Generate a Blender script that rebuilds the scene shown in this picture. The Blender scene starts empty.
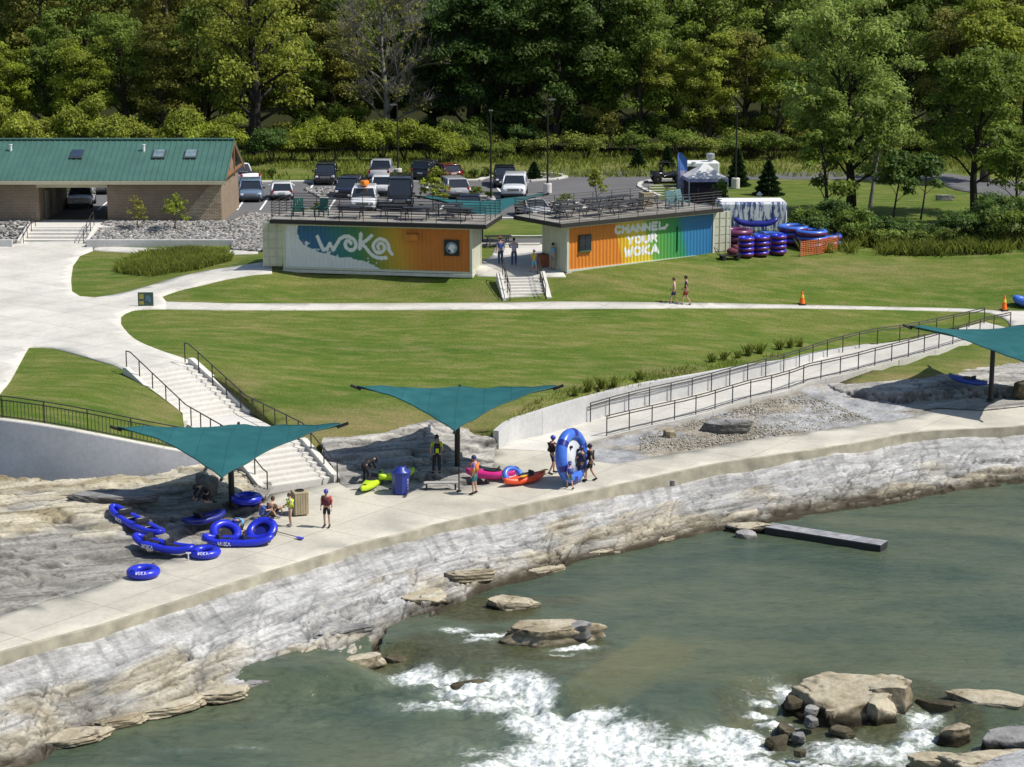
import bpy, bmesh, math, random
import numpy as np
from mathutils import Vector, Matrix, Euler
from mathutils.geometry import delaunay_2d_cdt
PI = math.pi
RND = random.Random(11)
scene = bpy.context.scene
C = scene.collection
# ------------------------------------------------------------------ camera (a drone with a short telephoto lens)
FPX = 2050.0; CAMH = 24.0
PITCH = math.atan(438 / FPX); CP, SP = math.cos(PITCH), math.sin(PITCH)
cam_d = bpy.data.cameras.new('drone_camera'); cam = bpy.data.objects.new('drone_camera', cam_d); C.objects.link(cam)
cam.location = (0, 0, CAMH); cam.rotation_euler = (PI / 2 - PITCH, 0, 0)
cam_d.sensor_width = 36; cam_d.lens = FPX / 1024 * 36; cam_d.clip_start = 1; cam_d.clip_end = 8000
scene.camera = cam

def P(px, py, z):
    'point of the place seen at a photo position, at height z (used to survey the site)'
    u = (px - 512) / FPX; v = -(py - 383.5) / FPX
    t = (z - CAMH) / (-SP + v * CP)
    return (u * t, (CP + v * SP) * t, z)
def PY(px, py, Y):
    u = (px - 512) / FPX; v = -(py - 383.5) / FPX
    t = Y / (CP + v * SP)
    return (u * t, Y, CAMH + (-SP + v * CP) * t)

# ------------------------------------------------------------------ noise in numpy
def _hash(ix, iy, seed):
    n = (ix.astype(np.int64) * 374761393 + iy.astype(np.int64) * 668265263 + seed * 1442695041) & 0x7fffffff
    n = ((n ^ (n >> 13)) * 1274126177) & 0x7fffffff
    return ((n ^ (n >> 16)) & 0xffff) / 65535.0
def vnoise(x, y, seed=0):
    x = np.asarray(x, float); y = np.asarray(y, float)
    ix = np.floor(x); iy = np.floor(y); fx = x - ix; fy = y - iy
    fx = fx * fx * (3 - 2 * fx); fy = fy * fy * (3 - 2 * fy)
    a = _hash(ix, iy, seed); b = _hash(ix + 1, iy, seed); c = _hash(ix, iy + 1, seed); d = _hash(ix + 1, iy + 1, seed)
    return (a * (1 - fx) + b * fx) * (1 - fy) + (c * (1 - fx) + d * fx) * fy
def fbm(x, y, seed=0, oct=5, gain=.5):
    s = 0; a = 1; t = 0
    for k in range(oct):
        s = s + a * vnoise(x * 2 ** k + 17.3 * k, y * 2 ** k - 9.1 * k, seed + k); t += a; a *= gain
    return s / t
def sstep(a, b, x):
    t = np.clip((np.asarray(x, float) - a) / (b - a), 0, 1); return t * t * (3 - 2 * t)
class TPS:
    def __init__(s, pts, lam=.02):
        s.p = np.array([(a, b) for a, b, c in pts], float); z = np.array([c for a, b, c in pts], float); n = len(z)
        K = s.k(s.p) + lam * np.eye(n); Q = np.hstack([np.ones((n, 1)), s.p])
        A = np.block([[K, Q], [Q.T, np.zeros((3, 3))]])
        w = np.linalg.solve(A, np.concatenate([z, np.zeros(3)])); s.w = w[:n]; s.a = w[n:]
    def k(s, q):
        d2 = ((q[:, None, :] - s.p[None]) ** 2).sum(-1) / 400.0
        return d2 * np.log(d2 + 1e-12)
    def __call__(s, X, Y):
        X = np.atleast_1d(np.asarray(X, float)); Y = np.atleast_1d(np.asarray(Y, float)); out = np.empty(X.size)
        q = np.stack([X.ravel(), Y.ravel()], 1)
        for i in range(0, len(q), 20000):
            b = q[i:i + 20000]; out[i:i + 20000] = s.k(b) @ s.w + s.a[0] + b @ s.a[1:]
        return out.reshape(X.shape)

# ------------------------------------------------------------------ materials
MATS = {}
def new_mat(name):
    m = bpy.data.materials.new(name); m.use_nodes = True; nt = m.node_tree; nt.nodes.clear()
    return m, nt
def nd(nt, t, **kw):
    n = nt.nodes.new(t)
    for k, v in kw.items():
        if k.startswith('i_'):
            key = k[2:]; n.inputs[int(key) if key.isdigit() else key.replace('_', ' ')].default_value = v
        else: setattr(n, k, v)
    return n
def c4(c, k=1.0): return (min(c[0] * k, 1), min(c[1] * k, 1), min(c[2] * k, 1), 1)
def ramp(nt, fac, stops):
    r = nt.nodes.new('ShaderNodeValToRGB'); e = r.color_ramp.elements
    while len(e) < len(stops): e.new(.5)
    for el, (p, c) in zip(e, stops): el.position = p; el.color = c4(c)
    nt.links.new(fac, r.inputs[0]); return r.outputs[0]
def noise(nt, vec, scale, detail=5, rough=.55, dist=0):
    n = nd(nt, 'ShaderNodeTexNoise'); n.inputs['Scale'].default_value = scale; n.inputs['Detail'].default_value = detail
    n.inputs['Roughness'].default_value = rough; n.inputs['Distortion'].default_value = dist
    nt.links.new(vec, n.inputs['Vector']); return n.outputs['Fac']
def mixc(nt, fac, a, b, mode='MIX'):
    m = nd(nt, 'ShaderNodeMix', data_type='RGBA', blend_type=mode)
    for s, v in ((0, fac), (6, a), (7, b)):
        if hasattr(v, 'node'): nt.links.new(v, m.inputs[s])
        else: m.inputs[s].default_value = v if s == 0 else c4(v)
    return m.outputs[2]
def mathn(nt, op, a, b=0.0, clamp=False):
    m = nd(nt, 'ShaderNodeMath', operation=op, use_clamp=clamp)
    for i, v in enumerate((a, b)):
        if hasattr(v, 'node'): nt.links.new(v, m.inputs[i])
        else: m.inputs[i].default_value = v
    return m.outputs[0]
def finish(nt, col, rough=.7, metal=0, spec=.4, bump=None, bstr=.3, bdist=.02, coat=0, trans=0):
    p = nd(nt, 'ShaderNodeBsdfPrincipled'); o = nd(nt, 'ShaderNodeOutputMaterial')
    for key, v in (('Base Color', col), ('Roughness', rough), ('Metallic', metal), ('Specular IOR Level', spec), ('Coat Weight', coat)):
        if hasattr(v, 'node'): nt.links.new(v, p.inputs[key])
        else: p.inputs[key].default_value = c4(v) if key == 'Base Color' else v
    if bump is not None:
        b = nd(nt, 'ShaderNodeBump'); b.inputs['Strength'].default_value = bstr; b.inputs['Distance'].default_value = bdist
        nt.links.new(bump, b.inputs['Height']); nt.links.new(b.outputs[0], p.inputs['Normal'])
    sh = p.outputs[0]
    if trans:
        t = nd(nt, 'ShaderNodeBsdfTranslucent'); mx = nd(nt, 'ShaderNodeMixShader'); mx.inputs[0].default_value = trans
        if hasattr(col, 'node'): nt.links.new(col, t.inputs[0])
        else: t.inputs[0].default_value = c4(col)
        nt.links.new(sh, mx.inputs[1]); nt.links.new(t.outputs[0], mx.inputs[2]); sh = mx.outputs[0]
    nt.links.new(sh, o.inputs[0])
def coords(nt): return nd(nt, 'ShaderNodeTexCoord').outputs['Object']
def M(name, col, rough=.7, var=.14, scale=3.0, bump=0.0, bscale=20, metal=0, spec=.4, col2=None, coat=0, trans=0):
    if name in MATS: return MATS[name]
    m, nt = new_mat(name); v = coords(nt)
    n1 = noise(nt, v, scale)
    a = tuple(x * (1 - var) for x in col); b = col2 or tuple(x * (1 + var) for x in col)
    c = ramp(nt, n1, [(.32, a), (.68, b)])
    bp = noise(nt, v, bscale, 4) if bump else None
    finish(nt, c, rough, metal, spec, bp, bump, .02, coat, trans)
    MATS[name] = m; return m
def attr_mat(name, attr='Col', rough=.7, spec=.35, fine=.12, fscale=14, bump=0, bscale=18, bdist=.03, trans=0):
    'colour laid down per vertex on the mesh, broken up by fine procedural noise'
    if name in MATS: return MATS[name]
    m, nt = new_mat(name); v = coords(nt)
    at = nd(nt, 'ShaderNodeAttribute', attribute_name=attr).outputs['Color']
    n = noise(nt, v, fscale, 6, .65)
    f = ramp(nt, n, [(.3, (1 - fine,) * 3), (.7, (1, 1, 1))])
    c = mixc(nt, 1.0, at, f, 'MULTIPLY')
    bp = noise(nt, v, bscale, 6, .65) if bump else None
    finish(nt, c, rough, 0, spec, bp, bump, bdist, 0, trans)
    MATS[name] = m; return m
def leaf_mat(name, col, col2, trans=.35):
    if name in MATS: return MATS[name]
    m, nt = new_mat(name)
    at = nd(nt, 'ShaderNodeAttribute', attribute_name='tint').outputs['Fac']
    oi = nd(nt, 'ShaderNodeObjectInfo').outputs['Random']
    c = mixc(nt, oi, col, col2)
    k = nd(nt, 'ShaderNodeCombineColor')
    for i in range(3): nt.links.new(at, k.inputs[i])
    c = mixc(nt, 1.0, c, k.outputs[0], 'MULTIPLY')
    finish(nt, c, .55, 0, .25, None, trans=trans)
    MATS[name] = m; return m

# ------------------------------------------------------------------ mesh building
def link(name, me, mats, parent=None, loc=None, smooth=False):
    for m in (mats if isinstance(mats, (list, tuple)) else [mats]): me.materials.append(m)
    if smooth: me.polygons.foreach_set('use_smooth', np.ones(len(me.polygons), bool))
    o = bpy.data.objects.new(name, me); C.objects.link(o)
    if parent: o.parent = parent
    if loc is not None: o.location = loc
    return o
def fast(name, V, F):
    V = np.asarray(V, np.float32); F = np.asarray(F, np.int32); me = bpy.data.meshes.new(name)
    n, k = F.shape
    me.vertices.add(len(V)); me.vertices.foreach_set('co', V.ravel())
    me.loops.add(n * k); me.loops.foreach_set('vertex_index', F.ravel())
    me.polygons.add(n); me.polygons.foreach_set('loop_start', np.arange(n, dtype=np.int32) * k)
    me.update(calc_edges=True); return me
def colattr(me, rgb, name='Col'):
    a = me.color_attributes.new(name, 'FLOAT_COLOR', 'POINT'); q = np.ones((len(rgb), 4), np.float32); q[:, :3] = rgb
    a.data.foreach_set('color', q.ravel())
def fltattr(me, v, name):
    a = me.attributes.new(name, 'FLOAT', 'POINT'); a.data.foreach_set('value', np.asarray(v, np.float32))
class MB:
    def __init__(s): s.v = []; s.f = []; s.m = []
    def add(s, verts, faces, m=0, T=None):
        b = len(s.v)
        for q in verts:
            q = Vector(q)
            s.v.append(T @ q if T is not None else q)
        for f in faces: s.f.append([b + i for i in f]); s.m.append(m)
        return s
    def box(s, c, d, rz=0, m=0, rx=0, ry=0, taper=1.0, bev=0):
        x, y, z = d[0] / 2, d[1] / 2, d[2] / 2; t = taper
        T = Matrix.Translation(c) @ Euler((rx, ry, rz)).to_matrix().to_4x4()
        if bev <= 0:
            return s.add([(-x, -y, -z), (x, -y, -z), (x, y, -z), (-x, y, -z), (-x * t, -y * t, z), (x * t, -y * t, z), (x * t, y * t, z), (-x * t, y * t, z)],
                  [(3, 2, 1, 0), (4, 5, 6, 7), (0, 1, 5, 4), (1, 2, 6, 5), (2, 3, 7, 6), (3, 0, 4, 7)], m, T)
        bm = bmesh.new(); bmesh.ops.create_cube(bm, size=1)
        for q in bm.verts: q.co = Vector((q.co.x * d[0] * (t if q.co.z > 0 else 1), q.co.y * d[1] * (t if q.co.z > 0 else 1), q.co.z * d[2]))
        bmesh.ops.bevel(bm, geom=bm.edges[:], offset=bev, segments=2, affect='EDGES', profile=.5)
        bm.verts.index_update(); s.add([q.co.copy() for q in bm.verts], [[q.index for q in f.verts] for f in bm.faces], m, T); bm.free(); return s
    def tube(s, pts, r, n=8, m=0, cap=True, flat=1.0, closed=False):
        pts = [Vector(p) for p in pts]; k = len(pts); rr = r if isinstance(r, (list, tuple)) else [r] * k
        b = len(s.v); up = Vector((0, 0, 1)); prev = None
        for i, p in enumerate(pts):
            if closed: d = pts[(i + 1) % k] - pts[i - 1]
            else: d = pts[min(i + 1, k - 1)] - pts[max(i - 1, 0)]
            d = d.normalized() if d.length > 1e-9 else Vector((0, 0, 1))
            if prev is None: a = d.cross(up if abs(d.z) < .95 else Vector((1, 0, 0))).normalized()
            else:
                a = prev - d * prev.dot(d); a = a.normalized() if a.length > 1e-6 else d.orthogonal().normalized()
            prev = a; e = a.cross(d)
            for j in range(n):
                t = 2 * PI * j / n; s.v.append(p + a * (math.cos(t) * rr[i]) + e * (math.sin(t) * rr[i] * flat))
        rng = range(k if closed else k - 1)
        for i in rng:
            i2 = (i + 1) % k
            for j in range(n):
                s.f.append([b + i * n + j, b + i * n + (j + 1) % n, b + i2 * n + (j + 1) % n, b + i2 * n + j]); s.m.append(m)
        if cap and not closed:
            s.f.append([b + j for j in range(n)][::-1]); s.m.append(m); s.f.append([b + (k - 1) * n + j for j in range(n)]); s.m.append(m)
        return s
    def lathe(s, prof, n=16, m=0, c=(0, 0, 0), T=None):
        V = []; F = []; k = len(prof)
        for r, z in prof:
            for j in range(n):
                t = 2 * PI * j / n; V.append((c[0] + r * math.cos(t), c[1] + r * math.sin(t), c[2] + z))
        for i in range(k - 1):
            for j in range(n): F.append((i * n + j, i * n + (j + 1) % n, (i + 1) * n + (j + 1) % n, (i + 1) * n + j))
        F.append(tuple(range(n))[::-1]); F.append(tuple((k - 1) * n + j for j in range(n)))
        return s.add(V, F, m, T)
    def torus(s, R_, r, nu=28, nv=12, m=0, T=None, sx=1, sy=1, m2=None, sq=1.0):
        V = []; 
        for i in range(nu):
            a = 2 * PI * i / nu
            for j in range(nv):
                t = 2 * PI * j / nv; q = R_ + r * math.cos(t); V.append((q * math.cos(a) * sx, q * math.sin(a) * sy, r * math.sin(t) * sq))
        b = len(s.v)
        for q in V: s.v.append(T @ Vector(q) if T is not None else Vector(q))
        for i in range(nu):
            for j in range(nv):
                s.f.append([b + i * nv + j, b + ((i + 1) % nu) * nv + j, b + ((i + 1) % nu) * nv + (j + 1) % nv, b + i * nv + (j + 1) % nv])
                s.m.append(m2 if (m2 is not None and math.sin(2 * PI * (j + .5) / nv) < .3) else m)
        return s
    def ball(s, c, r, m=0, nu=12, nv=8, T=None):
        r = r if isinstance(r, (list, tuple)) else (r, r, r)
        V = [(c[0], c[1], c[2] - r[2])]; F = []
        for i in range(1, nv):
            t = PI * i / nv - PI / 2
            for j in range(nu):
                a = 2 * PI * j / nu; V.append((c[0] + r[0] * math.cos(t) * math.cos(a), c[1] + r[1] * math.cos(t) * math.sin(a), c[2] + r[2] * math.sin(t)))
        V.append((c[0], c[1], c[2] + r[2])); e = len(V) - 1
        for j in range(nu): F.append((0, 1 + (j + 1) % nu, 1 + j)); F.append((e, e - nu + j, e - nu + (j + 1) % nu))
        for i in range(nv - 2):
            for j in range(nu): F.append((1 + i * nu + j, 1 + i * nu + (j + 1) % nu, 1 + (i + 1) * nu + (j + 1) % nu, 1 + (i + 1) * nu + j))
        return s.add(V, F, m, T)
    def quad(s, a, b, c, d, m=0): return s.add([a, b, c, d], [(0, 1, 2, 3)], m)
    def prism(s, poly, y0, y1, m=0, T=None, axis='y'):
        n = len(poly); V = []
        for yy in (y0, y1):
            for a, b in poly: V.append((a, yy, b) if axis == 'y' else ((yy, a, b) if axis == 'x' else (a, b, yy)))
        F = [tuple(range(n)), tuple(range(2 * n - 1, n - 1, -1))] + [(i, n + i, n + (i + 1) % n, (i + 1) % n) for i in range(n)]
        return s.add(V, F, m, T)
    def build(s, name, mats, parent=None, smooth=False, loc=None):
        me = bpy.data.meshes.new(name); me.from_pydata([tuple(q) for q in s.v], [], s.f); 
        o = link(name, me, mats, parent, loc, smooth)
        me.polygons.foreach_set('material_index', np.array(s.m, np.int32))
        bm = bmesh.new(); bm.from_mesh(me); bmesh.ops.recalc_face_normals(bm, faces=bm.faces[:]); bm.to_mesh(me); bm.free()
        return o
def tag(o, label, cat, group=None):
    o['label'] = label; o['category'] = cat
    if group: o['group'] = group
    return o
def thing(name, label, cat, loc=(0, 0, 0), rz=0, group=None):
    o = bpy.data.objects.new(name, None); C.objects.link(o); o.location = loc; o.rotation_euler = (0, 0, rz); o.empty_display_size = .3
    return tag(o, label, cat, group)
def structure(o, kind='structure'): o['kind'] = kind; return o
def dup(root, loc, rz=0, label=None, group=None, sc=None):
    r = root.copy(); C.objects.link(r); r.location = loc; r.rotation_euler = (0, 0, rz)
    if label: r['label'] = label
    if group: r['group'] = group
    if sc: r.scale = sc if isinstance(sc, tuple) else (sc, sc, sc)
    for ch in list(root.children):
        c = ch.copy(); C.objects.link(c); c.parent = r
        for g in list(ch.children):
            d = g.copy(); C.objects.link(d); d.parent = c
    return r

# ------------------------------------------------------------------ sheets over the terrain
def catmull(pts, step=.6, closed=False):
    pts = [np.array(p, float) for p in pts]; n = len(pts); out = []
    for i in range(n if closed else n - 1):
        p0 = pts[(i - 1) % n] if closed or i > 0 else pts[0]; p1 = pts[i]; p2 = pts[(i + 1) % n]
        p3 = pts[(i + 2) % n] if closed or i + 2 < n else pts[-1]
        k = max(1, int(np.linalg.norm((p2 - p1)[:2]) / step))
        for j in range(k):
            t = j / k
            out.append(.5 * (2 * p1 + (p2 - p0) * t + (2 * p0 - 5 * p1 + 4 * p2 - p3) * t * t + (3 * p1 - p0 - 3 * p2 + p3) * t ** 3))
    if not closed: out.append(pts[-1])
    return np.array(out)
def resample(pts, step):
    out = []; n = len(pts)
    for i in range(n):
        a = np.array(pts[i], float); b = np.array(pts[(i + 1) % n], float); k = max(1, int(np.linalg.norm((b - a)[:2]) / step))
        for j in range(k): out.append(a + (b - a) * j / k)
    return np.array(out)
def inside(poly, X, Y):
    r = np.zeros(X.shape, bool); n = len(poly)
    for i in range(n):
        x1, y1 = poly[i][:2]; x2, y2 = poly[(i + 1) % n][:2]
        if y1 == y2: continue
        c = ((y1 > Y) != (y2 > Y)) & (X < (x2 - x1) * (Y - y1) / (y2 - y1) + x1); r ^= c
    return r
def cdt(poly, extra):
    nb = len(poly); vs = [Vector((float(p[0]), float(p[1]))) for p in poly] + [Vector((float(x), float(y))) for x, y in extra]
    ed = [(i, (i + 1) % nb) for i in range(nb)]
    V, E, F, *_ = delaunay_2d_cdt(vs, ed, [], 1, 1e-5)
    return np.array([(v.x, v.y) for v in V]), [list(f) for f in F]
def sheet(name, poly, hfun, cell, mats, skirt=.15, extra=None, bstep=None):
    poly = resample(poly, bstep or cell)
    x0, y0 = poly[:, :2].min(0); x1, y1 = poly[:, :2].max(0)
    if extra is None:
        gx, gy = np.meshgrid(np.arange(x0 + cell * .37, x1, cell), np.arange(y0 + cell * .41, y1, cell))
        gx = gx + (np.indices(gx.shape)[0] % 2) * cell * .5
        k = inside(poly, gx, gy); extra = np.stack([gx[k], gy[k]], 1)
    V, F = cdt(poly, extra)
    Z = hfun(V[:, 0], V[:, 1]); W = [tuple(q) for q in np.column_stack([V, Z])]
    if skirt:
        cnt = {}
        for f in F:
            for i in range(len(f)): cnt[(f[i], f[(i + 1) % len(f)])] = 1
        low = {}
        def lo(i):
            if i not in low: low[i] = len(W); W.append((W[i][0], W[i][1], W[i][2] - skirt))
            return low[i]
        for a, b in [e for e in cnt if (e[1], e[0]) not in cnt]: F.append([b, a, lo(a), lo(b)])
    me = bpy.data.meshes.new(name); me.from_pydata(W, [], F); me.update()
    return link(name, me, mats, None, None, True), V
# ------------------------------------------------------------------ terrain heights
CT = [ # photo position, height: the upper ground (lawns, plaza, car park)
 (0,310,3.0),(-90,310,3.0),(130,316,2.9),(300,307,2.9),(500,306,2.9),(700,306,2.55),(800,307,2.2),(900,309,1.87),(1010,316,1.55),(1100,325,1.5),
 (125,365,2.86),(192,356,2.86),(60,350,2.9),(-60,352,2.95),(30,280,3.1),(30,247,3.3),(100,249,3.3),(250,252,3.45),(170,262,3.25),(110,285,3.05),
 (268,272,4.0),(470,275,4.0),(370,272,4.0),(570,274,4.05),(720,260,4.05),(640,266,4.05),(830,250,4.0),(1020,250,3.95),(520,266,4.08),
 (500,300,2.9),(550,300,2.9),(380,294,3.05),(440,295,3.05),(300,288,3.2),(640,292,3.25),(760,285,3.0),(900,288,2.6),(1010,290,2.4),
 (0,222,4.0),(220,222,4.0),(0,215,4.0),(200,215,4.0),(-100,222,4.0),(250,205,3.75),(350,200,3.65),(500,200,3.6),(600,190,3.6),(690,200,3.7),(420,215,3.75),(520,220,3.75),
 (300,178,3.6),(600,170,3.7),(900,175,3.7),(1020,195,3.6),(100,190,3.7),(-60,190,3.7),(900,235,3.9),(800,210,3.8),(1000,225,3.8),(520,238,3.95),
 (300,165,3.9),(100,165,3.9),(600,164,3.9),(900,164,3.9),
 (0,421,2.8),(-120,412,3.0),(52,428,2.5),(100,437,2.1),(150,447,1.55),(185,452,1.2),(100,395,2.75),(155,412,1.9),(30,385,2.85),
 (240,416,1.3),(260,405,1.75),(230,385,2.3),(291,428,1.16),(345,441,.9),(385,437,.85),(430,425,.85),(480,430,.8),(500,428,.95),(562,405,1.28),(630,387,1.4),(692,376,1.46),
 (755,365,1.36),(786,361,1.26),(843,349,1.08),(870,345,1.04),(893,341,1.12),(943,331,1.3),(985,321,1.45),(1005,318,1.5),
 (400,400,1.55),(330,400,1.7),(300,370,2.15),(400,350,2.25),(550,350,2.1),(700,340,1.95),(450,325,2.65),(850,325,1.65),(600,370,1.7),(500,395,1.5),
 (840,383,.78),(880,369,1.0),(923,357,1.16),(960,346,1.3),(993,336,1.42),(1024,332,1.47),(900,382,.75),(950,374,.73),(1000,366,.72),(1060,358,.72),(1080,342,1.2)]
TP = TPS([P(*c)[:2] + (c[2],) for c in CT])
def hgt(X, Y):
    X = np.asarray(X, float); Y = np.asarray(Y, float)
    z = TP(X, np.clip(Y, 60, 215)) if X.ndim else TP(X, np.clip(Y, 60, 215))[0]
    w = np.clip(sstep(185, 205, Y) + sstep(44, 62, np.abs(X)), 0, 1)
    z = z * (1 - w) + 3.7 * w
    r = sstep(212, 330, Y + 5 * np.sin(X * .05))
    return z + 15 * r + 25 * sstep(330, 700, Y)
def G(px, py):
    z = 2.5
    for _ in range(40):
        x, y, _z = P(px, py, z); z = z * .4 + .6 * float(hgt(x, y))
    x, y, _z = P(px, py, z); return (x, y, z)
def GW(pts): return [G(a, b) for a, b in pts]

# ------------------------------------------------------------------ ground materials
def grass_material():
    m, nt = new_mat('grass_turf'); v = coords(nt)
    mp = nd(nt, 'ShaderNodeMapping'); mp.inputs['Scale'].default_value = (.55, 1.6, 1); nt.links.new(v, mp.inputs[0])
    big = noise(nt, mp.outputs[0], .11, 6, .62, .4); mid = noise(nt, mp.outputs[0], .8, 6, .68); fine = noise(nt, v, 7, 5, .7)
    at = nd(nt, 'ShaderNodeAttribute', attribute_name='dry').outputs['Fac']
    a = ramp(nt, big, [(.38, (.066, .13, .014)), (.5, (.118, .168, .024)), (.62, (.2, .2, .055))])
    b = ramp(nt, mid, [(.36, (.066, .122, .012)), (.5, (.122, .164, .026)), (.64, (.25, .225, .085))])
    c = mixc(nt, .6, a, b)
    dm = mathn(nt, 'MULTIPLY', at, ramp(nt, mid, [(.25, (.35,) * 3), (.65, (1, 1, 1))]))
    c = mixc(nt, dm, c, (.26, .205, .095))
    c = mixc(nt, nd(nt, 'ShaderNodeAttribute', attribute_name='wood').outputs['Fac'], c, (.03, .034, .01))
    f = ramp(nt, fine, [(.28, (.62, .62, .62)), (.6, (1.0, 1.0, 1.0))])
    c = mixc(nt, 1.0, c, f, 'MULTIPLY')
    finish(nt, c, .85, 0, .15, fine, .9, .06); MATS['grass'] = m; return m
def concrete_material(name, col, seams=3.0, stain=.25):
    m, nt = new_mat(name); v = coords(nt)
    n = noise(nt, v, .35, 6, .6); n2 = noise(nt, v, 5, 5, .7)
    c = ramp(nt, n, [(.3, tuple(x * (1 - stain) for x in col)), (.6, col)])
    c = mixc(nt, 1.0, c, ramp(nt, n2, [(.3, (.86, .86, .86)), (.6, (1, 1, 1))]), 'MULTIPLY')
    if seams:
        mp = nd(nt, 'ShaderNodeMapping'); mp.inputs['Rotation'].default_value = (0, 0, .62); nt.links.new(v, mp.inputs[0])
        br = nd(nt, 'ShaderNodeTexBrick'); br.offset = 0; br.inputs['Scale'].default_value = 1.0
        br.inputs['Brick Width'].default_value = seams; br.inputs['Row Height'].default_value = seams; br.inputs['Mortar Size'].default_value = .02
        br.inputs['Color1'].default_value = (1, 1, 1, 1); br.inputs['Color2'].default_value = (.93, .93, .92, 1); br.inputs['Mortar'].default_value = (.6, .58, .55, 1)
        nt.links.new(mp.outputs[0], br.inputs['Vector']); c = mixc(nt, 1.0, c, br.outputs[0], 'MULTIPLY')
    finish(nt, c, .8, 0, .3, n2, .12, .01); MATS[name] = m; return m
def asphalt_material():
    m, nt = new_mat('asphalt'); v = coords(nt)
    n = noise(nt, v, .12, 6, .6); n2 = noise(nt, v, 9, 4, .7)
    c = ramp(nt, n, [(.3, (.115, .115, .12)), (.65, (.16, .158, .158))])
    c = mixc(nt, 1.0, c, ramp(nt, n2, [(.3, (.8, .8, .8)), (.65, (1.1, 1.1, 1.1))]), 'MULTIPLY')
    finish(nt, c, .85, 0, .3, n2, .2, .01); MATS['asphalt'] = m; return m
GRASS = grass_material(); CONC = concrete_material('concrete_paving', (.66, .635, .575)); ASPH = asphalt_material()
CONCD = concrete_material('deck_concrete', (.6, .565, .475), 4.2, .3)
CONCL = concrete_material('lilac_wall_concrete', (.74, .735, .75), 0, .22)
CONCW = concrete_material('wall_concrete', (.58, .575, .565), 0, .2)
STEPC = concrete_material('step_concrete', (.68, .655, .6), 0, .1)

# ------------------------------------------------------------------ the main stairs (surveyed)
S1L, S1R = Vector((-19.35, 101.6, 2.9)), Vector((-16.6, 103.85, 2.9))
AX = (S1R - S1L).normalized(); DN = Vector((AX.y, -AX.x, 0))       # across, downhill
if DN.y > 0: DN = -DN
SW = 3.5; TR1 = .445; N1 = 12; RI = .145; N2 = 8; TR2 = .43
MID = (S1L + S1R) / 2; MID.z = 0
E1 = MID + DN * (N1 * TR1)                     # foot of flight one
S2T = Vector((-11.3, 92.66, 0)); S2B = S2T + (Vector((-9.48, 89.72, 0)) - S2T).normalized() * (N2 * TR2)
DN2 = (S2B - S2T).normalized(); AX2 = Vector((-DN2.y, DN2.x, 0))
def edge(c, ax, w, z): q = c + ax * w; return (q.x, q.y, z)
ZL = N2 * RI

# front edge of the upper ground, left to right
ramp_w = [(497,441),(530,437),(597,426),(680,403),(793,371),(843,357),(893,343),(943,333),(985,323)]
ramp_e = [(560,452),(601,439),(637,430),(702,415),(747,401),(786,392),(813,382),(843,376),(880,366),(923,355),(960,344),(993,334),(1012,330)]
def rz(px): return max(0.0, min(2.9, .02 + (px - 590) / (1000 - 590) * 1.45))
walltop = [P(-160,409,3.0), P(0,421,2.8), P(52,428,2.5), P(100,437,2.1), P(150,447,1.55), P(188,453,1.2)]
front = [(-75, walltop[0][1])] + [w[:2] for w in walltop]
hw = SW / 2 + .14
front += [edge(E1, AX, -hw, 0)[:2], edge(MID, AX, -hw, 0)[:2], edge(MID, AX, hw, 0)[:2], edge(E1, AX, hw, 0)[:2], edge(S2T, AX2, hw, 0)[:2]]
front += [P(a, b, z)[:2] for a, b, z in [(318,440,.9),(345,442,.9),(385,438,.85),(430,427,.85),(470,430,.82),(492,431,.84)]]
rampwall_top = [(497,432,.85),(505,425,1.0),(520,418,1.1),(540,412,1.22),(562,405,1.28),(630,387,1.4),(692,376,1.46),(755,365,1.36),(786,361,1.26),(815,354,1.18),(843,349,1.1),(870,345,1.05)]
front += [P(*c)[:2] for c in rampwall_top]
front += [P(a, b, z)[:2] for a, b, z in [(872,355,1.0),(868,372,.96),(850,378.5,.86),(840,383,.78),(856,385,.75),(900,382,.75),(950,374,.73),(1000,366,.72),(1060,358,.72),(1150,350,.72),(1350,333,.72)]]
front += [(75, 120)]
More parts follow.
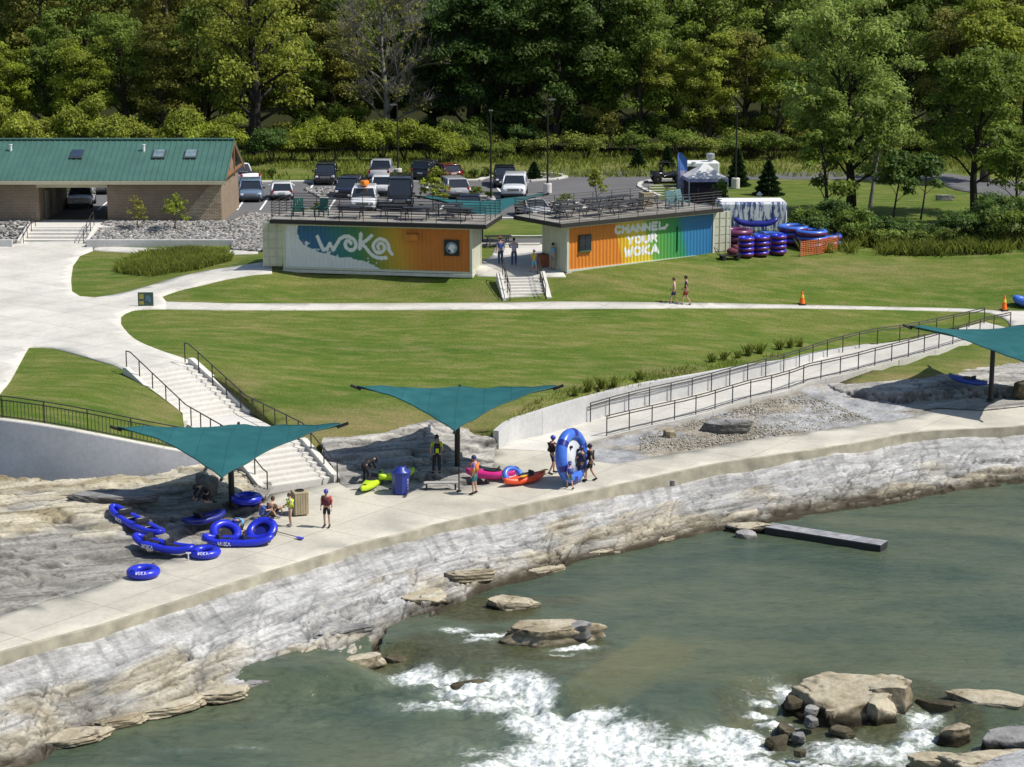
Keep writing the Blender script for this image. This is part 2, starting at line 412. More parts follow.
def build_ground():
    poly = front + [(75, 215), (75, 330), (600, 330), (600, 3000), (-600, 3000), (-600, 330), (-75, 330), (-75, 215)]
    gx, gy = np.meshgrid(np.arange(-74, 75, 1.1), np.arange(86, 215, 1.1)); gx = gx + (np.indices(gx.shape)[0] % 2) * .5
    k = inside(poly, gx, gy); e = [np.stack([gx[k], gy[k]], 1)]
    hx, hy = np.meshgrid(np.arange(-72, 74, 7.), np.arange(218, 329, 7.)); e.append(np.stack([hx.ravel(), hy.ravel()], 1))
    fx, fy = np.meshgrid(np.arange(-560, 600, 60.), np.arange(345, 1000, 60.)); e.append(np.stack([fx.ravel(), fy.ravel()], 1))
    pl = []
    n = len(poly)
    for i in range(n):
        a = np.array(poly[i][:2]); b = np.array(poly[(i + 1) % n][:2]); L = np.linalg.norm(b - a)
        st = .7 if max(a[1], b[1]) < 125 else (8 if L < 400 else 80)
        for j in range(max(1, int(L / st))): pl.append(a + (b - a) * j / max(1, int(L / st)))
    V, F = cdt(pl, np.vstack(e)); Z = hgt(V[:, 0], V[:, 1])
    rp = list(RA[:, :2]) + list(RB[::-1, :2]); ki = np.where((np.abs(V[:, 0]) < 60) & (V[:, 1] < 125))[0]; ki = ki[inside(rp, V[ki, 0], V[ki, 1])]
    for i in ki: j = np.argmin(np.hypot(*(((RA + RB) / 2)[:, :2] - V[i]).T)); Z[i] = min(Z[i], RA[j][2] - .12)
    Z += (fbm(V[:, 0] * .5, V[:, 1] * .5, 3) - .5) * .06
    nb = len(pl); W = [tuple(q) for q in np.column_stack([V, Z])]
    cnt = {}
    for f in F:
        for i in range(3): cnt[(f[i], f[(i + 1) % 3])] = 1
    low = {}
    def lo(i):
        if i not in low: low[i] = len(W); W.append((W[i][0], W[i][1], W[i][2] - .8))
        return low[i]
    for a, b in [q for q in cnt if (q[1], q[0]) not in cnt]:
        if V[a][1] < 125: F.append([b, a, lo(a), lo(b)])
    me = bpy.data.meshes.new('ground'); me.from_pydata(W, [], F); me.update()
    W = np.array(W); dry = np.zeros(len(W))
    def blob(px, py, rx, ry, a):
        nonlocal dry
        x, y, z = G(px, py); dry = np.maximum(dry, a * np.exp(-((W[:, 0] - x) / rx) ** 2 - ((W[:, 1] - y) / ry) ** 2))
    for q in [(345,430,3.5,2.5,1),(290,430,1.2,1,.6),(400,420,3,1.6,.9),(355,420,2.2,.8,1),(460,418,2.5,2,.7),(235,385,1.2,2.5,.7),(250,405,.8,1.5,.6),(530,410,2,1.2,.9),(600,390,3,1,.7),(680,372,3,.9,.6),
              (870,385,2.5,1.5,1),(920,378,3,1.4,1),(985,368,3,1.3,.9),(1030,360,3,1.3,.9),(170,410,.9,2,.8),(140,400,1.2,2,.5),(480,297,1.5,1.5,.7),(590,280,3,1.2,.6),(690,280,3,1.5,.5),(870,270,6,2,.55),(365,290,3,1.2,.6),
              (300,268,1,1,.5),(900,165,30,5,.5),(400,168,30,4,.35),(600,167,20,4,.5),(140,255,4,1,.4),(960,150,20,4,.3)]: blob(*q)
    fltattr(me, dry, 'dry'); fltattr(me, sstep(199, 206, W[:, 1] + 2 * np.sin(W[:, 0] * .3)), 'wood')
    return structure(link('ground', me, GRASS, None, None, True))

# ------------------------------------------------------------------ paths, plaza, car park (sheets on the ground)
def over(name, pts, mat, off, cell=1.0, skirt=.12, smooth=False):
    w = [p if len(p) == 3 else G(*p) for p in pts]; w = [q[:2] for q in w]
    o, V = sheet(name, w, lambda X, Y: hgt(X, Y) + off, cell, mat, skirt, bstep=.8)
    return structure(o)
def smoothpx(pts, step=6): return [tuple(q) for q in catmull(pts, step)]
plaza = [(-140,240.8),(90.5,240.8),(93,251),(80,256),(73,266),(71,280),(72,292),(80,297)] + smoothpx([(95,298),(120,294),(150,286),(180,277),(215,270),(262,263)]) + [(272,266),(272,274)] + \
        smoothpx([(256,275),(225,280),(200,286),(178,291),(162,297)]) + [(166,302),(166,309.6)] + smoothpx([(150,309.5),(132,311),(121,317),(121,325),(135,340),(160,351),(178,357),(189,361)]) + \
        [edge(MID, AX, SW / 2 - .02, 0), edge(MID, AX, -SW / 2 + .02, 0)] + smoothpx([(114,366),(80,356),(52,348.5),(29,347.5)]) + [(10,382),(0,394),(-60,415),(-140,400)]
over('plaza', plaza, CONC, .05)
over('planter_path', [(93.4,246.5),(258,250.2),(258,254),(93.4,251)], CONC, .046)
top = smoothpx([(158,301.5),(166.6,302.2),(200,303),(256,304),(500,303.2),(560,302.2),(700,303.4),(830,306),(900,307.6),(960,309),(1000,311),(1060,312)])
bot = smoothpx([(1060,336),(1016,332),(1008,322),(990,313.5),(950,311.6),(880,310),(800,308.7),(700,308.5),(500,309.6),(256,310.4),(200,309.8),(166.6,309.6),(155,309.4)])
over('path', top + bot, CONC, .042)
over('container_court', [(478,276.5),(471,270),(482,262),(492,256),(497,245),(545,245),(552,262),(566,277),(549,277),(500,277)], CONC, .05)
asph = [(-160,183),(260,183),(478,181.5),(500,172.5),(640,170.5),(690,172.3),(760,173),(930,171.5),(978,178),(1060,186),(1060,196),(990,196),(955,190),(930,180),(760,179.5),(700,180.5),(655,183),(645,192),(660,200),(700,205),(716,212),(700,221),(540,219.5),(480,219),(330,219),(262,216),(236,222),(-160,222)]
over('parking_lot', asph, ASPH, .045, 1.4)
over('back_road', [(455,238.4),(560,238.4),(560,244.6),(455,244.6)], ASPH, .04)
over('side_road', [(922,224),(965,222),(1020,221),(1020,228),(965,228),(920,230)], ASPH, .04)
# kerbs: raised concrete edges
KERB = M('kerb_concrete', (.58, .56, .51), .85, .1, 2)
def kerb(pts, w=.3, h=.16, mat=KERB):
    mb = MB(); q = catmull([G(*p) for p in pts], 1.5); n = len(q)
    for i in range(n - 1):
        a, b = q[i], q[i + 1]; d = (b - a)[:2]; L = np.linalg.norm(d); 
        if L < 1e-6: continue
        za, zb = float(hgt(a[0], a[1])), float(hgt(b[0], b[1])); nx, ny = -d[1] / L * w / 2, d[0] / L * w / 2
        mb.add([(a[0] - nx, a[1] - ny, za + h), (a[0] + nx, a[1] + ny, za + h), (b[0] + nx, b[1] + ny, zb + h), (b[0] - nx, b[1] - ny, zb + h),
                (a[0] - nx, a[1] - ny, za - .1), (a[0] + nx, a[1] + ny, za - .1), (b[0] + nx, b[1] + ny, zb - .1), (b[0] - nx, b[1] - ny, zb - .1)],
               [(0, 3, 2, 1), (0, 4, 7, 3), (1, 2, 6, 5)] + ([(0, 1, 5, 4)] if i == 0 else []) + ([(3, 7, 6, 2)] if i == n - 2 else []))
    return structure(mb.build('kerb', mat))
kerb([(236,183),(300,182.6),(400,182),(478,181.4)], .9)
kerb([(478,181.2),(492,177),(505,181.5),(530,181.8),(556,180),(566,178),(560,175),(540,174)], .5)
kerb([(330,219.6),(400,219.6),(470,219.3),(545,219.6)], .5)
kerb([(640,184),(646,182),(655,180.7),(700,179.8)], .35); kerb([(640,184),(639,187),(646,191),(660,197)], .35)
kerb([(700,204),(716,210),(722,216)], .35)
kerb([(560,200),(575,203),(584,209),(580,214),(560,216)], .4); kerb([(457,245.6),(540,245.6)], .5); kerb([(500,237.6),(548,237.6)], .3)
kerb([(320,199),(350,200),(378,199)], .3); kerb([(430,197),(500,198)], .35)
# painted bay lines
PAINT = M('road_paint', (.75, .75, .72), .7, .1, 3)
def stripe(a, b, w=.14):
    A, B = G(*a), G(*b); d = Vector((B[0] - A[0], B[1] - A[1])); n = max(1, int(d.length / 1.0)); d.normalize(); nx, ny = -d.y * w / 2, d.x * w / 2
    V = []; F = []
    for i in range(n + 1):
        x = A[0] + (B[0] - A[0]) * i / n; y = A[1] + (B[1] - A[1]) * i / n; z = float(hgt(x, y)) + .075
        V += [(x - nx, y - ny, z), (x + nx, y + ny, z)]
    for i in range(n): F.append((2 * i, 2 * i + 2, 2 * i + 3, 2 * i + 1))
    me = bpy.data.meshes.new('bay_line'); me.from_pydata(V, [], F); structure(link('bay_line', me, PAINT))
for x in (262, 292, 314, 346, 372, 412, 430): stripe((x, 184), (x - 6, 193), .18)
for x in (470, 498): stripe((x - 6, 182.5), (x + 4, 194), .18)
for x in (245, 268, 300, 336, 372, 412, 448): stripe((x, 199), (x - 8, 211), .16)
for i in range(5): stripe((650, 186 + i * 2.6), (684 - i, 186 + i * 2.6), .22)
stripe((112, 199), (98, 211), .16); stripe((66, 203), (60, 210), .16)

# ------------------------------------------------------------------ deck beside the river
deck_front = [(-150,700),(0,653),(100,626),(161,607),(242,581),(330,554),(367,542),(405,534),(437,525),(502,510),(545,501),(586,492),(615,486),(702,467),(742,460),(786,454),(853,444),(923,432),(1024,426),(1130,413),(1330,391)]
deck_back = [(-150,660),(0,615),(65,596),(110,582),(150,567),(190,552),(222,536),(250,518),(270,494),(338,482),(346,488),(380,490),(400,486),(425,491),(460,489),(490,484),(484,470),(488,455),(495,441),(530,437.5),(566,431.5),(580,437),(592,445),(590,461),(617,464),(650,457),(692,451),(742,440),(786,436),(843,427),(890,421),(930,413),(880,402),(940,396),(985,402),(1024,398),(1130,388),(1330,366)]
DF = catmull([P(a, b, 0) for a, b in deck_front], .6)
deck_poly = list(DF[:, :2]) + [P(a, b, 0)[:2] for a, b in deck_back][::-1]
o, _ = sheet('river_deck', deck_poly, lambda X, Y: X * 0, 1.2, CONCD, .5); structure(o)
mb = MB()   # kerb face along the water side, slightly proud
KF = M('kerb_face_concrete', (.36, .33, .25), .9, .3, 1.2, .2, 6)
for i in range(len(DF) - 1):
    a, b = DF[i], DF[i + 1]; d = b - a; L = np.linalg.norm(d); n = np.array([d[1], -d[0], 0]) / L * .05
    mb.add([tuple(a + n), tuple(b + n), tuple(b + n + [0, 0, -.75]), tuple(a + n + [0, 0, -.75]), tuple(a - n * 3), tuple(b - n * 3)], [(0, 3, 2, 1), (0, 1, 5, 4)])
for q in mb.v: q.z += .012
structure(mb.build('deck_kerb', KF))
# ramp up to the path
RW = catmull([P(*c)[:2] + (rz(c[0]),) for c in rampwall_top] + [P(a, b, rz(a)) for a, b in ramp_w if a > 850], .7); RE = catmull([P(a, b, rz(a)) for a, b in ramp_e], .7)
def ramp_sheet():
    n = 90
    def rs(c):
        L = np.concatenate([[0], np.cumsum(np.linalg.norm(np.diff(c[:, :2], axis=0), axis=1))]); t = np.linspace(0, L[-1], n)
        return np.stack([np.interp(t, L, c[:, k]) for k in range(3)], 1)
    A, B = rs(RW), rs(RE); V = []; F = []
    for i in range(n):
        zz = max(A[i][2], B[i][2])
        pts = [A[i], A[i] * .66 + B[i] * .34, A[i] * .33 + B[i] * .67, B[i], B[i] + np.array([0, 0, -.45])]
        V += [(q[0], q[1], q[2] + (.012 + .053 * min(1, i / 25.) if k < 4 else 0)) for k, q in enumerate(pts)]
    for i in range(n - 1):
        for k in range(4): F.append((i * 5 + k, (i + 1) * 5 + k, (i + 1) * 5 + k + 1, i * 5 + k + 1))
    me = bpy.data.meshes.new('ramp'); me.from_pydata(V, [], F); me.update()
    structure(link('ramp', me, CONC)); return A, B
RA, RB = ramp_sheet()
build_ground()

# ------------------------------------------------------------------ rock: stratified limestone height fields
ROCKM = attr_mat('limestone', 'Col', .85, .25, .38, 7, .55, 14, .05)
def pal(t, stops):
    t = np.clip(t, 0, 1); ps = [s[0] for s in stops]
    return np.stack([np.interp(t, ps, [s[1][k] for s in stops]) for k in range(3)], -1)
def river_x(a, b, z): return P(a, b, z)
WL = -1.5; WD = -2.1
wline = [(-80,800,WD),(35,767,WD),(61,749,WD),(97,730,WD),(135,725,WD),(174,714,WD),(226,701,WD),(274,691,WD),(300,682,WD),(329,673,WD),(355,679,WD),(371,672,WD),(388,655,-1.9),(429,622,-1.6),(462,605,WL),(494,590,WL),(545,578,WL),(577,562,WL),(630,552,WL),(660,545,WL),(700,536,WL),(722,530,WL),(760,525,WL),(830,515,WL),(900,503,WL),(960,492,WL),(1024,484,WL),(1130,468,WL),(1330,440,WL)]
WLINE = catmull([P(*c) for c in wline], .4)
def blocks(a, d, la, ld, seed):
    'irregular fractured blocks: random height per block, distance to the joint'
    row = d / ld + (fbm(a * .25, d * .35, seed, 4) - .5) * 2.2; ri = np.floor(row); fr = row - ri
    u = a / la * (.6 + .8 * _hash(ri, ri * 0, seed + 1)) + _hash(ri, ri * 0 + 3, seed + 2) * 7 + (fbm(a * .6, d * .8, seed + 4, 3) - .5) * .9; ui = np.floor(u); fu = u - ui
    h = _hash(ri, ui, seed + 5) - .5; tl = _hash(ui, ri, seed + 6) - .5
    return h + tl * (fu - .5) * .6, np.minimum(np.minimum(fr, 1 - fr) * ld, np.minimum(fu, 1 - fu) * la)
def bank():
    nu, nv = 1100, 150
    def rs(c):
        L = np.concatenate([[0], np.cumsum(np.linalg.norm(np.diff(c[:, :2], axis=0), axis=1))]); L /= L[-1]; t = np.linspace(0, 1, nu)
        return np.stack([np.interp(t, L, c[:, k]) for k in range(3)], 1)
    A, B = rs(DF), rs(WLINE)
    v = np.linspace(-.04, 1.22, nv)[None, :]
    X = A[:, 0:1] * (1 - v) + B[:, 0:1] * v; Y = A[:, 1:2] * (1 - v) + B[:, 1:2] * v
    wid = np.linalg.norm((B - A)[:, :2], axis=1)[:, None]
    along = np.cumsum(np.concatenate([[0], np.linalg.norm(np.diff(A[:, :2], axis=0), axis=1)]))[:, None] + 0 * v
    dist = v * wid
    zw = B[:, 2:3]
    prof = np.where(v < .5, .7 * v, .35 + (v - .5) * 1.3); base = -.42 + (zw + .12 + .42) * np.clip(prof, 0, 1.4)
    warp = (fbm(along * .22, dist * .5, 5, 5) - .5) * 2
    t = base + warp * .22 + (fbm(along * .7, dist * 1.6, 9, 4) - .5) * .12
    st = .2; q = t / st + 2 * (fbm(along * .05, dist * .1, 21, 3)); fl = np.floor(q); fr = q - fl
    terr = (fl + sstep(.78, .98, fr) - 2 * (fbm(along * .05, dist * .1, 21, 3))) * st
    ledge = np.clip(sstep(.18, .45, v) + .15, 0, 1)
    z = t * (1 - ledge * .5) + terr * ledge * .5
    # vertical joints: cracks roughly across the strata
    cr = np.abs(fbm(along * .35 + dist * .25, dist * .12, 31, 4) - .5); z -= .09 * (1 - sstep(0, .018, cr)) * ledge
    cr2 = np.abs(fbm(along * .5 - dist * .1, dist * .9, 47, 4) - .5); z -= .1 * (1 - sstep(0, .02, cr2)) * ledge
    bh, bd = blocks(along, dist, 3.6, .6, 301); bh2, bd2 = blocks(along, dist, 1.3, .26, 331)
    bm_ = .25 + .75 * sstep(.25, .6, v + (fbm(along * .3, dist * .3, 341, 3) - .5) * .5)
    z += bm_ * (.17 * bh + .07 * bh2 - .04 * (1 - sstep(0, .04, bd)))
    z += (fbm(along * 3, dist * 11, 77, 4) - .5) * .05
    z = np.minimum(z, -.08)
    z = z * 1.0
    # end under the water
    z = np.where(v > 1, np.minimum(z, zw - .05 - (v - 1) * 5.0), z)
    z = np.where(v > .96, z - sstep(.93, 1.05, v + (fbm(along * .8, dist, 15, 4) - .5) * .22) * .55, z)
    V = np.stack([X, Y, z], -1).reshape(-1, 3)
    i = np.arange(nu - 1)[:, None] * nv + np.arange(nv - 1)[None]; F = np.stack([i, i + nv, i + nv + 1, i + 1], -1).reshape(-1, 4)
    # colours
    k = fbm(along * .35, dist * .8, 61, 5); k2 = fbm(along * 1.5, dist * 3.0, 67, 5)
    white = pal(k2, [(.2, (.34, .335, .325)), (.5, (.53, .525, .51)), (.8, (.66, .655, .635))])
    tan = pal(k2, [(.2, (.28, .24, .17)), (.5, (.47, .42, .315)), (.8, (.6, .55, .44))])
    gray = pal(k2, [(.2, (.26, .26, .25)), (.8, (.42, .415, .395))])
    w = sstep(.42, .9, v + (k - .5) * 1.5)[..., None]
    col = white * (1 - w) + tan * w
    g = (sstep(.52, .68, fbm(along * .25 + 9, dist * .7, 71, 5)) * .65)[..., None]; col = col * (1 - g) + gray * g
    # darker at the foot of each ledge
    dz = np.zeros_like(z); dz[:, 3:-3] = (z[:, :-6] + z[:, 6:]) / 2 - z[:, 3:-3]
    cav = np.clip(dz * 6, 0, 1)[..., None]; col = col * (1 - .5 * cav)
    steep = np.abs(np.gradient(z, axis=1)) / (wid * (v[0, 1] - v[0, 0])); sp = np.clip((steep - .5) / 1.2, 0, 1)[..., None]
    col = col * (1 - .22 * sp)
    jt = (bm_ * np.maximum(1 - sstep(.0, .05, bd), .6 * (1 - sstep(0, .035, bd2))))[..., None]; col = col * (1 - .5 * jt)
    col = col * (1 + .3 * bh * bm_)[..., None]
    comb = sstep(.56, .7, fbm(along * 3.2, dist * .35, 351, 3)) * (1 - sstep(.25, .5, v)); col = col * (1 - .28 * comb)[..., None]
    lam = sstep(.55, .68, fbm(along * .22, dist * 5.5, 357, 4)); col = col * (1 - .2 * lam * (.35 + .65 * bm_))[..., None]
    hw_ = z - zw
    wet = (1 - sstep(.1, .44, hw_ + (fbm(along * 1.2, dist * 2, 83, 4) - .5) * .3))[..., None]
    col = col * (1 - wet) + np.array([.05, .04, .024]) * wet
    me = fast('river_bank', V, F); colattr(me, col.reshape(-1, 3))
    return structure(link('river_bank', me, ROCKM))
bank()

def shelf(name, boundary, ctrl, cell, strata, pal_fn, seed, dirv=(.94, .34), amp=.3, rough=.06, fade=None, kind=None, mat=None):
    'rock terrace between given edges; boundary points carry heights'
    pw = [P(*b) for b in boundary]; cw = pw + [P(*c) for c in ctrl]; tp = TPS(cw, .05)
    poly = resample([q[:2] for q in pw], cell * 2)
    x0, y0 = poly.min(0); x1, y1 = poly.max(0)
    gx, gy = np.meshgrid(np.arange(x0, x1, cell), np.arange(y0, y1, cell)); k = inside(poly, gx, gy)
    X, Y = gx, gy
    a = X * dirv[0] + Y * dirv[1]; d = -X * dirv[1] + Y * dirv[0]
    z0 = tp(X, Y)
    t = z0 + (fbm(a * .2, d * .5, seed, 5) - .5) * 2 * amp + (fbm(a * .8, d * 1.3, seed + 3, 4) - .5) * .3 * amp
    if strata:
        sh = 2 * fbm(a * .05, d * .1, seed + 8, 3); q = t / strata + sh; fl = np.floor(q); fr = q - fl
        t = t * .12 + .88 * (fl + sstep(.7, .98, fr) - sh) * strata
        cr = np.abs(fbm(a * .4 + d * .2, d * .15, seed + 31, 4) - .5); t -= .12 * (1 - sstep(0, .02, cr))
    t += (fbm(a * 4, d * 7, seed + 5, 4) - .5) * rough
    if strata:
        bh, bd = blocks(a, d, 3.0, .8, seed + 301); bh2, bd2 = blocks(a, d, 1.0, .3, seed + 331); t += .1 * bh + .04 * bh2 - .03 * (1 - sstep(0, .05, bd))
    if fade is not None: t = fade(X, Y, t, z0)
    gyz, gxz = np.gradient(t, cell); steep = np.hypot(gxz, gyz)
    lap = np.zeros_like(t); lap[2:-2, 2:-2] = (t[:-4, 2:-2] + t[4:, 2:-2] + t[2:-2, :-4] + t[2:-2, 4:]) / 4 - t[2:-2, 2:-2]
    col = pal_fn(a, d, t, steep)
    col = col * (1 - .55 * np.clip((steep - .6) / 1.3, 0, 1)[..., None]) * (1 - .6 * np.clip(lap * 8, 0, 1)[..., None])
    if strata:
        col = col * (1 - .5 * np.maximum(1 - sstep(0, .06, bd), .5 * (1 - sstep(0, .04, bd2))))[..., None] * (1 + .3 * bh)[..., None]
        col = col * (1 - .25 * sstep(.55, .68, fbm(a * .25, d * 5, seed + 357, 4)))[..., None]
    idx = -np.ones(gx.shape, int); idx[k] = np.arange(k.sum())
    V = np.stack([X[k], Y[k], t[k]], 1)
    q = np.stack([idx[:-1, :-1], idx[:-1, 1:], idx[1:, 1:], idx[1:, :-1]], -1).reshape(-1, 4); F = q[(q >= 0).all(1)]
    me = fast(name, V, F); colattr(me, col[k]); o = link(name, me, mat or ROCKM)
    return structure(o)
def pal_left(a, d, t, st):
    k = fbm(a * .6, d * 1.6, 101, 5); g = fbm(a * .15, d * .3, 105, 4); u = sstep(.45, .7, t + (g - .5) * .8)[..., None]
    gray = pal(k, [(.25, (.2, .19, .165)), (.5, (.35, .335, .30)), (.75, (.46, .44, .40))]); cream = pal(k, [(.25, (.38, .32, .2)), (.5, (.6, .54, .4)), (.75, (.68, .63, .5))])
    c = gray * (1 - u) + cream * u
    e = (sstep(.85, 1.05, t + (k - .5) * .35))[..., None]; earth = pal(k, [(.3, (.13, .10, .055)), (.6, (.29, .235, .135))])
    return c * (1 - e) + earth * e
def pal_mid(a, d, t, st):
    k = fbm(a * .6, d * 1.6, 121, 5)
    return pal(k, [(.25, (.28, .27, .25)), (.5, (.47, .45, .41)), (.75, (.6, .575, .52))])
def pal_gravel(a, d, t, st):
    k = fbm(a * 1.3, d * 1.8, 131, 5); g = fbm(a * .25, d * .35, 135, 4)
    tan = pal(k, [(.25, (.25, .21, .155)), (.5, (.36, .32, .25)), (.75, (.46, .42, .35))]); gray = pal(k, [(.25, (.22, .225, .235)), (.5, (.38, .385, .39)), (.75, (.50, .50, .505))])
    u = sstep(.45, .58, g)[..., None]; return tan * (1 - u) + gray * u
shelf('rock_shelf', [(-150,520,.9),(-150,478,1.2),(0,478,.95),(50,477,.95),(100,475,.9),(150,471,.8),(192,466,.75),(225,458,.95),(258,452,.9),(266,462,.5),(274,492,.02),(250,521,-.06),(222,539,-.06),(190,555,-.06),(150,570,-.06),(110,585,-.06),(65,599,-.06),(0,618,-.06),(-150,664,-.06)],
      [(0,520,.75),(60,505,.8),(120,500,.7),(0,560,.35),(80,550,.25),(160,530,.3),(190,500,.6),(230,490,.55),(200,520,.25),(40,585,.08),(100,570,.06)], .09, .27, pal_left, 11)
shelf('rock_terrace', [(321,452,.85),(322,437,1.05),(345,436,1.1),(385,432,1.05),(430,420,1.05),(470,424,1.0),(494,429,.95),(501,434,.7),(500,443,.2),(496,455,-.03),(494,470,-.06),(496,485,-.06),(460,492,-.05),(425,494,-.05),(400,489,-.05),(380,493,-.05),(346,491,-.05),(336,478,.1)],
      [(350,455,.75),(400,450,.8),(450,445,.75),(480,440,.6),(360,475,.3),(400,470,.35),(440,465,.35),(470,460,.25)], .08, .26, pal_mid, 23)
shelf('gravel_bed', [(588,464,-.06),(592,443,.05),(601,440,.08),(637,431.5,.18),(702,417,.38),(747,403,.54),(786,394,.67),(813,384,.78),(848,381,.86),(852,399,.12),(930,410,.05),(935,415,-.06),(890,423,-.06),(843,429,-.06),(786,438,-.06),(742,442,-.06),(692,453,-.06),(650,459,-.06),(617,466,-.06)],
      [(640,445,.1),(700,435,.18),(760,420,.28),(800,405,.4),(830,396,.5),(850,410,.12)], .09, .0, pal_gravel, 37, amp=.12, rough=.12)
lf = np.array([P(a, b, .1)[:2] for a, b in [(790,388),(815,393),(840,400),(868,402.5),(898,402.5),(950,398.5),(1000,396.5),(1060,392),(1350,370)]])
def ledge_face(X, Y, t, z0):
    yl = np.interp(X, lf[:, 0], lf[:, 1]) + (fbm(X * .9, X * 0, 5, 4) - .5) * .7; u = sstep(-.3, .22, Y - yl + (fbm(X * 2.5, Y * 2.5, 7, 4) - .5) * .5)
    z = u * np.maximum(t + .03, .42) + (1 - u) * (.03 + .05 * fbm(X, Y * 2, 6, 4)); q = (z + .25 * fbm(X * .6, Y, 8, 4)) / .19; fl = np.floor(q)
    return np.where((u > .02) & (u < .98), .3 * z + .7 * ((fl + sstep(.5, 1, q - fl)) * .19 - .25 * fbm(X * .6, Y, 8, 4)), z)
shelf('rock_ledge', [(806,390,.6),(838,381.5,.8),(856,383.5,.78),(900,380.5,.77),(950,372.5,.75),(1000,364.5,.74),(1060,356.5,.74),(1150,348,.74),(1350,331,.74),(1350,362,.5),(1150,384,.5),(1024,398,.5),(985,402,.5),(940,400,.5),(880,406,.5),(815,398,.6)],
      [(840,390,.75),(860,390,.74),(900,390,.72),(950,386,.72),(1000,384,.72)], .07, .2, pal_mid, 53, amp=.1, fade=ledge_face)

# pebbles on the gravel (uncountable)
def pebbles(name, region, n, smin, smax, seed, zoff=0, cols=None, hf=None, flat=.65):
    rng = np.random.default_rng(seed); t = (1 + 5 ** .5) / 2
    ico = np.array([(-1, t, 0), (1, t, 0), (-1, -t, 0), (1, -t, 0), (0, -1, t), (0, 1, t), (0, -1, -t), (0, 1, -t), (t, 0, -1), (t, 0, 1), (-t, 0, -1), (-t, 0, 1)]) / 1.9
    fi = np.array([(0, 11, 5), (0, 5, 1), (0, 1, 7), (0, 7, 10), (0, 10, 11), (1, 5, 9), (5, 11, 4), (11, 10, 2), (10, 7, 6), (7, 1, 8), (3, 9, 4), (3, 4, 2), (3, 2, 6), (3, 6, 8), (3, 8, 9), (4, 9, 5), (2, 4, 11), (6, 2, 10), (8, 6, 7), (9, 8, 1)])
    poly = np.array([q[:2] for q in region]); x0, y0 = poly.min(0); x1, y1 = poly.max(0); pts = []
    while len(pts) < n:
        x = rng.uniform(x0, x1, 4000); y = rng.uniform(y0, y1, 4000); k = inside(poly, x, y); pts += list(zip(x[k], y[k]))
    pts = np.array(pts[:n]); z = hf(pts[:, 0], pts[:, 1]); s = rng.uniform(0, 1, n) ** 2 * (smax - smin) + smin
    an = rng.uniform(0, 6.28, n)
    B = ico[None] * rng.uniform(.65, 1.3, (n, 12, 1)); B = B * np.stack([s * rng.uniform(.8, 1.4, n), s * rng.uniform(.7, 1.1, n), s * flat], 1)[:, None, :] * .5
    ca, sa = np.cos(an)[:, None], np.sin(an)[:, None]
    V = np.stack([B[..., 0] * ca - B[..., 1] * sa + pts[:, :1], B[..., 0] * sa + B[..., 1] * ca + pts[:, 1:], B[..., 2] + (z + zoff + s * .12)[:, None]], -1).reshape(-1, 3)
    F = (fi[None] + (np.arange(n) * 12)[:, None, None]).reshape(-1, 3)
    me = fast(name, V, F); base = np.array(cols or [(.4, .38, .34), (.5, .49, .46), (.28, .26, .23), (.45, .41, .34)])
    c = base[rng.integers(0, len(base), n)] * rng.uniform(.75, 1.2, (n, 1)); colattr(me, np.repeat(c, 12, 0))
    return link(name, me, ROCKM)
gb = TPS([P(*q) for q in [(588,464,-.06),(592,443,.05),(637,431.5,.18),(702,417,.38),(747,403,.54),(786,394,.67),(813,384,.78),(826,400,.4),(930,412,.05),(890,423,-.06),(786,438,-.06),(692,453,-.06),(640,445,.1),(700,435,.18),(760,420,.28),(800,405,.4),(850,410,.12)]], .05)
structure(pebbles('gravel_stones', [P(*q) for q in [(640,436,.2),(702,419,.38),(747,405,.54),(800,392,.68),(830,402,.35),(880,418,.2),(800,432,0),(700,448,0),(640,455,0)]], 11000, .03, .12, 5, 0, [(.42, .38, .3), (.5, .47, .4), (.3, .27, .21), (.46, .42, .34), (.55, .53, .48)], lambda x, y: gb(x, y)), 'stuff')
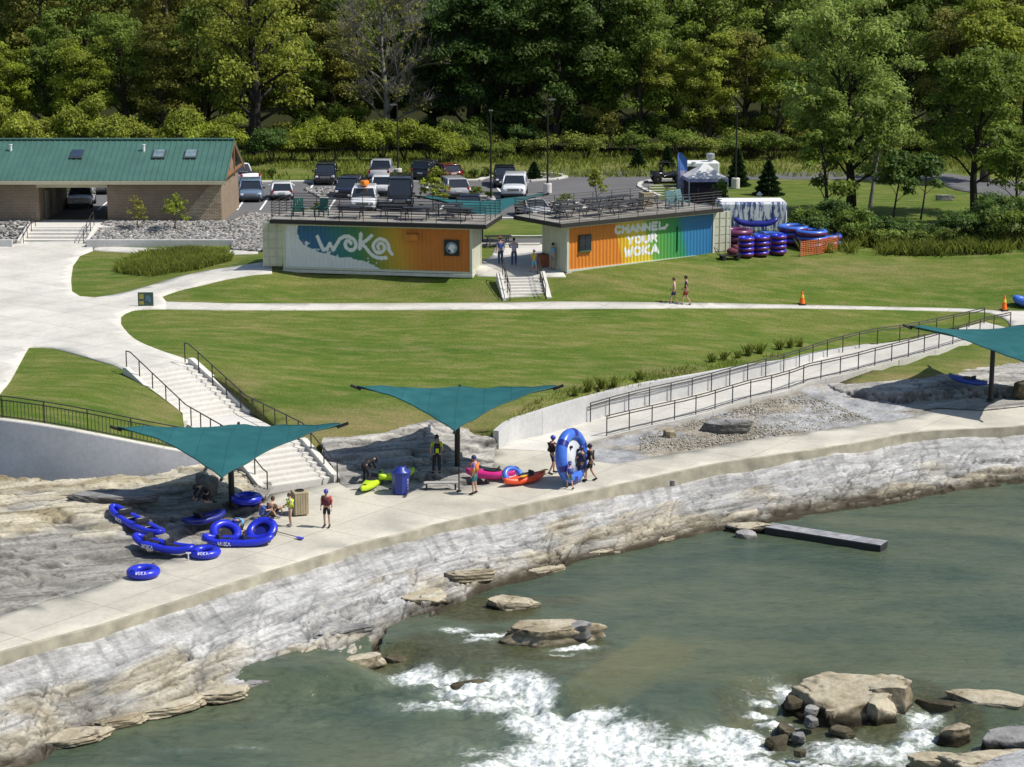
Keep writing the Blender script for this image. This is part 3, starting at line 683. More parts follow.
# ------------------------------------------------------------------ river
def water():
    st = .085
    x = np.arange(-24, 46, st); y = np.arange(56, 106, st); X, Y = np.meshgrid(x, y)
    wl = [P(*c)[:2] for c in [(300,690,-1.9),(375,662,-1.9),(405,663,-1.9),(445,680,-1.9),(500,690,-1.9),(545,705,-1.9),(600,722,-1.9),(650,738,-1.9),(690,742,-1.9),(722,728,-1.9),(752,706,-1.9),(790,690,-1.9),(850,720,-1.9),(905,722,-1.9),(925,716,-1.9),(960,730,-1.9),(1100,740,-1.9)]]
    wl = [(wl[0][0] - 30, wl[0][1] + 2)] + wl
    W = catmull(wl, .8)
    d = np.full(X.shape, 1e9); sg = np.ones(X.shape)
    for i in range(len(W) - 1):
        a, b = W[i], W[i + 1]; e = b - a; L2 = e @ e
        if L2 < 1e-9: continue
        t = np.clip(((X - a[0]) * e[0] + (Y - a[1]) * e[1]) / L2, 0, 1); dx = X - a[0] - t * e[0]; dy = Y - a[1] - t * e[1]; dd = np.hypot(dx, dy)
        u = dd < d; d = np.where(u, dd, d); sg = np.where(u, np.sign(e[0] * (Y - a[1]) - e[1] * (X - a[0])), sg)
    sd = d * sg       # positive upstream
    lvl = -2.1 + .6 * sstep(-.5, 1.5, sd)
    foam = np.zeros(X.shape)
    def f(px, py, rx, ry, a, z=-2.0, rot=0):
        nonlocal foam
        cx, cy, _ = P(px, py, z); c, s_ = math.cos(rot), math.sin(rot); u = (X - cx) * c + (Y - cy) * s_; v = -(X - cx) * s_ + (Y - cy) * c
        foam = np.maximum(foam, a * np.exp(-(u / rx) ** 2 - (v / ry) ** 2))
    for q in [(415,676,1.1,.8,.95),(440,682,1.4,.6,.8),(470,692,1.5,1.0,.95),(450,705,2.2,.7,.75),(420,703,1.4,.5,.55),(510,690,1.3,1.1,.95),(500,705,1.6,.9,.9),(538,700,.8,1.4,1.0),(535,722,1.2,1.2,1.0),(570,733,1.8,1.6,1.1),(610,742,2.0,1.6,1.1),(555,755,2.2,1.4,1.0),(620,762,2.6,1.2,.95),(500,765,1.8,.9,.75),(660,756,1.6,1.2,1.0),(700,752,1.6,1.3,1.05),(735,745,1.4,1.3,1.0),(745,765,1.6,1.0,.9),(725,735,.9,.6,.9),(480,750,1.6,.9,.45),(590,720,1.4,.6,.9),
              (455,637,.8,.5,.75,-1.75),(490,642,1.2,.28,.9,-1.75,.25),(478,648,.8,.3,.6,-1.8,.25),(575,657,1.1,.3,.8,-1.8,.2),(562,662,.8,.2,.6,-1.8),(790,692,.7,1.0,.8,-1.8,.5),(765,705,.7,.6,.8),(760,716,.8,.5,.7),(775,726,.9,.45,.75),(850,750,2.0,1.2,.75),(885,757,1.6,.7,.7),(828,765,1.2,.7,.8),(920,738,.7,.9,.9),(925,722,.8,.7,.85),(905,748,.9,.8,.75),(795,760,.8,.6,.7),
              (180,748,.8,.3,.3),(250,746,.9,.3,.42),(430,745,1.2,1.4,.3),(135,757,.5,.2,.25),(270,760,.9,.3,.25),(300,722,1.2,.3,.2),(590,685,.4,.5,.12)]: f(*q)
    down = 1 - sstep(-.3, .6, sd); near = np.exp(-np.maximum(-sd, 0) / 3.2) * down
    z = lvl + (fbm(X * 1.6, Y * 1.6, 7, 4) - .5) * .5 * np.clip(near * .6 + foam * 1.0, 0, 1.1) + (fbm(X * .9 + Y * .2, Y * 1.5, 8, 4) - .5) * .07 + (fbm(X * 4.5, Y * 4.5, 9, 3) - .5) * .3 * np.clip(foam, 0, 1)
    z += .26 * np.exp(-((sd + 1.2) / .8) ** 2) * np.clip(foam, 0, 1) + .13 * np.sin(-sd * 2.6 + 3 * fbm(X * .5, Y * .5, 19, 3)) * np.clip(foam * 1.2 - .2, 0, 1)
    shal = np.zeros(X.shape)
    def g(px, py, rx, ry, a, z_=-1.6, rot=0):
        nonlocal shal
        cx, cy, _ = P(px, py, z_); c, s_ = math.cos(rot), math.sin(rot); u = (X - cx) * c + (Y - cy) * s_; v = -(X - cx) * s_ + (Y - cy) * c
        shal = np.maximum(shal, a * (1 - sstep(.55, 1.1, (u / rx) ** 2 + (v / ry) ** 2 + (fbm(X, Y, 12, 3) - .5) * .3)))
    for q in [(470,648,3.4,2.0,.8),(430,655,2.4,1.7,.85),(540,650,3.0,1.6,.75),(500,675,2.5,1.3,.85),(485,612,2.2,1.8,.95),(550,604,1.6,.9,.5),(595,675,1.3,.65,.55),(625,660,2.8,1.0,.35),
              (820,705,4.0,3.2,.9),(790,745,2.6,2.0,.9),(760,735,1.5,1.4,.6),(900,700,2.0,2.4,.75),(870,745,2.5,1.2,.6),(940,712,1.6,2.0,.85),(700,718,2.4,.8,.3)]: g(*q)
    # submerged weir slab, a straight sided concrete apron under the smooth water
    slb = np.zeros(X.shape)
    def slab(pts, a):
        nonlocal slb
        poly = [P(px, py, -1.7)[:2] for px, py in pts]; k = inside(poly, X, Y); slb = np.maximum(slb, np.where(k, a, 0))
    slab([(560,690),(598,668),(645,640),(700,652),(620,700),(582,712)], .8); slab([(592,705),(640,676),(700,655),(690,668),(640,700),(604,716)], .55)
    slab([(690,742),(718,722),(760,700),(786,700),(740,728),(712,744)], .75)
    slab([(640,640),(1000,655),(1000,672),(760,690),(660,690)], .25)
    for _ in range(4): slb[1:-1, 1:-1] = (slb[1:-1, 1:-1] * 2 + slb[:-2, 1:-1] + slb[2:, 1:-1] + slb[1:-1, :-2] + slb[1:-1, 2:]) / 6
    for _ in range(2): shal[1:-1, 1:-1] = (shal[1:-1, 1:-1] * 2 + shal[:-2, 1:-1] + shal[2:, 1:-1] + shal[1:-1, :-2] + shal[1:-1, 2:]) / 6
    ny, nx = X.shape; V = np.stack([X, Y, z], -1).reshape(-1, 3)
    i = np.arange(ny - 1)[:, None] * nx + np.arange(nx - 1)[None]; F = np.stack([i, i + 1, i + nx + 1, i + nx], -1).reshape(-1, 4)
    me = fast('river', V, F); fltattr(me, foam.ravel(), 'foam'); fltattr(me, shal.ravel(), 'shallow'); fltattr(me, slb.ravel(), 'slab')
    m, nt = new_mat('river_water'); v = coords(nt)
    mp = nd(nt, 'ShaderNodeMapping'); mp.inputs['Rotation'].default_value = (0, 0, .35); mp.inputs['Scale'].default_value = (.5, 1.2, 1); nt.links.new(v, mp.inputs[0])
    A = lambda n: nd(nt, 'ShaderNodeAttribute', attribute_name=n).outputs['Fac']
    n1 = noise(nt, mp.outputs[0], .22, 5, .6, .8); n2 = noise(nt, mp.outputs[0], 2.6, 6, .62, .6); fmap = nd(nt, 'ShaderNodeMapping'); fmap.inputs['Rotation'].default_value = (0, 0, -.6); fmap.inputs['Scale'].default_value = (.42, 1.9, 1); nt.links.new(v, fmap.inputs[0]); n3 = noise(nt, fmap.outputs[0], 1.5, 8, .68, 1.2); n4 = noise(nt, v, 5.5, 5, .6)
    base = ramp(nt, n1, [(.34, (.056, .082, .055)), (.5, (.086, .11, .066)), (.66, (.115, .133, .08))])
    bed = ramp(nt, n4, [(.3, (.024, .024, .009)), (.55, (.07, .062, .022)), (.75, (.11, .098, .04))])
    base = mixc(nt, 1.0, base, ramp(nt, n2, [(.32, (.72, .74, .76)), (.5, (1, 1, 1)), (.68, (1.0, 1.0, 1.0))]), 'MULTIPLY')  # ripple light and dark put into the colour, along with turbid swirls
    base = mixc(nt, mathn(nt, 'MULTIPLY', A('shallow'), .8), base, bed)
    base = mixc(nt, mathn(nt, 'MULTIPLY', A('slab'), .6), base, (.17, .16, .065))
    aer = mathn(nt, 'MULTIPLY', mathn(nt, 'MULTIPLY', A('foam'), 1.1, True), .6); base = mixc(nt, aer, base, (.2, .25, .2))
    # foam where the turbulence is, torn up by noise
    th = mathn(nt, 'SUBTRACT', 1.1, mathn(nt, 'MULTIPLY', A('foam'), 1.02)); lace = mathn(nt, 'ADD', mathn(nt, 'MULTIPLY', n3, .95), mathn(nt, 'MULTIPLY', n4, .5))
    fm = mathn(nt, 'MULTIPLY', mathn(nt, 'SUBTRACT', lace, th), 2.4, True)
    fm = mathn(nt, 'MULTIPLY', fm, mathn(nt, 'MULTIPLY', A('foam'), 2.5, True))
    streak = mathn(nt, 'MULTIPLY', mathn(nt, 'SUBTRACT', n2, .66), 3.0, True)
    base = mixc(nt, mathn(nt, 'MULTIPLY', streak, .35), base, (.24, .28, .22))
    wht = ramp(nt, n4, [(.34, (.36, .42, .38)), (.47, (.64, .67, .65)), (.6, (.83, .85, .84))])
    col = mixc(nt, fm, base, wht)
    rg = mathn(nt, 'ADD', mathn(nt, 'MULTIPLY', fm, .6), .13)
    b1 = mathn(nt, 'ADD', mathn(nt, 'MULTIPLY', n2, .8), mathn(nt, 'MULTIPLY', n4, .28))
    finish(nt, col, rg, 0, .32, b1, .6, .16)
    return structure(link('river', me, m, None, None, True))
water()
mb = MB(); mb.quad((-200, -50, -3.4), (200, -50, -3.4), (200, 140, -3.4), (-200, 140, -3.4))
structure(mb.build('riverbed', M('river_mud', (.08, .07, .04), .9)))
mb = MB(); mb.box((0, 20, -2.3), (400, 70, .1)); structure(mb.build('river_reach', M('river_far', (.08, .1, .07), .2)))

# ------------------------------------------------------------------ boulders
def rock_shape(seed, dim, cuts=10, flat=.7, sub=4, strat=.0):
    if max(dim) > 1.7: sub = 5
    r = random.Random(seed); bm = bmesh.new(); bmesh.ops.create_icosphere(bm, subdivisions=sub, radius=1)
    P_ = [(Vector((0, 0, 1)), flat * .8)] + [(Vector((math.cos(i * 6.283 / cuts + r.uniform(-.35, .35)), math.sin(i * 6.283 / cuts + r.uniform(-.35, .35)), r.uniform(-.12, .3))).normalized(), r.uniform(.55, .8)) for i in range(cuts)] + [(Vector((r.uniform(-.5, .5), r.uniform(-.5, .5), 1)).normalized(), flat * r.uniform(.62, .85)) for _ in range(2)]
    for v in bm.verts:
        for n, d in P_:
            k = v.co.dot(n) - d
            if k > 0: v.co -= n * k * .97
    co = np.array([v.co[:] for v in bm.verts]); nz = fbm(co[:, 0] * 2.2 + co[:, 2] * 1.7 + seed, co[:, 1] * 2.2 - co[:, 2], seed, 5) - .5
    nf = fbm(co[:, 0] * 7 + co[:, 2] * 5 + seed, co[:, 1] * 7 - co[:, 2] * 4, seed + 3, 4) - .5
    st_ = fbm(co[:, 2] * 5.5 + co[:, 0] * .4 + seed, co[:, 1] * .5, seed + 7, 3) - .5
    ckk = -.07 * (1 - sstep(0, .03, np.abs(fbm(co[:, 0] * 1.1 + seed, co[:, 1] * 1.1 + co[:, 2] * .8, seed + 9, 3) - .5))) + .05 * (fbm(co[:, 0] * 16, co[:, 1] * 16 + co[:, 2] * 13, seed + 4, 3) - .5)
    for v, a, b, q, c_ in zip(bm.verts, nz, nf, st_, ckk): v.co.x *= 1 + .14 * a + .1 * b + .2 * q + c_; v.co.y *= 1 + .14 * a + .1 * b + .2 * q + c_; v.co.z *= 1 + .12 * a + .09 * b + c_
    V = np.array([v.co[:] for v in bm.verts]) * np.array(dim) * .5 / np.array([.8, .8, .7]); F = [[q.index for q in f.verts] for f in bm.faces]; bm.free()
    return V, np.array(F)
def boulder(name, label, px, py, z, dim, seed, rz_=0, tone='tan', wet=.12, group=None, cuts=10, flat=.7, cat='rock', zo=0):
    V, F = rock_shape(seed, dim, cuts, flat); x, y, zz = P(px, py, z); me = fast(name, V, F)
    pals = {'tan': [(.2, (.32, .265, .175)), (.5, (.52, .455, .325)), (.8, (.62, .56, .43))], 'gray': [(.2, (.17, .165, .16)), (.5, (.30, .295, .285)), (.8, (.42, .41, .4))], 'dark': [(.2, (.035, .03, .02)), (.5, (.09, .075, .045)), (.8, (.15, .13, .085))], 'white': [(.2, (.36, .36, .36)), (.6, (.55, .55, .55)), (.9, (.62, .62, .62))]}
    k = fbm(V[:, 0] * 1.6 + seed, V[:, 1] * 1.6 + V[:, 2] * 2.5, seed, 5); col = pal(k, pals[tone])
    zw = V[:, 2] - V[:, 2].min(); hh = V[:, 2] / dim[2]
    w = (1 - sstep(-.05, wet + .001, hh + (k - .5) * .3))[:, None] if wet > 0 else 0
    col = col * (1 - w) + np.array([.045, .036, .02]) * w
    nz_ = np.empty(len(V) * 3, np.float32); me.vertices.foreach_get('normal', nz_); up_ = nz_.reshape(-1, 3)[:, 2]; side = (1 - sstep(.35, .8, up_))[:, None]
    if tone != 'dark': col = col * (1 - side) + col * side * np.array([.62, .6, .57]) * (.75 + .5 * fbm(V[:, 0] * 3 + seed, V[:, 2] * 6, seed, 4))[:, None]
    ck = np.abs(fbm(V[:, 0] * .7 + seed, V[:, 1] * .7 + V[:, 2] * .5, seed + 9, 3) - .5); col = col * (1 - .65 * (1 - sstep(.0, .018, ck)))[:, None]
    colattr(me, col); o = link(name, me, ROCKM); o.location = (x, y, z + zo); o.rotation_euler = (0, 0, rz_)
    return tag(o, label, cat, group)
boulder('boulder', 'large flat topped tan boulder in the rapids beside the near river bank', 556, 642, -1.75, (4.2, 2.6, 1.6), 3, .15, 'tan', .12, zo=.25, flat=.62, cuts=12)
boulder('boulder', 'grey block lying on the right end of the flat rapids boulder', 578, 628, -1.02, (1.15, .8, .65), 9, .4, 'gray', 0, zo=-.05)
for k, (px, py, d, lb, tn) in enumerate([(72,738,(2.6,1.2,.4),'flat tan slab at the waterline farthest left','tan'),(118,722,(2.2,1.0,.4),'flat tan slab at the waterline, second from the left','tan'),(168,708,(3.0,1.1,.4),'long tan slab at the waterline below the lone tube','tan'),(222,694,(2.4,1.2,.45),'broken tan slab at the waterline left of the bank bulge','tan'),(268,683,(2.0,.9,.4),'pale slab at the waterline on the bank bulge','gray'),(312,668,(2.8,1.3,.45),'cream slab tilted above the waterline left of the rounded rock','tan'),(398,603,(2.6,1.2,.4),'grey white slab halfway up the bank above the wet ledge','gray'),(512,573,(2.4,1.0,.4),'pale slab on the bank above the low rounded boulder','tan'),(548,571,(2.2,.8,.35),'tan slab at the waterline right of the low rounded boulder','tan'),(602,553,(2.6,.8,.35),'thin tan slab at the waterline mid way to the beam','tan'),(655,541,(2.2,.8,.35),'thin tan slab at the waterline left of the beam','tan'),(345,632,(2.6,1.1,.4),'whitish slab lying on the upper bank above the rounded rock','gray')]):
    boulder('flat_rock', lb, px, py, -1.95 if px < 320 and py > 660 else (-1.5 if py < 580 else -1.35), d, 120 + k, .42 + .1 * (k % 3), tn, .0, None, 9, .5, zo=.08)
for k, (px, py, d, rot, lb) in enumerate([(440,617,(2.6,1.3,.5),.5,'dark wet ledge joining the bank to the rapids, upper left'),(474,613,(2.0,1.1,.45),.3,'dark wet ledge close to the low rounded boulder'),(408,640,(2.2,1.2,.5),.7,'dark wet ledge at the foot of the bank by the white water'),(452,632,(1.7,.8,.4),.2,'brown wet slab in the middle of the shallow run'),(398,660,(1.1,.8,.5),.2,'dark rock where the white water leaves the bank'),(470,684,(1.5,.6,.4),.1,'mossy olive rock breaking through the white water')]): boulder('wet_rock', lb, px, py, -1.72 if py < 650 else -1.95, d, 90 + k, rot, 'dark', 0, zo=.02, flat=.5)
boulder('boulder', 'low rounded tan boulder in the shallows just off the bank ledge', 512, 608, -1.55, (2.4, 1.2, .8), 14, -.05, 'tan', .05, zo=.1)
boulder('boulder', 'small dark wet stone in the shallow run below the flat boulder', 506, 661, -1.85, (.55, .4, .35), 15, 0, 'dark', 0, zo=.1)
boulder('boulder', 'pale cobble at the foot of the flat boulder in the rapids', 523, 652, -1.75, (.55, .45, .35), 16, .3, 'gray', 0, zo=.1)
boulder('boulder', 'longer grey cobble under the front face of the flat rapids boulder', 540, 652, -1.75, (1.0, .5, .35), 17, .1, 'gray', 0, zo=.1)
boulder('boulder', 'dark jagged rock at the upstream corner of the flat rapids boulder', 515, 642, -1.7, (1.0, .8, .75), 18, .8, 'dark', 0, zo=.1)
boulder('boulder', 'big cracked tan boulder on the rock island in the right rapids', 845, 703, -1.75, (4.3, 3.2, 1.75), 21, -.15, 'tan', .12, zo=.05, cuts=14, flat=.66)
boulder('boulder', 'right hand broken half of the big tan island boulder, cracked along its top', 882, 699, -1.7, (2.3, 2.5, 1.75), 22, .35, 'tan', .12, zo=.05, cuts=13)
boulder('boulder', 'square tan block in front of the right broken half of the island boulder', 880, 716, -1.8, (1.1, 1.0, 1.2), 24, .1, 'tan', .1, zo=.05)
ISL = 'loose stones on the rock island'
for k, (px, py, d, tn, lb) in enumerate([(808,696,(.75,.6,.6),'gray','grey cobble on the left shoulder of the rock island'),(812,713,(.8,.6,.5),'gray','pale stone at the lower left of the rock island'),(811,724,(.8,.65,.6),'gray','rounded grey stone lowest on the left slope of the rock island'),
        (799,740,(.8,.6,.4),'gray','flat grey stone at the water edge below the rock island'),(831,716,(.7,.6,.55),'tan','tan stone tucked under the big island boulder'),(775,746,(1.2,.8,.9),'dark','black wet rock standing in the white water left of the island'),
        (795,703,(1.4,.9,.6),'dark','dark slanting slab beside the grey cobble on the island'),(785,733,(1.3,.7,.5),'dark','mossy dark rock shelf in the shallow water left of the island'),(842,734,(1.3,.8,.4),'dark','low wet brown rock in front of the island boulder'),(800,756,(.5,.4,.4),'dark','tiny dark stone in the foam below the island')]):
    boulder('rock', lb, px, py, -1.75 if py < 730 else -1.95, (d[0] * .85, d[1] * .8, d[2] * .62), 40 + k, k * .7, tn, 0, ISL, zo=.12)
boulder('boulder', 'long tan rock at the right edge across the channel, rounded top', 994, 708, -1.75, (3.2, 1.5, 1.2), 61, -.25, 'tan', .1, zo=.1)
boulder('boulder', 'dark triangular rock blade leaning in the side channel', 939, 709, -1.8, (1.9, .5, .8), 63, -.5, 'dark', 0, zo=.0)
boulder('boulder', 'tan topped rock in the small side channel near the bottom right', 953, 737, -1.9, (1.2, .9, .7), 64, .1, 'tan', .15, zo=.1)
boulder('boulder', 'thick broken ledge block at the bottom right bank', 1014, 744, -1.8, (2.2, 1.5, 1.0), 66, .2, 'gray', .05, zo=.1)
boulder('boulder', 'weathered tan ledge on the bottom right corner bank', 996, 768, -2.0, (4.4, 1.7, 1.0), 67, .25, 'tan', .1, zo=.1)
boulder('boulder', 'smooth whitish rock slab in the bottom right corner', 1022, 777, -1.9, (3.6, 2.2, 1.4), 68, .2, 'white', 0, zo=.25, flat=.55)
boulder('boulder', 'tan bank rock between the corner slab and the side channel', 940, 766, -2.0, (2.4, 1.3, .8), 69, .1, 'tan', .1, zo=.05)
boulder('boulder', 'dark boulder with flat top on the gravel above the deck', 726, 428, .35, (2.4, 1.2, .75), 71, -.03, 'gray', 0, zo=.18, flat=.6)
boulder('boulder', 'small angular tan stone alone on the gravel left of the dark boulder', 669, 435, .25, (.75, .45, .5), 72, .2, 'tan', 0, zo=.12)
boulder('boulder', 'fist sized dark stone lying below the deck kerb', 669, 484, -.5, (.6, .35, .3), 73, 0, 'gray', 0, zo=.1)
boulder('boulder', 'dark rock standing on the ledge at the right frame edge', 1022, 391, .5, (1.1, .9, .9), 75, 0, 'dark', 0, zo=.2)
boulder('boulder', 'rock slab shaded on top of the left terrace below the retaining wall', 112, 497, .85, (4.4, 1.6, .5), 76, .12, 'gray', 0, zo=.05, flat=.5)
boulder('boulder', 'upright dark rock behind the left sail post', 206, 488, .75, (1.1, .8, 1.1), 77, .3, 'gray', 0, zo=.2)
boulder('boulder', 'cream coloured ledge block at the near edge of the bank above the rapids', 425, 598, -1.25, (2.6, 1.4, .7), 78, .35, 'tan', .05, zo=.0, flat=.55)
boulder('boulder', 'pale ledge block overhanging the bank with a dark crack beneath', 470, 575, -1.0, (2.6, 1.0, .55), 79, .3, 'tan', 0, zo=.05, flat=.5)
boulder('boulder', 'rounded tan rock at the waterline left of the white water', 355, 668, -2.0, (2.1, 1.1, .9), 80, .25, 'tan', .1, zo=.1)
boulder('boulder', 'tan rock end by the base of the long dark beam', 747, 537, -1.5, (1.1, .6, .55), 81, .1, 'gray', 0, zo=.05)
boulder('boulder', 'cream slab carrying the shore end of the long dark beam', 748, 527, -1.3, (2.2, 1.0, .6), 82, -.2, 'tan', .05, zo=.02, flat=.5)
boulder('boulder', 'white flat stone lying in the far meadow by the trees', 945, 199, 3.75, (1.6, .6, .5), 83, 0, 'white', 0, zo=.15)
# the dark beam reaching into the river
a = Vector(P(768, 530, -1.42)); b = Vector(P(884, 549.5, -1.47)); dv = b - a
root = thing('wooden_beam', 'long dark squared beam reaching from the rocks out over the river', 'beam', (a + b) / 2, math.atan2(dv.y, dv.x))
DKW = M('weathered_timber', (.27, .265, .285), .75, .3, 2.5, .3, 12, col2=(.4, .395, .41)); DKS = M('wet_timber', (.03, .028, .03), .5, .2)
mb = MB(); mb.box((0, 0, 0), (dv.length, .85, .5), bev=.03); mb.build('beam', DKS, root)
mb = MB()
for k in range(4): mb.box((0, -.305 + .203 * k, .262), (dv.length - .03, .19, .03), bev=.008)
mb.build('top_planks', DKW, root)

# ------------------------------------------------------------------ main stairs
def flight(mb, c, dn, ax, n, tr, ri, ztop, w, m=0):
    for k in range(n):
        q = c + dn * ((k + .5) * tr); z = ztop - (k + 1) * ri
        # tread k sits below riser k; the last tread is the landing level
        mb.box((q.x, q.y, z - .3), (w, tr + .02, .6), math.atan2(ax.y, ax.x), m)
        e = c + dn * (k * tr + .0); 
def cheek(mb, c, dn, ax, off, n, tr, ri, ztop, wd=.28, up=.16, m=0, ext=.25):
    a = c + ax * off - dn * ext; b = c + ax * off + dn * (n * tr + ext); zt = ztop + up; zb = ztop - n * ri + up
    V = []
    for q, z in ((a, zt), (c + ax * off, zt), (c + ax * off + dn * (n * tr), zb), (b, zb)):
        for s_ in (-1, 1):
            e = q + ax * (s_ * wd / 2); V += [(e.x, e.y, z), (e.x, e.y, min(z - .9, zb - .6))]
    F = []
    for i in range(3):
        o = i * 4; F += [(o, o + 4, o + 6, o + 2), (o, o + 1, o + 5, o + 4), (o + 2, o + 6, o + 7, o + 3)]
    F += [(0, 2, 3, 1), (12, 13, 15, 14)]
    mb.add(V, F, m)
RAIL = M('black_rail_paint', (.035, .03, .028), .45, .1)
def rail_run(pts, h=.95, post=1.3, bars=(1.0,), name='handrail', parent=None, r=.03, mat=None, pickets=0, ends=True):
    'railing along 3d ground points: posts, top rail and extra bars (fractions of height)'
    mb = MB(); q = [Vector(p) for p in pts]; L = [0]
    for i in range(len(q) - 1): L.append(L[-1] + (q[i + 1] - q[i]).length)
    def at(t):
        for i in range(len(q) - 1):
            if t <= L[i + 1] or i == len(q) - 2: return q[i].lerp(q[i + 1], min(1, (t - L[i]) / max(1e-6, L[i + 1] - L[i])))
    for f in bars: mb.tube([p + Vector((0, 0, h * f)) for p in q], r, 6)
    n = max(1, round(L[-1] / post))
    for i in range(n + 1):
        p = at(L[-1] * i / n); mb.tube([p + Vector((0, 0, -.08)), p + Vector((0, 0, h))], r * 1.05, 6)
    if pickets:
        k = int(L[-1] / pickets)
        for i in range(k + 1):
            p = at(L[-1] * i / k); mb.tube([p + Vector((0, 0, h * bars[-1])), p + Vector((0, 0, h * bars[1]))], r * .5, 4)
    return mb.build(name, mat or RAIL, parent)
ST = thing('staircase', 'wide two flight concrete staircase from the plaza down to the river deck', 'staircase', (0, 0, 0))
mb = MB(); flight(mb, MID, DN, AX, N1, TR1, RI, 2.96, SW); mb.build('steps', STEPC, ST)
mb = MB(); flight(mb, S2T, DN2, AX2, N2 - 1, TR2, RI, ZL + .02, 3.4); mb.build('steps', STEPC, ST)
LW = SW / 2; lp = [edge(E1, AX, -LW, 0)[:2], edge(S2T, AX2, -1.7, 0)[:2], edge(S2T, AX2, 1.7, 0)[:2], edge(E1, AX, LW, 0)[:2]]
mb = MB(); mb.prism(lp, ZL - .7, ZL + .03, axis='z'); mb.build('landing', STEPC, ST)
for off in (-1, 1):
    mb = MB(); cheek(mb, MID, DN, AX, off * (SW / 2 + .14), N1, TR1, RI, 2.96); mb.build('cheek_wall', STEPC, ST)
    mb = MB(); cheek(mb, S2T, DN2, AX2, off * 1.84, N2 - 1, TR2, RI, ZL + .02); mb.build('cheek_wall', STEPC, ST)
def V3(t, z): return (t[0], t[1], z)
for sgn in (-1, 1):
    w = sgn * (SW / 2 - .05)
    a0 = edge(MID - DN * .45, AX, w, 2.95); a1 = edge(MID, AX, w, 2.95); b1 = edge(E1, AX, w, ZL); b2 = edge(S2T, AX2, sgn * 1.75, ZL); c1 = edge(S2T + DN2 * 3.0, AX2, sgn * 1.75, .1); c2 = edge(S2T + DN2 * 3.5, AX2, sgn * 1.75, .03)
    rail_run([a0, a1, b1, b2, c1, c2], .95, 1.35, (1.0,), 'handrail', ST)

# ------------------------------------------------------------------ retaining walls
def wall_strip(name, label, top, base, th=.3, mat=None, cap=True):
    root = thing(name, label, 'wall', (0, 0, 0)); n = min(len(top), len(base)); mb = MB(); cp = MB()
    for i in range(n - 1):
        a, b = Vector(top[i]), Vector(top[i + 1]); c, d = Vector(base[i]), Vector(base[i + 1])
        def back(p, q, w): 
            e = Vector((q.y - p.y, -(q.x - p.x), 0)).normalized() * -w; return e
        e = back(a, b, th); lo = Vector((0, 0, -.5)); f_ = e.normalized() * -.09; a, b, c, d = a + f_, b + f_, c + f_, d + f_
        mb.add([c + lo, d + lo, Vector((d.x, d.y, b.z)), Vector((c.x, c.y, a.z)), Vector((d.x, d.y, b.z)) + e, Vector((c.x, c.y, a.z)) + e, c + lo + e, d + lo + e], [(0, 1, 2, 3), (3, 2, 4, 5), (6, 5, 4, 7)] + ([(0, 3, 5, 6)] if i == 0 else []) + ([(1, 7, 4, 2)] if i == n - 2 else []))
    wf_ = mb.build('wall_face', mat or CONCW, root, True); wf_.data.set_sharp_from_angle(angle=.6); return root
wt = catmull([walltop[0], *walltop[1:], P(205, 457, .95)], .7)
bs = catmull([P(-160,480,.2), P(0,479,.2), P(52,478,.2), P(100,476,.2), P(150,470,.3), P(188,463,.5), P(205,460,.6)], .7)
def rsn(c, n):
    L = np.concatenate([[0], np.cumsum(np.linalg.norm(np.diff(c[:, :2], axis=0), axis=1))]); t = np.linspace(0, L[-1], n)
    return np.stack([np.interp(t, L, c[:, k]) for k in range(3)], 1)
A_ = rsn(wt, 50); A_[:, 1] = np.polyval(np.polyfit(A_[:, 0], A_[:, 1], 3), A_[:, 0]); A_[:, 2] = np.polyval(np.polyfit(A_[:, 0], A_[:, 2], 4), A_[:, 0]); B_ = A_.copy(); B_[:, 2] = .1; 
A_[:, 2] += .05
LWALL = wall_strip('retaining_wall', 'curved grey concrete retaining wall left of the stairs below the grass', A_, B_, .3, CONCL)
mb = MB()
mb.tube([Vector(p) + Vector((0, .12, .02)) for p in A_], .17, 4, flat=.35); mb.build('coping', CONC, LWALL)
fp = [Vector(p) + Vector((.0, .22, .03)) for p in A_[::4]]; fp.append(fp[-1] + Vector((.9, .15, -.05)))
FN = thing('picket_fence', 'black metal picket fence along the top of the left retaining wall', 'fence', (0, 0, 0))
rail_run(fp, 1.05, 2.0, (1.0, .82, .1), 'railing', FN, .028, None, .17)
wt2 = rsn(catmull([P(*c) for c in rampwall_top], .6), 60); b2 = wt2.copy(); b2[:, 2] = -.2; wt2[:, 2] += .06
W2 = wall_strip('retaining_wall', 'pale curved concrete retaining wall along the upper side of the ramp', wt2, b2, .3)
for k, (line, lab, sh) in enumerate(((RA, 'black double rail handrail on the wall side of the ramp', .12), (RB, 'black double rail handrail on the open river side of the ramp', -.12))):
    hr = thing('handrail', lab, 'railing', (0, 0, 0)); i0 = 16 if k == 0 else 9
    pts = [Vector(p) + Vector((0, 0, .07)) for p in line[i0::4]]
    sd_ = Vector((pts[1].y - pts[0].y, -(pts[1].x - pts[0].x), 0)).normalized() * (.25 if k == 0 else -.15); pts = [p + sd_ for p in pts]
    rail_run(pts, .98, 1.45, (1.0, .86, .1) if k else (1.0, .86), 'railing', hr, .03)
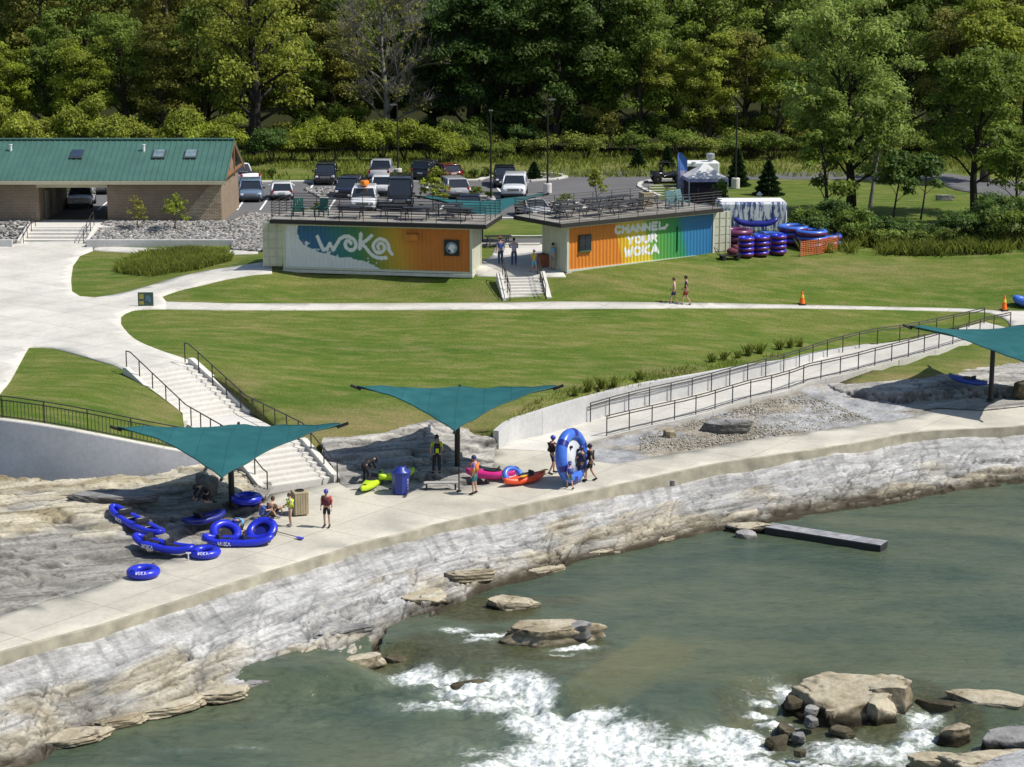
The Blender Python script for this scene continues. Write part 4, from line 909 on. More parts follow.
# container court steps
cs = thing('staircase', 'short concrete steps between the two containers with metal rails', 'staircase', (0, 0, 0))
ca, cb = Vector(P(527, 300, 2.9)), Vector(P(521, 275, 4.1)); cd = Vector((ca.x - cb.x, ca.y - cb.y, 0)); ct = cd.length / 8; cd.normalize(); cx = Vector((-cd.y, cd.x, 0)); c0 = Vector((cb.x, cb.y, 0))
mb = MB(); flight(mb, c0, cd, cx, 8, ct, .148, 4.13, 2.4); mb.build('steps', STEPC, cs)
for off in (-1, 1):
    mb = MB(); cheek(mb, c0, cd, cx, off * 1.36, 8, ct, .148, 4.13, .3, .14); mb.build('cheek_wall', STEPC, cs)
    p = [edge(c0 + cd * t, cx, off * 1.1, z) for t, z in ((-.3, 4.13), (0, 4.13), (8 * ct, 2.95), (8 * ct + .3, 2.95))]; rail_run(p, .95, 1.2, (1.0, .6), 'handrail', cs, .028)
# restroom steps, planters
bs_ = thing('staircase', 'five wide concrete steps up to the passage of the brick building', 'staircase', (0, 0, 0))
xs0, xs1 = P(22, 245, 3.3)[0], P(86, 245, 3.3)[0]; y0 = 143.8; yt = 147.0
mb = MB()
for k in range(5): mb.box(((xs0 + xs1) / 2, (y0 + k * .64 + yt + .4) / 2, 3.2 + .17 * k), (xs1 - xs0, yt + .4 - (y0 + k * .64), .36))
mb.build('steps', STEPC, bs_)
for xx, r_ in ((xs0 - .16, 0), (xs1 + .16, 0)):
    mb = MB(); mb.prism([(y0 - .3, 3.0), (y0 - .3, 3.62), (yt, 4.3), (yt + .5, 4.3), (yt + .5, 3.0)], xx - .16, xx + .16, axis='x'); mb.build('cheek_wall', STEPC, bs_)
    dx = .3 if xx < (xs0 + xs1) / 2 else -.3
    rail_run([(xx + dx, y0 - .2, 3.35), (xx + dx, y0 + .2, 3.5), (xx + dx, yt, 4.2), (xx + dx, yt + .5, 4.2)], .95, 1.5, (1.0, .6), 'handrail', bs_, .028)
mb = MB(); mb.box(((xs0 + xs1) / 2 + .2, 149.0, 3.7), (7.0, 4.2, .86)); structure(mb.build('entrance_slab', STEPC))
pl = thing('planter_wall', 'low grey concrete planter wall in front of the riprap right of the steps', 'wall', (0, 0, 0))
px0, py0 = xs1 + .34, P(95, 247, 3.35)[1]; px1 = P(231, 249, 3.45)[0]
mb = MB(); mb.box(((px0 + px1) / 2, py0, 3.4), (px1 - px0, .28, .95), bev=.02); mb.build('wall_face', CONCW, pl)
pl2 = thing('planter_wall', 'low grey planter wall left of the entrance steps at the frame edge', 'wall', (0, 0, 0))
mb = MB(); mb.box((xs0 - 10.34, py0, 3.4), (20, .28, .95), bev=.02); mb.build('wall_face', CONCW, pl2)
RIP = [(.36, .35, .34), (.47, .465, .455), (.2, .195, .19), (.3, .285, .26), (.12, .115, .11), (.4, .37, .33)]
zf = lambda x, y: np.maximum(hgt(x, y), 3.55 + .55 * sstep(py0, 150, y)) + .05
structure(pebbles('riprap', [(px0, py0 + .15), (px1, py0 + .15), (px1, 149.9), (px0, 149.9)], 9500, .1, .4, 9, .0, RIP, zf), 'stuff')
structure(pebbles('riprap', [(xs0 - 16, py0 + .15), (xs0 - .4, py0 + .15), (xs0 - .4, 149.9), (xs0 - 16, 149.9)], 4800, .1, .4, 10, 0, RIP, zf), 'stuff')
structure(pebbles('riprap', [G(232,250), G(266,252), G(275,236), G(276,216), G(250,214), G(232,222)], 7000, .1, .4, 12, .05, RIP, lambda x, y: hgt(x, y)), 'stuff')
structure(pebbles('island_stones', [G(304,190), G(350,187), G(376,192), G(372,198), G(320,199)], 1500, .2, .45, 13, .05, RIP, lambda x, y: hgt(x, y)), 'stuff')
structure(pebbles('island_stones', [G(500,180), G(530,177), G(552,178), G(540,181)], 500, .2, .45, 14, .05, RIP, lambda x, y: hgt(x, y)), 'stuff')
structure(pebbles('island_stones', [G(545,204), G(560,201), G(580,209), G(560,214)], 500, .2, .45, 18, .05, RIP, lambda x, y: hgt(x, y)), 'stuff')
structure(pebbles('bed_stones', [G(330,218), G(300,218), G(296,214), G(330,213)], 300, .2, .4, 15, .05, RIP, lambda x, y: hgt(x, y)), 'stuff')
# loose bank stones that lie on the limestone
# ------------------------------------------------------------------ restroom building
def brick_material(name, c1, c2, mort, w=.4, h=.2, ms=.012, rot=True):
    m, nt = new_mat(name); v = coords(nt); mp = nd(nt, 'ShaderNodeMapping')
    sx = nd(nt, 'ShaderNodeSeparateXYZ'); cx_ = nd(nt, 'ShaderNodeCombineXYZ'); nt.links.new(v, sx.inputs[0])
    nt.links.new(mathn(nt, 'ADD', sx.outputs[0], sx.outputs[1]), cx_.inputs[0]); nt.links.new(sx.outputs[2], cx_.inputs[1])
    br = nd(nt, 'ShaderNodeTexBrick'); br.inputs['Scale'].default_value = 1; br.inputs['Brick Width'].default_value = w; br.inputs['Row Height'].default_value = h; br.inputs['Mortar Size'].default_value = ms
    br.inputs['Color1'].default_value = c4(c1); br.inputs['Color2'].default_value = c4(c2); br.inputs['Mortar'].default_value = c4(mort); nt.links.new(cx_.outputs[0], br.inputs['Vector'])
    n = noise(nt, v, .7, 5); c = mixc(nt, 1.0, br.outputs[0], ramp(nt, n, [(.3, (.82,) * 3), (.65, (1, 1, 1))]), 'MULTIPLY')
    finish(nt, c, .85, 0, .25, br.outputs['Fac'], -.4, .01); return m
BRICK = brick_material('tan_block', (.32, .245, .175), (.275, .21, .15), (.19, .15, .11), .4, .2)
STONE = brick_material('sunlit_ledge_stone', (.62, .5, .35), (.44, .34, .23), (.16, .13, .09), .35, .11, .015)  # stone tone brightened to look sunlit on the wall corner
GREENR = M('green_metal_roof', (.06, .142, .115), .42, .1, .8, spec=.5)
TRIM = M('cream_trim', (.5, .46, .33), .6, .06); DARKIN = M('dark_interior', (.05, .045, .04), .9); BLACK = M('black_steel', (.016, .015, .015), .45, .1)
GLASS = M('dark_glass', (.02, .026, .035), .06, .1, spec=.8); WHITE = M('white_paint', (.78, .78, .77), .45, .05)
zb = 4.08; fy = 150.02; by = 159.6; xr = -21.34; xl = -62; ox0, ox1 = -34.74, -29.73
B = thing('brick_building', 'long tan block building with green standing seam metal roof and open passage', 'building', (0, 0, 0))
mb = MB()
for x0, x1 in ((xl, ox0), (ox1, xr)):
    mb.box(((x0 + x1) / 2, fy + .15, zb + 1.45), (x1 - x0, .3, 3.3)); mb.box(((x0 + x1) / 2, by - .15, zb + 1.45), (x1 - x0, .3, 3.3))
for x in (ox0 - .15, ox1 + .15): mb.box((x, (fy + by) / 2, zb + 1.45), (.296, by - fy - .62, 3.296))
mb.prism([(fy + .31, zb - .2), (by - .31, zb - .2), (by - .31, zb + 3.1), ((fy + by) / 2, zb + 5.2), (fy + .31, zb + 3.1)], xr - .3, xr, axis='x')
mb.build('wall', BRICK, B)
mb = MB(); mb.prism([(xr - 3.2, zb), (xr - .02, zb), (xr - .02, zb + 2.9), (xr - .7, zb + 2.9)], fy - .05, fy + .0, axis='y'); mb.build('sunlit_stone', STONE, B)  # stonework cut to the sunlit triangle, its sunlight put into the colour
ym = (fy + by) / 2; ez = 7.25; rzt = 9.72; e0, e1 = fy - .75, by + .75; rx1 = xr + .45
mb = MB(); mb.prism([(e0, ez), (ym, rzt), (e1, ez), (e1, ez - .14), (ym, rzt - .14), (e0, ez - .14)], xl, rx1, axis='x')
x = rx1 - .03
while x > xl:
    mb.prism([(e0, ez - .001), (ym, rzt - .001), (ym, rzt + .06), (e0, ez + .06)], x - .03, x + .03, axis='x'); x -= .42
mb.box(((xl + rx1) / 2, ym, rzt + .04), (rx1 - xl, .5, .09))
roof = mb.build('roof', GREENR, B)
mb = MB(); mb.box(((xl + rx1) / 2, e0 - .04, ez - .17), (rx1 - xl, .08, .26)); mb.build('gutter', TRIM, B)
mb = MB()
for s_ in (-1, 1):
    ye = e0 if s_ < 0 else e1
    mb.prism([(ye, ez - .34), (ym, rzt - .34), (ym, rzt - .142), (ye, ez - .142)], rx1 - .1, rx1 - .02, axis='x')
mb.prism([(ym - .1, ez - .3), (ym + .1, ez - .3), (ym + .1, rzt - .3), (ym - .1, rzt - .3)], rx1 - .13, rx1 - .03, axis='x'); mb.prism([(e0 + .9, ez + .05), (e1 - .9, ez + .05), (e1 - .9, ez + .25), (e0 + .9, ez + .25)], rx1 - .16, rx1 - .06, axis='x')
mb.build('gable_truss', M('stained_wood', (.26, .13, .06), .7, .25), B)
mb = MB(); mb.box(((ox0 + ox1) / 2, fy - .1, 6.9), (ox1 - ox0 + .2, .35, .46), bev=.02); mb.build('passage_beam', TRIM, B)
mb = MB(); mb.box(((ox0 + ox1) / 2, ym, 6.95), (ox1 - ox0, by - fy - .4, .1)); mb.build('passage_ceiling', TRIM, B)
def on_roof(y): return ez + (y - e0) / (ym - e0) * (rzt - ez)
sl_ = math.atan2(rzt - ez, ym - e0)
for k, (px, py) in enumerate([(77, 154), (159, 154), (191, 154)]):
    xx = PY(px, py, 152.6)[0]; y = 152.6; z = on_roof(y)
    mb = MB(); mb.box((xx, y, z + .06), (.95, 1.25, .2), rx=sl_, bev=.02); f_ = mb.build('skylight', M('skylight_frame', (.05, .06, .06), .5), roof)
    mb = MB(); mb.box((xx, y, z + .175), (.78, 1.05, .03), rx=sl_); g_ = mb.build('skylight_glass', M('sky_glass', (.03, .05, .09), .05, .1, spec=.9) if k == 0 else M('sky_glass_pale', (.16, .22, .25), .08, .3, 2, spec=.9), roof)
for px, py in [(11, 152), (144, 152)]:
    xx = PY(px, py, 153.2)[0]; mb = MB(); z = on_roof(153.2); mb.lathe([(.09, -.1), (.09, .42), (.13, .43), (.13, .5)], 10, 0, (xx, 153.2, z)); mb.build('vent_pipe', WHITE, roof)
# louvred sign / doors in the passage
for yy in (152.5, 155):
    mb = MB(); mb.box((ox0 + .03, yy, zb + 1.05), (.06, 1.0, 2.1), bev=.01); mb.box((ox0 + .08, yy + .38, zb + 1.0), (.05, .1, .05)); mb.build('passage_door', M('grey_door', (.28, .27, .24), .5), B)
fp_ = thing('fire_post', 'white vertical post standing in the riprap before the brick wall', 'post', P(122.5, 222, 4.0), 0)
mb = MB(); mb.lathe([(.075, 0), (.075, 1.9), (.085, 1.92), (.03, 1.98)], 10); mb.build('post', WHITE, fp_)
mb = MB(); mb.box((0, 0, .02), (.3, .3, .05), bev=.01); mb.build('base_plate', BLACK, fp_)

# sign board on the lawn corner
sg = thing('sign_board', 'small square information panel at the lawn corner by the plaza', 'sign', P(146, 308, 2.93), 0)
mb = MB(); mb.box((0, 0, .52), (.92, .07, .86), bev=.02); bd = mb.build('panel', M('panel_dark_green', (.05, .09, .07), .5, .25, 4), sg)
mb = MB(); mb.box((-.24, -.04, .7), (.26, .012, .3)); mb.box((-.24, -.04, .32), (.26, .012, .2)); mb.build('yellow_patch', M('sign_ochre', (.3, .27, .06), .5), bd)
mb = MB(); mb.prism([(.0, .72), (.18, .8), (.34, .55), (.3, .3), (.12, .45), (-.02, .4)], -.046, -.036); mb.build('blue_figure', M('sign_blue', (.09, .16, .24), .5), bd)
for s_ in (-1, 1):
    mb = MB(); mb.box((s_ * .4, 0, .05), (.08, .1, .14)); mb.build('foot', BLACK, sg)

# ------------------------------------------------------------------ murals on shipping containers
def seg_d(U, Vv, pts):
    d = np.full(U.shape, 1e9)
    for (a, b), (c, e) in zip(pts[:-1], pts[1:]):
        dx, dy = c - a, e - b; L = dx * dx + dy * dy + 1e-12; t = np.clip(((U - a) * dx + (Vv - b) * dy) / L, 0, 1); d = np.minimum(d, np.hypot(U - a - t * dx, Vv - b - t * dy))
    return d
def spline2(pts, k=8): return [tuple(q[:2]) for q in catmull([(a, b, 0) for a, b in pts], .02)]
CL, CH = 12.19, 2.62
CREAM = M('cream_container_paint', (.52, .52, .40), .5, .08, 2); CREAMD = M('cream_frame_paint', (.55, .56, .46), .5, .06, 2)
MURAL = attr_mat('mural_paint', 'Col', .48, .4, .1, 2.2)
def corr(x): # trapezoid corrugation depth
    t = (x / .278) % 1.0; return np.where(t < .25, 0, np.where(t < .5, (t - .25) / .25, np.where(t < .75, 1, 1 - (t - .75) / .25))) * .036
def corr_wall(name, L, H, colfun, letfun, parent, T, step=.035, mats=None):
    nx, nz = int(L / step) + 1, int(H / step) + 1; x = np.linspace(0, L, nx); z = np.linspace(0, H, nz); X, Z = np.meshgrid(x, z); D = corr(X)
    V = np.stack([X - L / 2, D, Z], -1).reshape(-1, 3); i = np.arange(nz - 1)[:, None] * nx + np.arange(nx - 1)[None]; F = np.stack([i, i + 1, i + nx + 1, i + nx], -1).reshape(-1, 4)
    V = np.array([tuple(T @ Vector(q)) for q in V])
    me = fast(name, V, F)
    if colfun is not None: colattr(me, colfun(X / L, Z / H).reshape(-1, 3))
    o = link(name, me, mats or MURAL, parent); lo = None
    if letfun is not None:
        mk = letfun(X / L, Z / H); fm = (mk[:-1, :-1] + mk[1:, 1:] + mk[1:, :-1] + mk[:-1, 1:]).ravel() >= 2
        n = T.to_3x3() @ Vector((0, -1, 0)); F2 = F[fm]; u, inv = np.unique(F2, return_inverse=True); V2 = V[u] + np.array(n) * .006
        me2 = fast('lettering', V2, inv.reshape(-1, 4)); lo = link('lettering', me2, M('mural_white', (.78, .79, .8), .5, .05), o)
    return o
def A_mural(U, V_):
    b = pal(U + .05 * (V_ - .5), [(0, (.03, .13, .30)), (.22, (.025, .14, .28)), (.30, (.03, .19, .20)), (.40, (.05, .22, .10)), (.47, (.16, .26, .05)), (.55, (.42, .33, .035)), (.62, (.58, .33, .03)), (.68, (.62, .24, .03)), (.74, (.60, .19, .028)), (1, (.58, .175, .028))])
    w = np.array([.74, .75, .78]); bu = [.05, .062, .07, .10, .15, .19, .24, .29, .36, .38, .42, .48, .52, .54]; bv = [1.1, .9, .72, .55, .45, .36, .34, .27, .27, .22, .2, .1, .0, -.2]
    lim = np.interp(U, bu, bv) + .05 * (fbm(U * 14, V_ * 0, 3, 3) - .5); left = U < (.066 + .03 * (1 - np.sqrt(np.clip(1 - ((V_ - .8) / .3) ** 2, 0, 1))))
    bg_ = (V_ < lim) & (U < .54) | left
    sp = sstep(.60, .72, fbm(U * 60, V_ * 14, 8, 3)) * (np.abs(V_ - lim) < .12)
    bg_ = bg_ | ((sp > .5) & (U < .5))
    return np.where(bg_[..., None], w, b)
WO = [[(.178,.74),(.188,.62),(.208,.42),(.228,.46),(.245,.58),(.252,.52),(.263,.43),(.28,.56),(.30,.70),(.325,.765),(.35,.765),(.375,.70),(.388,.60),(.385,.50),(.37,.44),(.35,.44),(.332,.50),(.327,.58),(.335,.65),(.352,.655),(.36,.60)],
      [(.415,.84),(.412,.66),(.408,.48)], [(.473,.80),(.45,.70),(.42,.60),(.438,.52),(.455,.42),(.478,.32),(.51,.27),(.55,.275)],
      [(.562,.48),(.562,.6),(.545,.70),(.52,.73),(.497,.68),(.482,.58),(.486,.47),(.50,.40),(.522,.40),(.538,.46),(.541,.55),(.53,.62),(.515,.62),(.506,.55),(.512,.48)], [(.562,.6),(.566,.46),(.582,.37)]]
def A_let(U, V_):
    m = np.zeros(U.shape); ux = U * CL; vz = V_ * CH
    for k, s_ in enumerate(WO): 
        pts = [(a * CL, b * CH) for a, b in (spline2(s_) if k in (2, 3) else s_)]
        m = np.maximum(m, seg_d(ux, vz, pts) < (.105 if k != 3 else .095))
    return m
def B_mural(U, V_):
    u = U - (1 - V_) * .06 - .012 * np.floor(U * 44) % 1 * 0
    st = [(.0, (.68, .22, .03)), (.30, (.66, .22, .03)), (.31, (.72, .40, .03)), (.36, (.74, .47, .03)), (.37, (.74, .55, .05)), (.50, (.68, .55, .05)), (.515, (.22, .42, .06)), (.56, (.12, .36, .07)), (.72, (.035, .28, .09)), (.75, (.03, .24, .2)), (.78, (.035, .2, .4)), (1, (.03, .17, .38))]
    return pal(u, st)
GL = {'C':[[(.95,.85),(.6,1),(.2,.85),(.05,.5),(.2,.15),(.6,0),(.95,.15)]], 'H':[[(.08,0),(.08,1)],[(.92,0),(.92,1)],[(.08,.5),(.92,.5)]], 'A':[[(0,0),(.5,1),(1,0)],[(.2,.38),(.8,.38)]], 'N':[[(.08,0),(.08,1),(.92,0),(.92,1)]], 'E':[[(.92,1),(.08,1),(.08,0),(.92,0)],[(.08,.5),(.8,.5)]], 'L':[[(.08,1),(.08,0),(.92,.1)]],
      'Y':[[(0,1),(.5,.5),(1,1)],[(.5,.5),(.5,0)]], 'O':[[(.5,1),(.12,.8),(.05,.5),(.12,.2),(.5,0),(.88,.2),(.95,.5),(.88,.8),(.5,1)]], 'U':[[(.08,1),(.08,.25),(.3,0),(.7,0),(.92,.25),(.92,1)]], 'R':[[(.08,0),(.08,1),(.7,1),(.92,.78),(.7,.52),(.08,.5)],[(.5,.5),(.95,0)]], 'W':[[(0,1),(.25,0),(.5,.7),(.75,0),(1,1)]], 'K':[[(.08,0),(.08,1)],[(.92,1),(.08,.48),(.92,0)]]}
def text_mask(ux, vz, word, x0, x1, z0, z1, th):
    m = np.zeros(ux.shape); n = len(word); w = (x1 - x0) / n
    for i, ch in enumerate(word):
        a = x0 + w * (i + .1); ww = w * .78
        for s_ in GL[ch]: m = np.maximum(m, seg_d(ux, vz, [(a + p * ww, z0 + q * (z1 - z0)) for p, q in s_]) < th)
    return m
def B_let(U, V_):
    ux = U * CL; vz = V_ * CH + (U - .5) * .0
    m = text_mask(ux, vz, 'CHANNEL', 3.72, 8.05, 1.98, 2.42, .075); m = np.maximum(m, text_mask(ux, vz, 'YOUR', 4.75, 7.4, 1.22, 1.66, .078)); m = np.maximum(m, text_mask(ux, vz, 'WOKA', 4.55, 7.55, .46, .96, .085))
    m = np.maximum(m, seg_d(ux, vz, [(8.0, 2.0), (8.18, 2.18)]) < .1); return m
RUST = M('orange_door_rust', (.5, .16, .03), .6)
def container(label, P0, P1, depth, colf, letf, deck_depth, left_over, right_over, door, sign, plain_end, deckx):
    a, b = Vector(P0), Vector(P1); d = (b - a); d.z = 0; ang = math.atan2(d.y, d.x); c = (a + b) / 2
    r = thing('shipping_container', label, 'container', (c.x, c.y, 4.08), ang); L, Hh = CL, 2.9; hl = L / 2
    I = Matrix.Identity(4)
    corr_wall('mural_wall', L - .32, CH, colf, letf, r, Matrix.Translation((0, .035, .14)))
    for s_ in (-1, 1):
        T = Matrix.Translation((s_ * (hl - .03), depth / 2, .14)) @ Matrix.Rotation(s_ * PI / 2, 4, 'Z'); corr_wall('end_wall', depth - .3, CH, None, None, r, T, .07, CREAM)
    corr_wall('back_wall', L - .32, CH, None, None, r, Matrix.Translation((0, depth - .035, .14)) @ Matrix.Rotation(PI, 4, 'Z'), .07, CREAM)
    mb = MB()
    for sx_ in (-1, 1):
        for y in (.08, depth - .08): mb.box((sx_ * (hl - .08), y, Hh / 2), (.16, .16, Hh))
    for y in (.07, depth - .07):
        mb.box((0, y, .07), (L - .32, .13, .14)); mb.box((0, y, Hh - .07), (L - .32, .13, .137))
    for sx_ in (-1, 1):
        mb.box((sx_ * (hl - .07), depth / 2, .07), (.13, depth - .32, .14)); mb.box((sx_ * (hl - .07), depth / 2, Hh - .07), (.13, depth - .32, .137))
    mb.build('frame', CREAMD, r)
    mb = MB(); mb.box((0, depth / 2, -.13), (L + .06, depth + .06, .2), bev=.02); mb.build('footing', KERB, r)
    x0, x1 = deckx
    mb = MB(); y0 = -.55; dd = deck_depth; mb.box(((x0 + x1) / 2, y0 + dd / 2, Hh + .13), (x1 - x0, dd, .24)); dk = mb.build('roof_deck', M('dark_fascia', (.028, .026, .024), .6), r)
    mb = MB(); n = int(dd / .145)
    for k in range(n): mb.box(((x0 + x1) / 2, y0 + .08 + (k + .5) * (dd - .16) / n, Hh + .27), (x1 - x0 - .1, (dd - .16) / n - .008, .036))
    mb.build('deck_boards', M('grey_deck_boards', (.27, .25, .22), .75, .25, .9), dk)
    h = Hh + .27; q = [(x0 + .08, y0 + dd - .08, h), (x0 + .08, y0 + .08, h), (x1 - .08, y0 + .08, h), (x1 - .08, y0 + dd - .08, h), (x0 + .08, y0 + dd - .08, h)]
    rail_run(q, 1.08, 1.55, (1.0, .84, .68, .52, .36, .2), 'deck_railing', r, .02)
    for xx in (-3.2, 3.2): mb = MB(); mb.box((xx, y0 + dd - .35, Hh / 2), (.16, .16, Hh - .0)); mb.build('deck_post', BLACK, r)
    # open door leaf
    if door:
        w_ = 1.22; T = Matrix.Translation((door * (hl + .04), .02, .1)) @ Matrix.Rotation(-.12 * door, 4, 'Z')
        mb = MB(); cxx = door * w_ / 2
        for k in range(5): mb.box((cxx, .03, .12 + .27 + k * .54), (w_, .05, .46), 0)
        m_ = MB(); m_.add(mb.v, mb.f, 0, T); m_.box(T @ Vector((cxx, .055, 1.35)), (w_ - .05, .035, 2.62), -.12 * door)
        dr = m_.build('door_leaf', CREAM, r); mb = MB()
        for fx in (.3, .72): mb.tube([T @ Vector((door * w_ * fx, -.03, .05)), T @ Vector((door * w_ * fx, -.03, 2.75))], .022, 6)
        mb.box(T @ Vector((door * (w_ - .01), .03, 1.38)), (.06, .09, 2.76), -.12 * door); mb.build('lock_bar', CREAMD, dr)
    sign(r, hl); return r, ang
def sign_A(r, hl):
    x = -hl + .16 + .905 * (CL - .32); z = 1.62
    mb = MB(); mb.box((x, -.02, z), (.98, .07, 1.0), bev=.015); f_ = mb.build('sign_panel', M('sign_black', (.02, .02, .02), .4), r)
    T = Matrix.Translation((x, -.06, z)) @ Matrix.Rotation(PI / 2, 4, 'X')
    mb = MB(); mb.lathe([(.0, 0), (.36, 0), (.36, .012), (.0, .014)], 28, 0, (0, 0, 0), T); mb.build('emblem_disc', M('emblem_grey_blue', (.25, .32, .42), .4, .3, 3), f_)
    mb = MB(); mb.prism([(x - .18, z + .1), (x - .02, z + .26), (x + .2, z + .16), (x + .24, z - .05), (x + .12, z - .02), (x + .16, z - .22), (x + .0, z - .3), (x - .1, z - .12), (x - .22, z - .08)], -.085, -.078); mb.build('emblem_figure', WHITE, f_)
    mb = MB(); mb.prism([(x - .3, z - .06), (x - .06, z - .02), (x - .02, z - .26), (x - .2, z - .28)], -.083, -.079); mb.build('emblem_shade', M('emblem_navy', (.03, .05, .12), .5), f_)
    u = -hl + .16 + .695 * (CL - .32)
    mb = MB(); mb.box((u, -.12, 2.22), (.8, .3, .42), bev=.02); hb = mb.build('vent_hood', M('orange_hood', (.55, .19, .03), .5), r)
def sign_B(r, hl):
    x = -hl + .16 + .105 * (CL - .32); z = 1.72
    mb = MB(); mb.box((x, .0, z), (.98, .08, 1.08), bev=.015); f_ = mb.build('window', M('window_frame_black', (.02, .022, .022), .4), r)
    for sx_ in (-1, 1):
        mb = MB(); mb.box((x + sx_ * .22, -.045, z), (.4, .02, .92)); mb.build('pane', GLASS, f_)
    mb = MB(); mb.box((x, -.05, z - .5), (1.0, .12, .06)); mb.build('sill', M('sill_green', (.05, .15, .08), .5), f_)
    u = -hl + .16 + .745 * (CL - .32); mb = MB(); mb.box((u, .01, 1.35), (.05, .06, 1.6)); mb.build('downpipe', M('dark_green_pipe', (.02, .09, .05), .5), r)
kA, angA = container('rainbow muralled shipping container lettered WOKA with white wave and black roof deck', P(283.5, 268.5, 4.08), P(472, 274.3, 4.08), 2.9, A_mural, A_let, 5.0, 0, 0, -1, sign_A, None, (-6.75, 7.1))
kB, angB = container('rainbow muralled shipping container lettered CHANNEL YOUR WOKA with roof deck', P(568, 272.2, 4.08), P(713.5, 255.5, 4.08), 2.6, B_mural, B_let, 5.0, 0, 0, 1, sign_B, None, (-7.0, 6.3))
def on_deck(root, ang, x, y): 
    v = Matrix.Rotation(ang, 4, 'Z') @ Vector((x, y, 0)); return (root.location.x + v.x, root.location.y + v.y, root.location.z + 3.188)
# roof deck furniture
DKT = M('dark_table_steel', (.03, .028, .03), .5, .15)
def picnic(label, loc, rz_, group):
    r = thing('picnic_table', label, 'picnic table', loc, rz_, group)
    mb = MB(); mb.box((0, 0, .74), (1.8, .75, .05), bev=.015); mb.build('tabletop', DKT, r)
    for s_ in (-1, 1):
        mb = MB(); mb.box((0, s_ * .68, .44), (1.8, .27, .04), bev=.012); mb.build('bench', DKT, r)
    for s_ in (-1, 1):
        mb = MB()
        for q in (-1, 1): mb.tube([(s_ * .65, q * .68, 0), (s_ * .65, q * .25, .72)], .03, 6)
        mb.tube([(s_ * .65, -.72, .41), (s_ * .65, .72, .41)], .03, 6); mb.build('leg_frame', DKT, r)
    return r
GT = 'dark picnic tables on the roof decks'
pA = picnic('dark steel picnic table on the WOKA container roof, left of the middle', on_deck(kA, angA, -1.9, 1.0), angA + .1, GT)
for x, y, a, lb in [(.6, 1.9, 0, 'dark picnic table in the middle of the WOKA container roof'), (2.4, .9, .1, 'dark picnic table on the WOKA roof above the orange part of the mural'), (5.0, 1.2, -.15, 'dark picnic table at the right end of the WOKA container roof'), (3.9, 3.2, .2, 'dark picnic table at the back of the WOKA roof near the small shade sail')]:
    dup(pA, on_deck(kA, angA, x, y), angA + a, lb)
for x, y, a, lb in [(-4.9, 1.3, 0, 'dark picnic table at the left end of the CHANNEL YOUR WOKA roof'), (-2.7, 1.0, .1, 'dark picnic table above the orange mural part, front of the right roof deck'), (-.6, 1.2, -.1, 'dark picnic table above the lettering on the right roof deck'), (1.4, 1.6, .05, 'dark picnic table above the green mural part of the right roof deck'), (-3.9, 3.2, .1, 'dark picnic table in the back row left on the right roof deck'), (-1.2, 3.4, -.05, 'dark picnic table in the back row middle of the right roof deck'), (.9, 3.5, .1, 'dark picnic table in the back row right by the tan bin')]:
    dup(pA, on_deck(kB, angB, x, y), angB + a, lb)
TEALP = M('teal_plastic', (.018, .085, .07), .5, .1)
def lounge(label, loc, rz_, mat, group=None):
    r = thing('garden_chair', label, 'chair', loc, rz_, group)
    mb = MB()
    for k in range(5): mb.box((-.24 + .12 * k, .26 + .05, .72), (.11, .03, .8), 0, 0, -.3)
    mb.build('backrest', mat, r)
    mb = MB()
    for k in range(5): mb.box((0, -.3 + .12 * k, .38 - .03 * k), (.56, .1, .03))
    mb.build('seat', mat, r)
    for s_ in (-1, 1):
        mb = MB(); mb.box((s_ * .36, 0, .58), (.12, .75, .03)); mb.build('armrest', mat, r)
        for yy in (-.33, .28): mb = MB(); mb.box((s_ * .33, yy, .28), (.05, .09, .57)); mb.build('leg', mat, r)
    return r
GC = 'garden chairs on the roof decks'
g0 = lounge('green slatted garden chair at the left end of the WOKA roof deck', on_deck(kA, angA, -5.4, 1.2), angA + .2, TEALP, GC)
dup(g0, on_deck(kA, angA, -3.9, 1.3), angA - .2, 'green slatted garden chair second from the left on the WOKA roof deck')
g1 = lounge('pale teal garden chair at the right end of the right roof deck', on_deck(kB, angB, 4.6, 1.6), angB + .2, M('pale_teal_plastic', (.1, .2, .21), .5), GC)
dup(g1, on_deck(kB, angB, 3.4, 1.2), angB - .3, 'pale teal garden chair on the right roof deck next to the bin')
def slat_bin(label, loc, sc=1.0, mat=None, zs=1.0):
    r = thing('litter_bin', label, 'bin', loc, .35); r.scale = (1, 1, zs); mm = mat or M('tan_bin_slats', (.36, .3, .19), .7, .15, 3)
    mb = MB()
    for s_ in range(4):
        for k in range(5):
            T = Matrix.Rotation(s_ * PI / 2, 4, 'Z') @ Matrix.Translation(((k - 2) * .155 * sc, -.41 * sc, .5 * sc)); m_ = MB(); m_.box((0, 0, 0), (.14 * sc, .04, .9 * sc), bev=.006); mb.add(m_.v, m_.f, 0, T)
    mb.box((0, 0, .48 * sc), (.76 * sc, .76 * sc, .86 * sc)); mb.build('slat_body', mm, r)
    mb = MB(); mb.box((0, 0, .99 * sc), (.9 * sc, .9 * sc, .1 * sc), bev=.03); mb.build('lid', mm, r)
    mb = MB(); mb.torus(.24 * sc, .035 * sc, 20, 8, 0, Matrix.Translation((0, 0, 1.05 * sc))); mb.lathe([(.0, 1.045 * sc), (.23 * sc, 1.045 * sc), (.23 * sc, 1.05 * sc)], 20); mb.build('opening', BLACK, r)
    return r
slat_bin('tan slatted litter bin on the right container roof deck', on_deck(kB, angB, 2.7, 3.0), .9)
slat_bin('tan slatted litter bin with round black opening at the foot of the stairs', P(300, 514, .02), .74, None, 1.35)

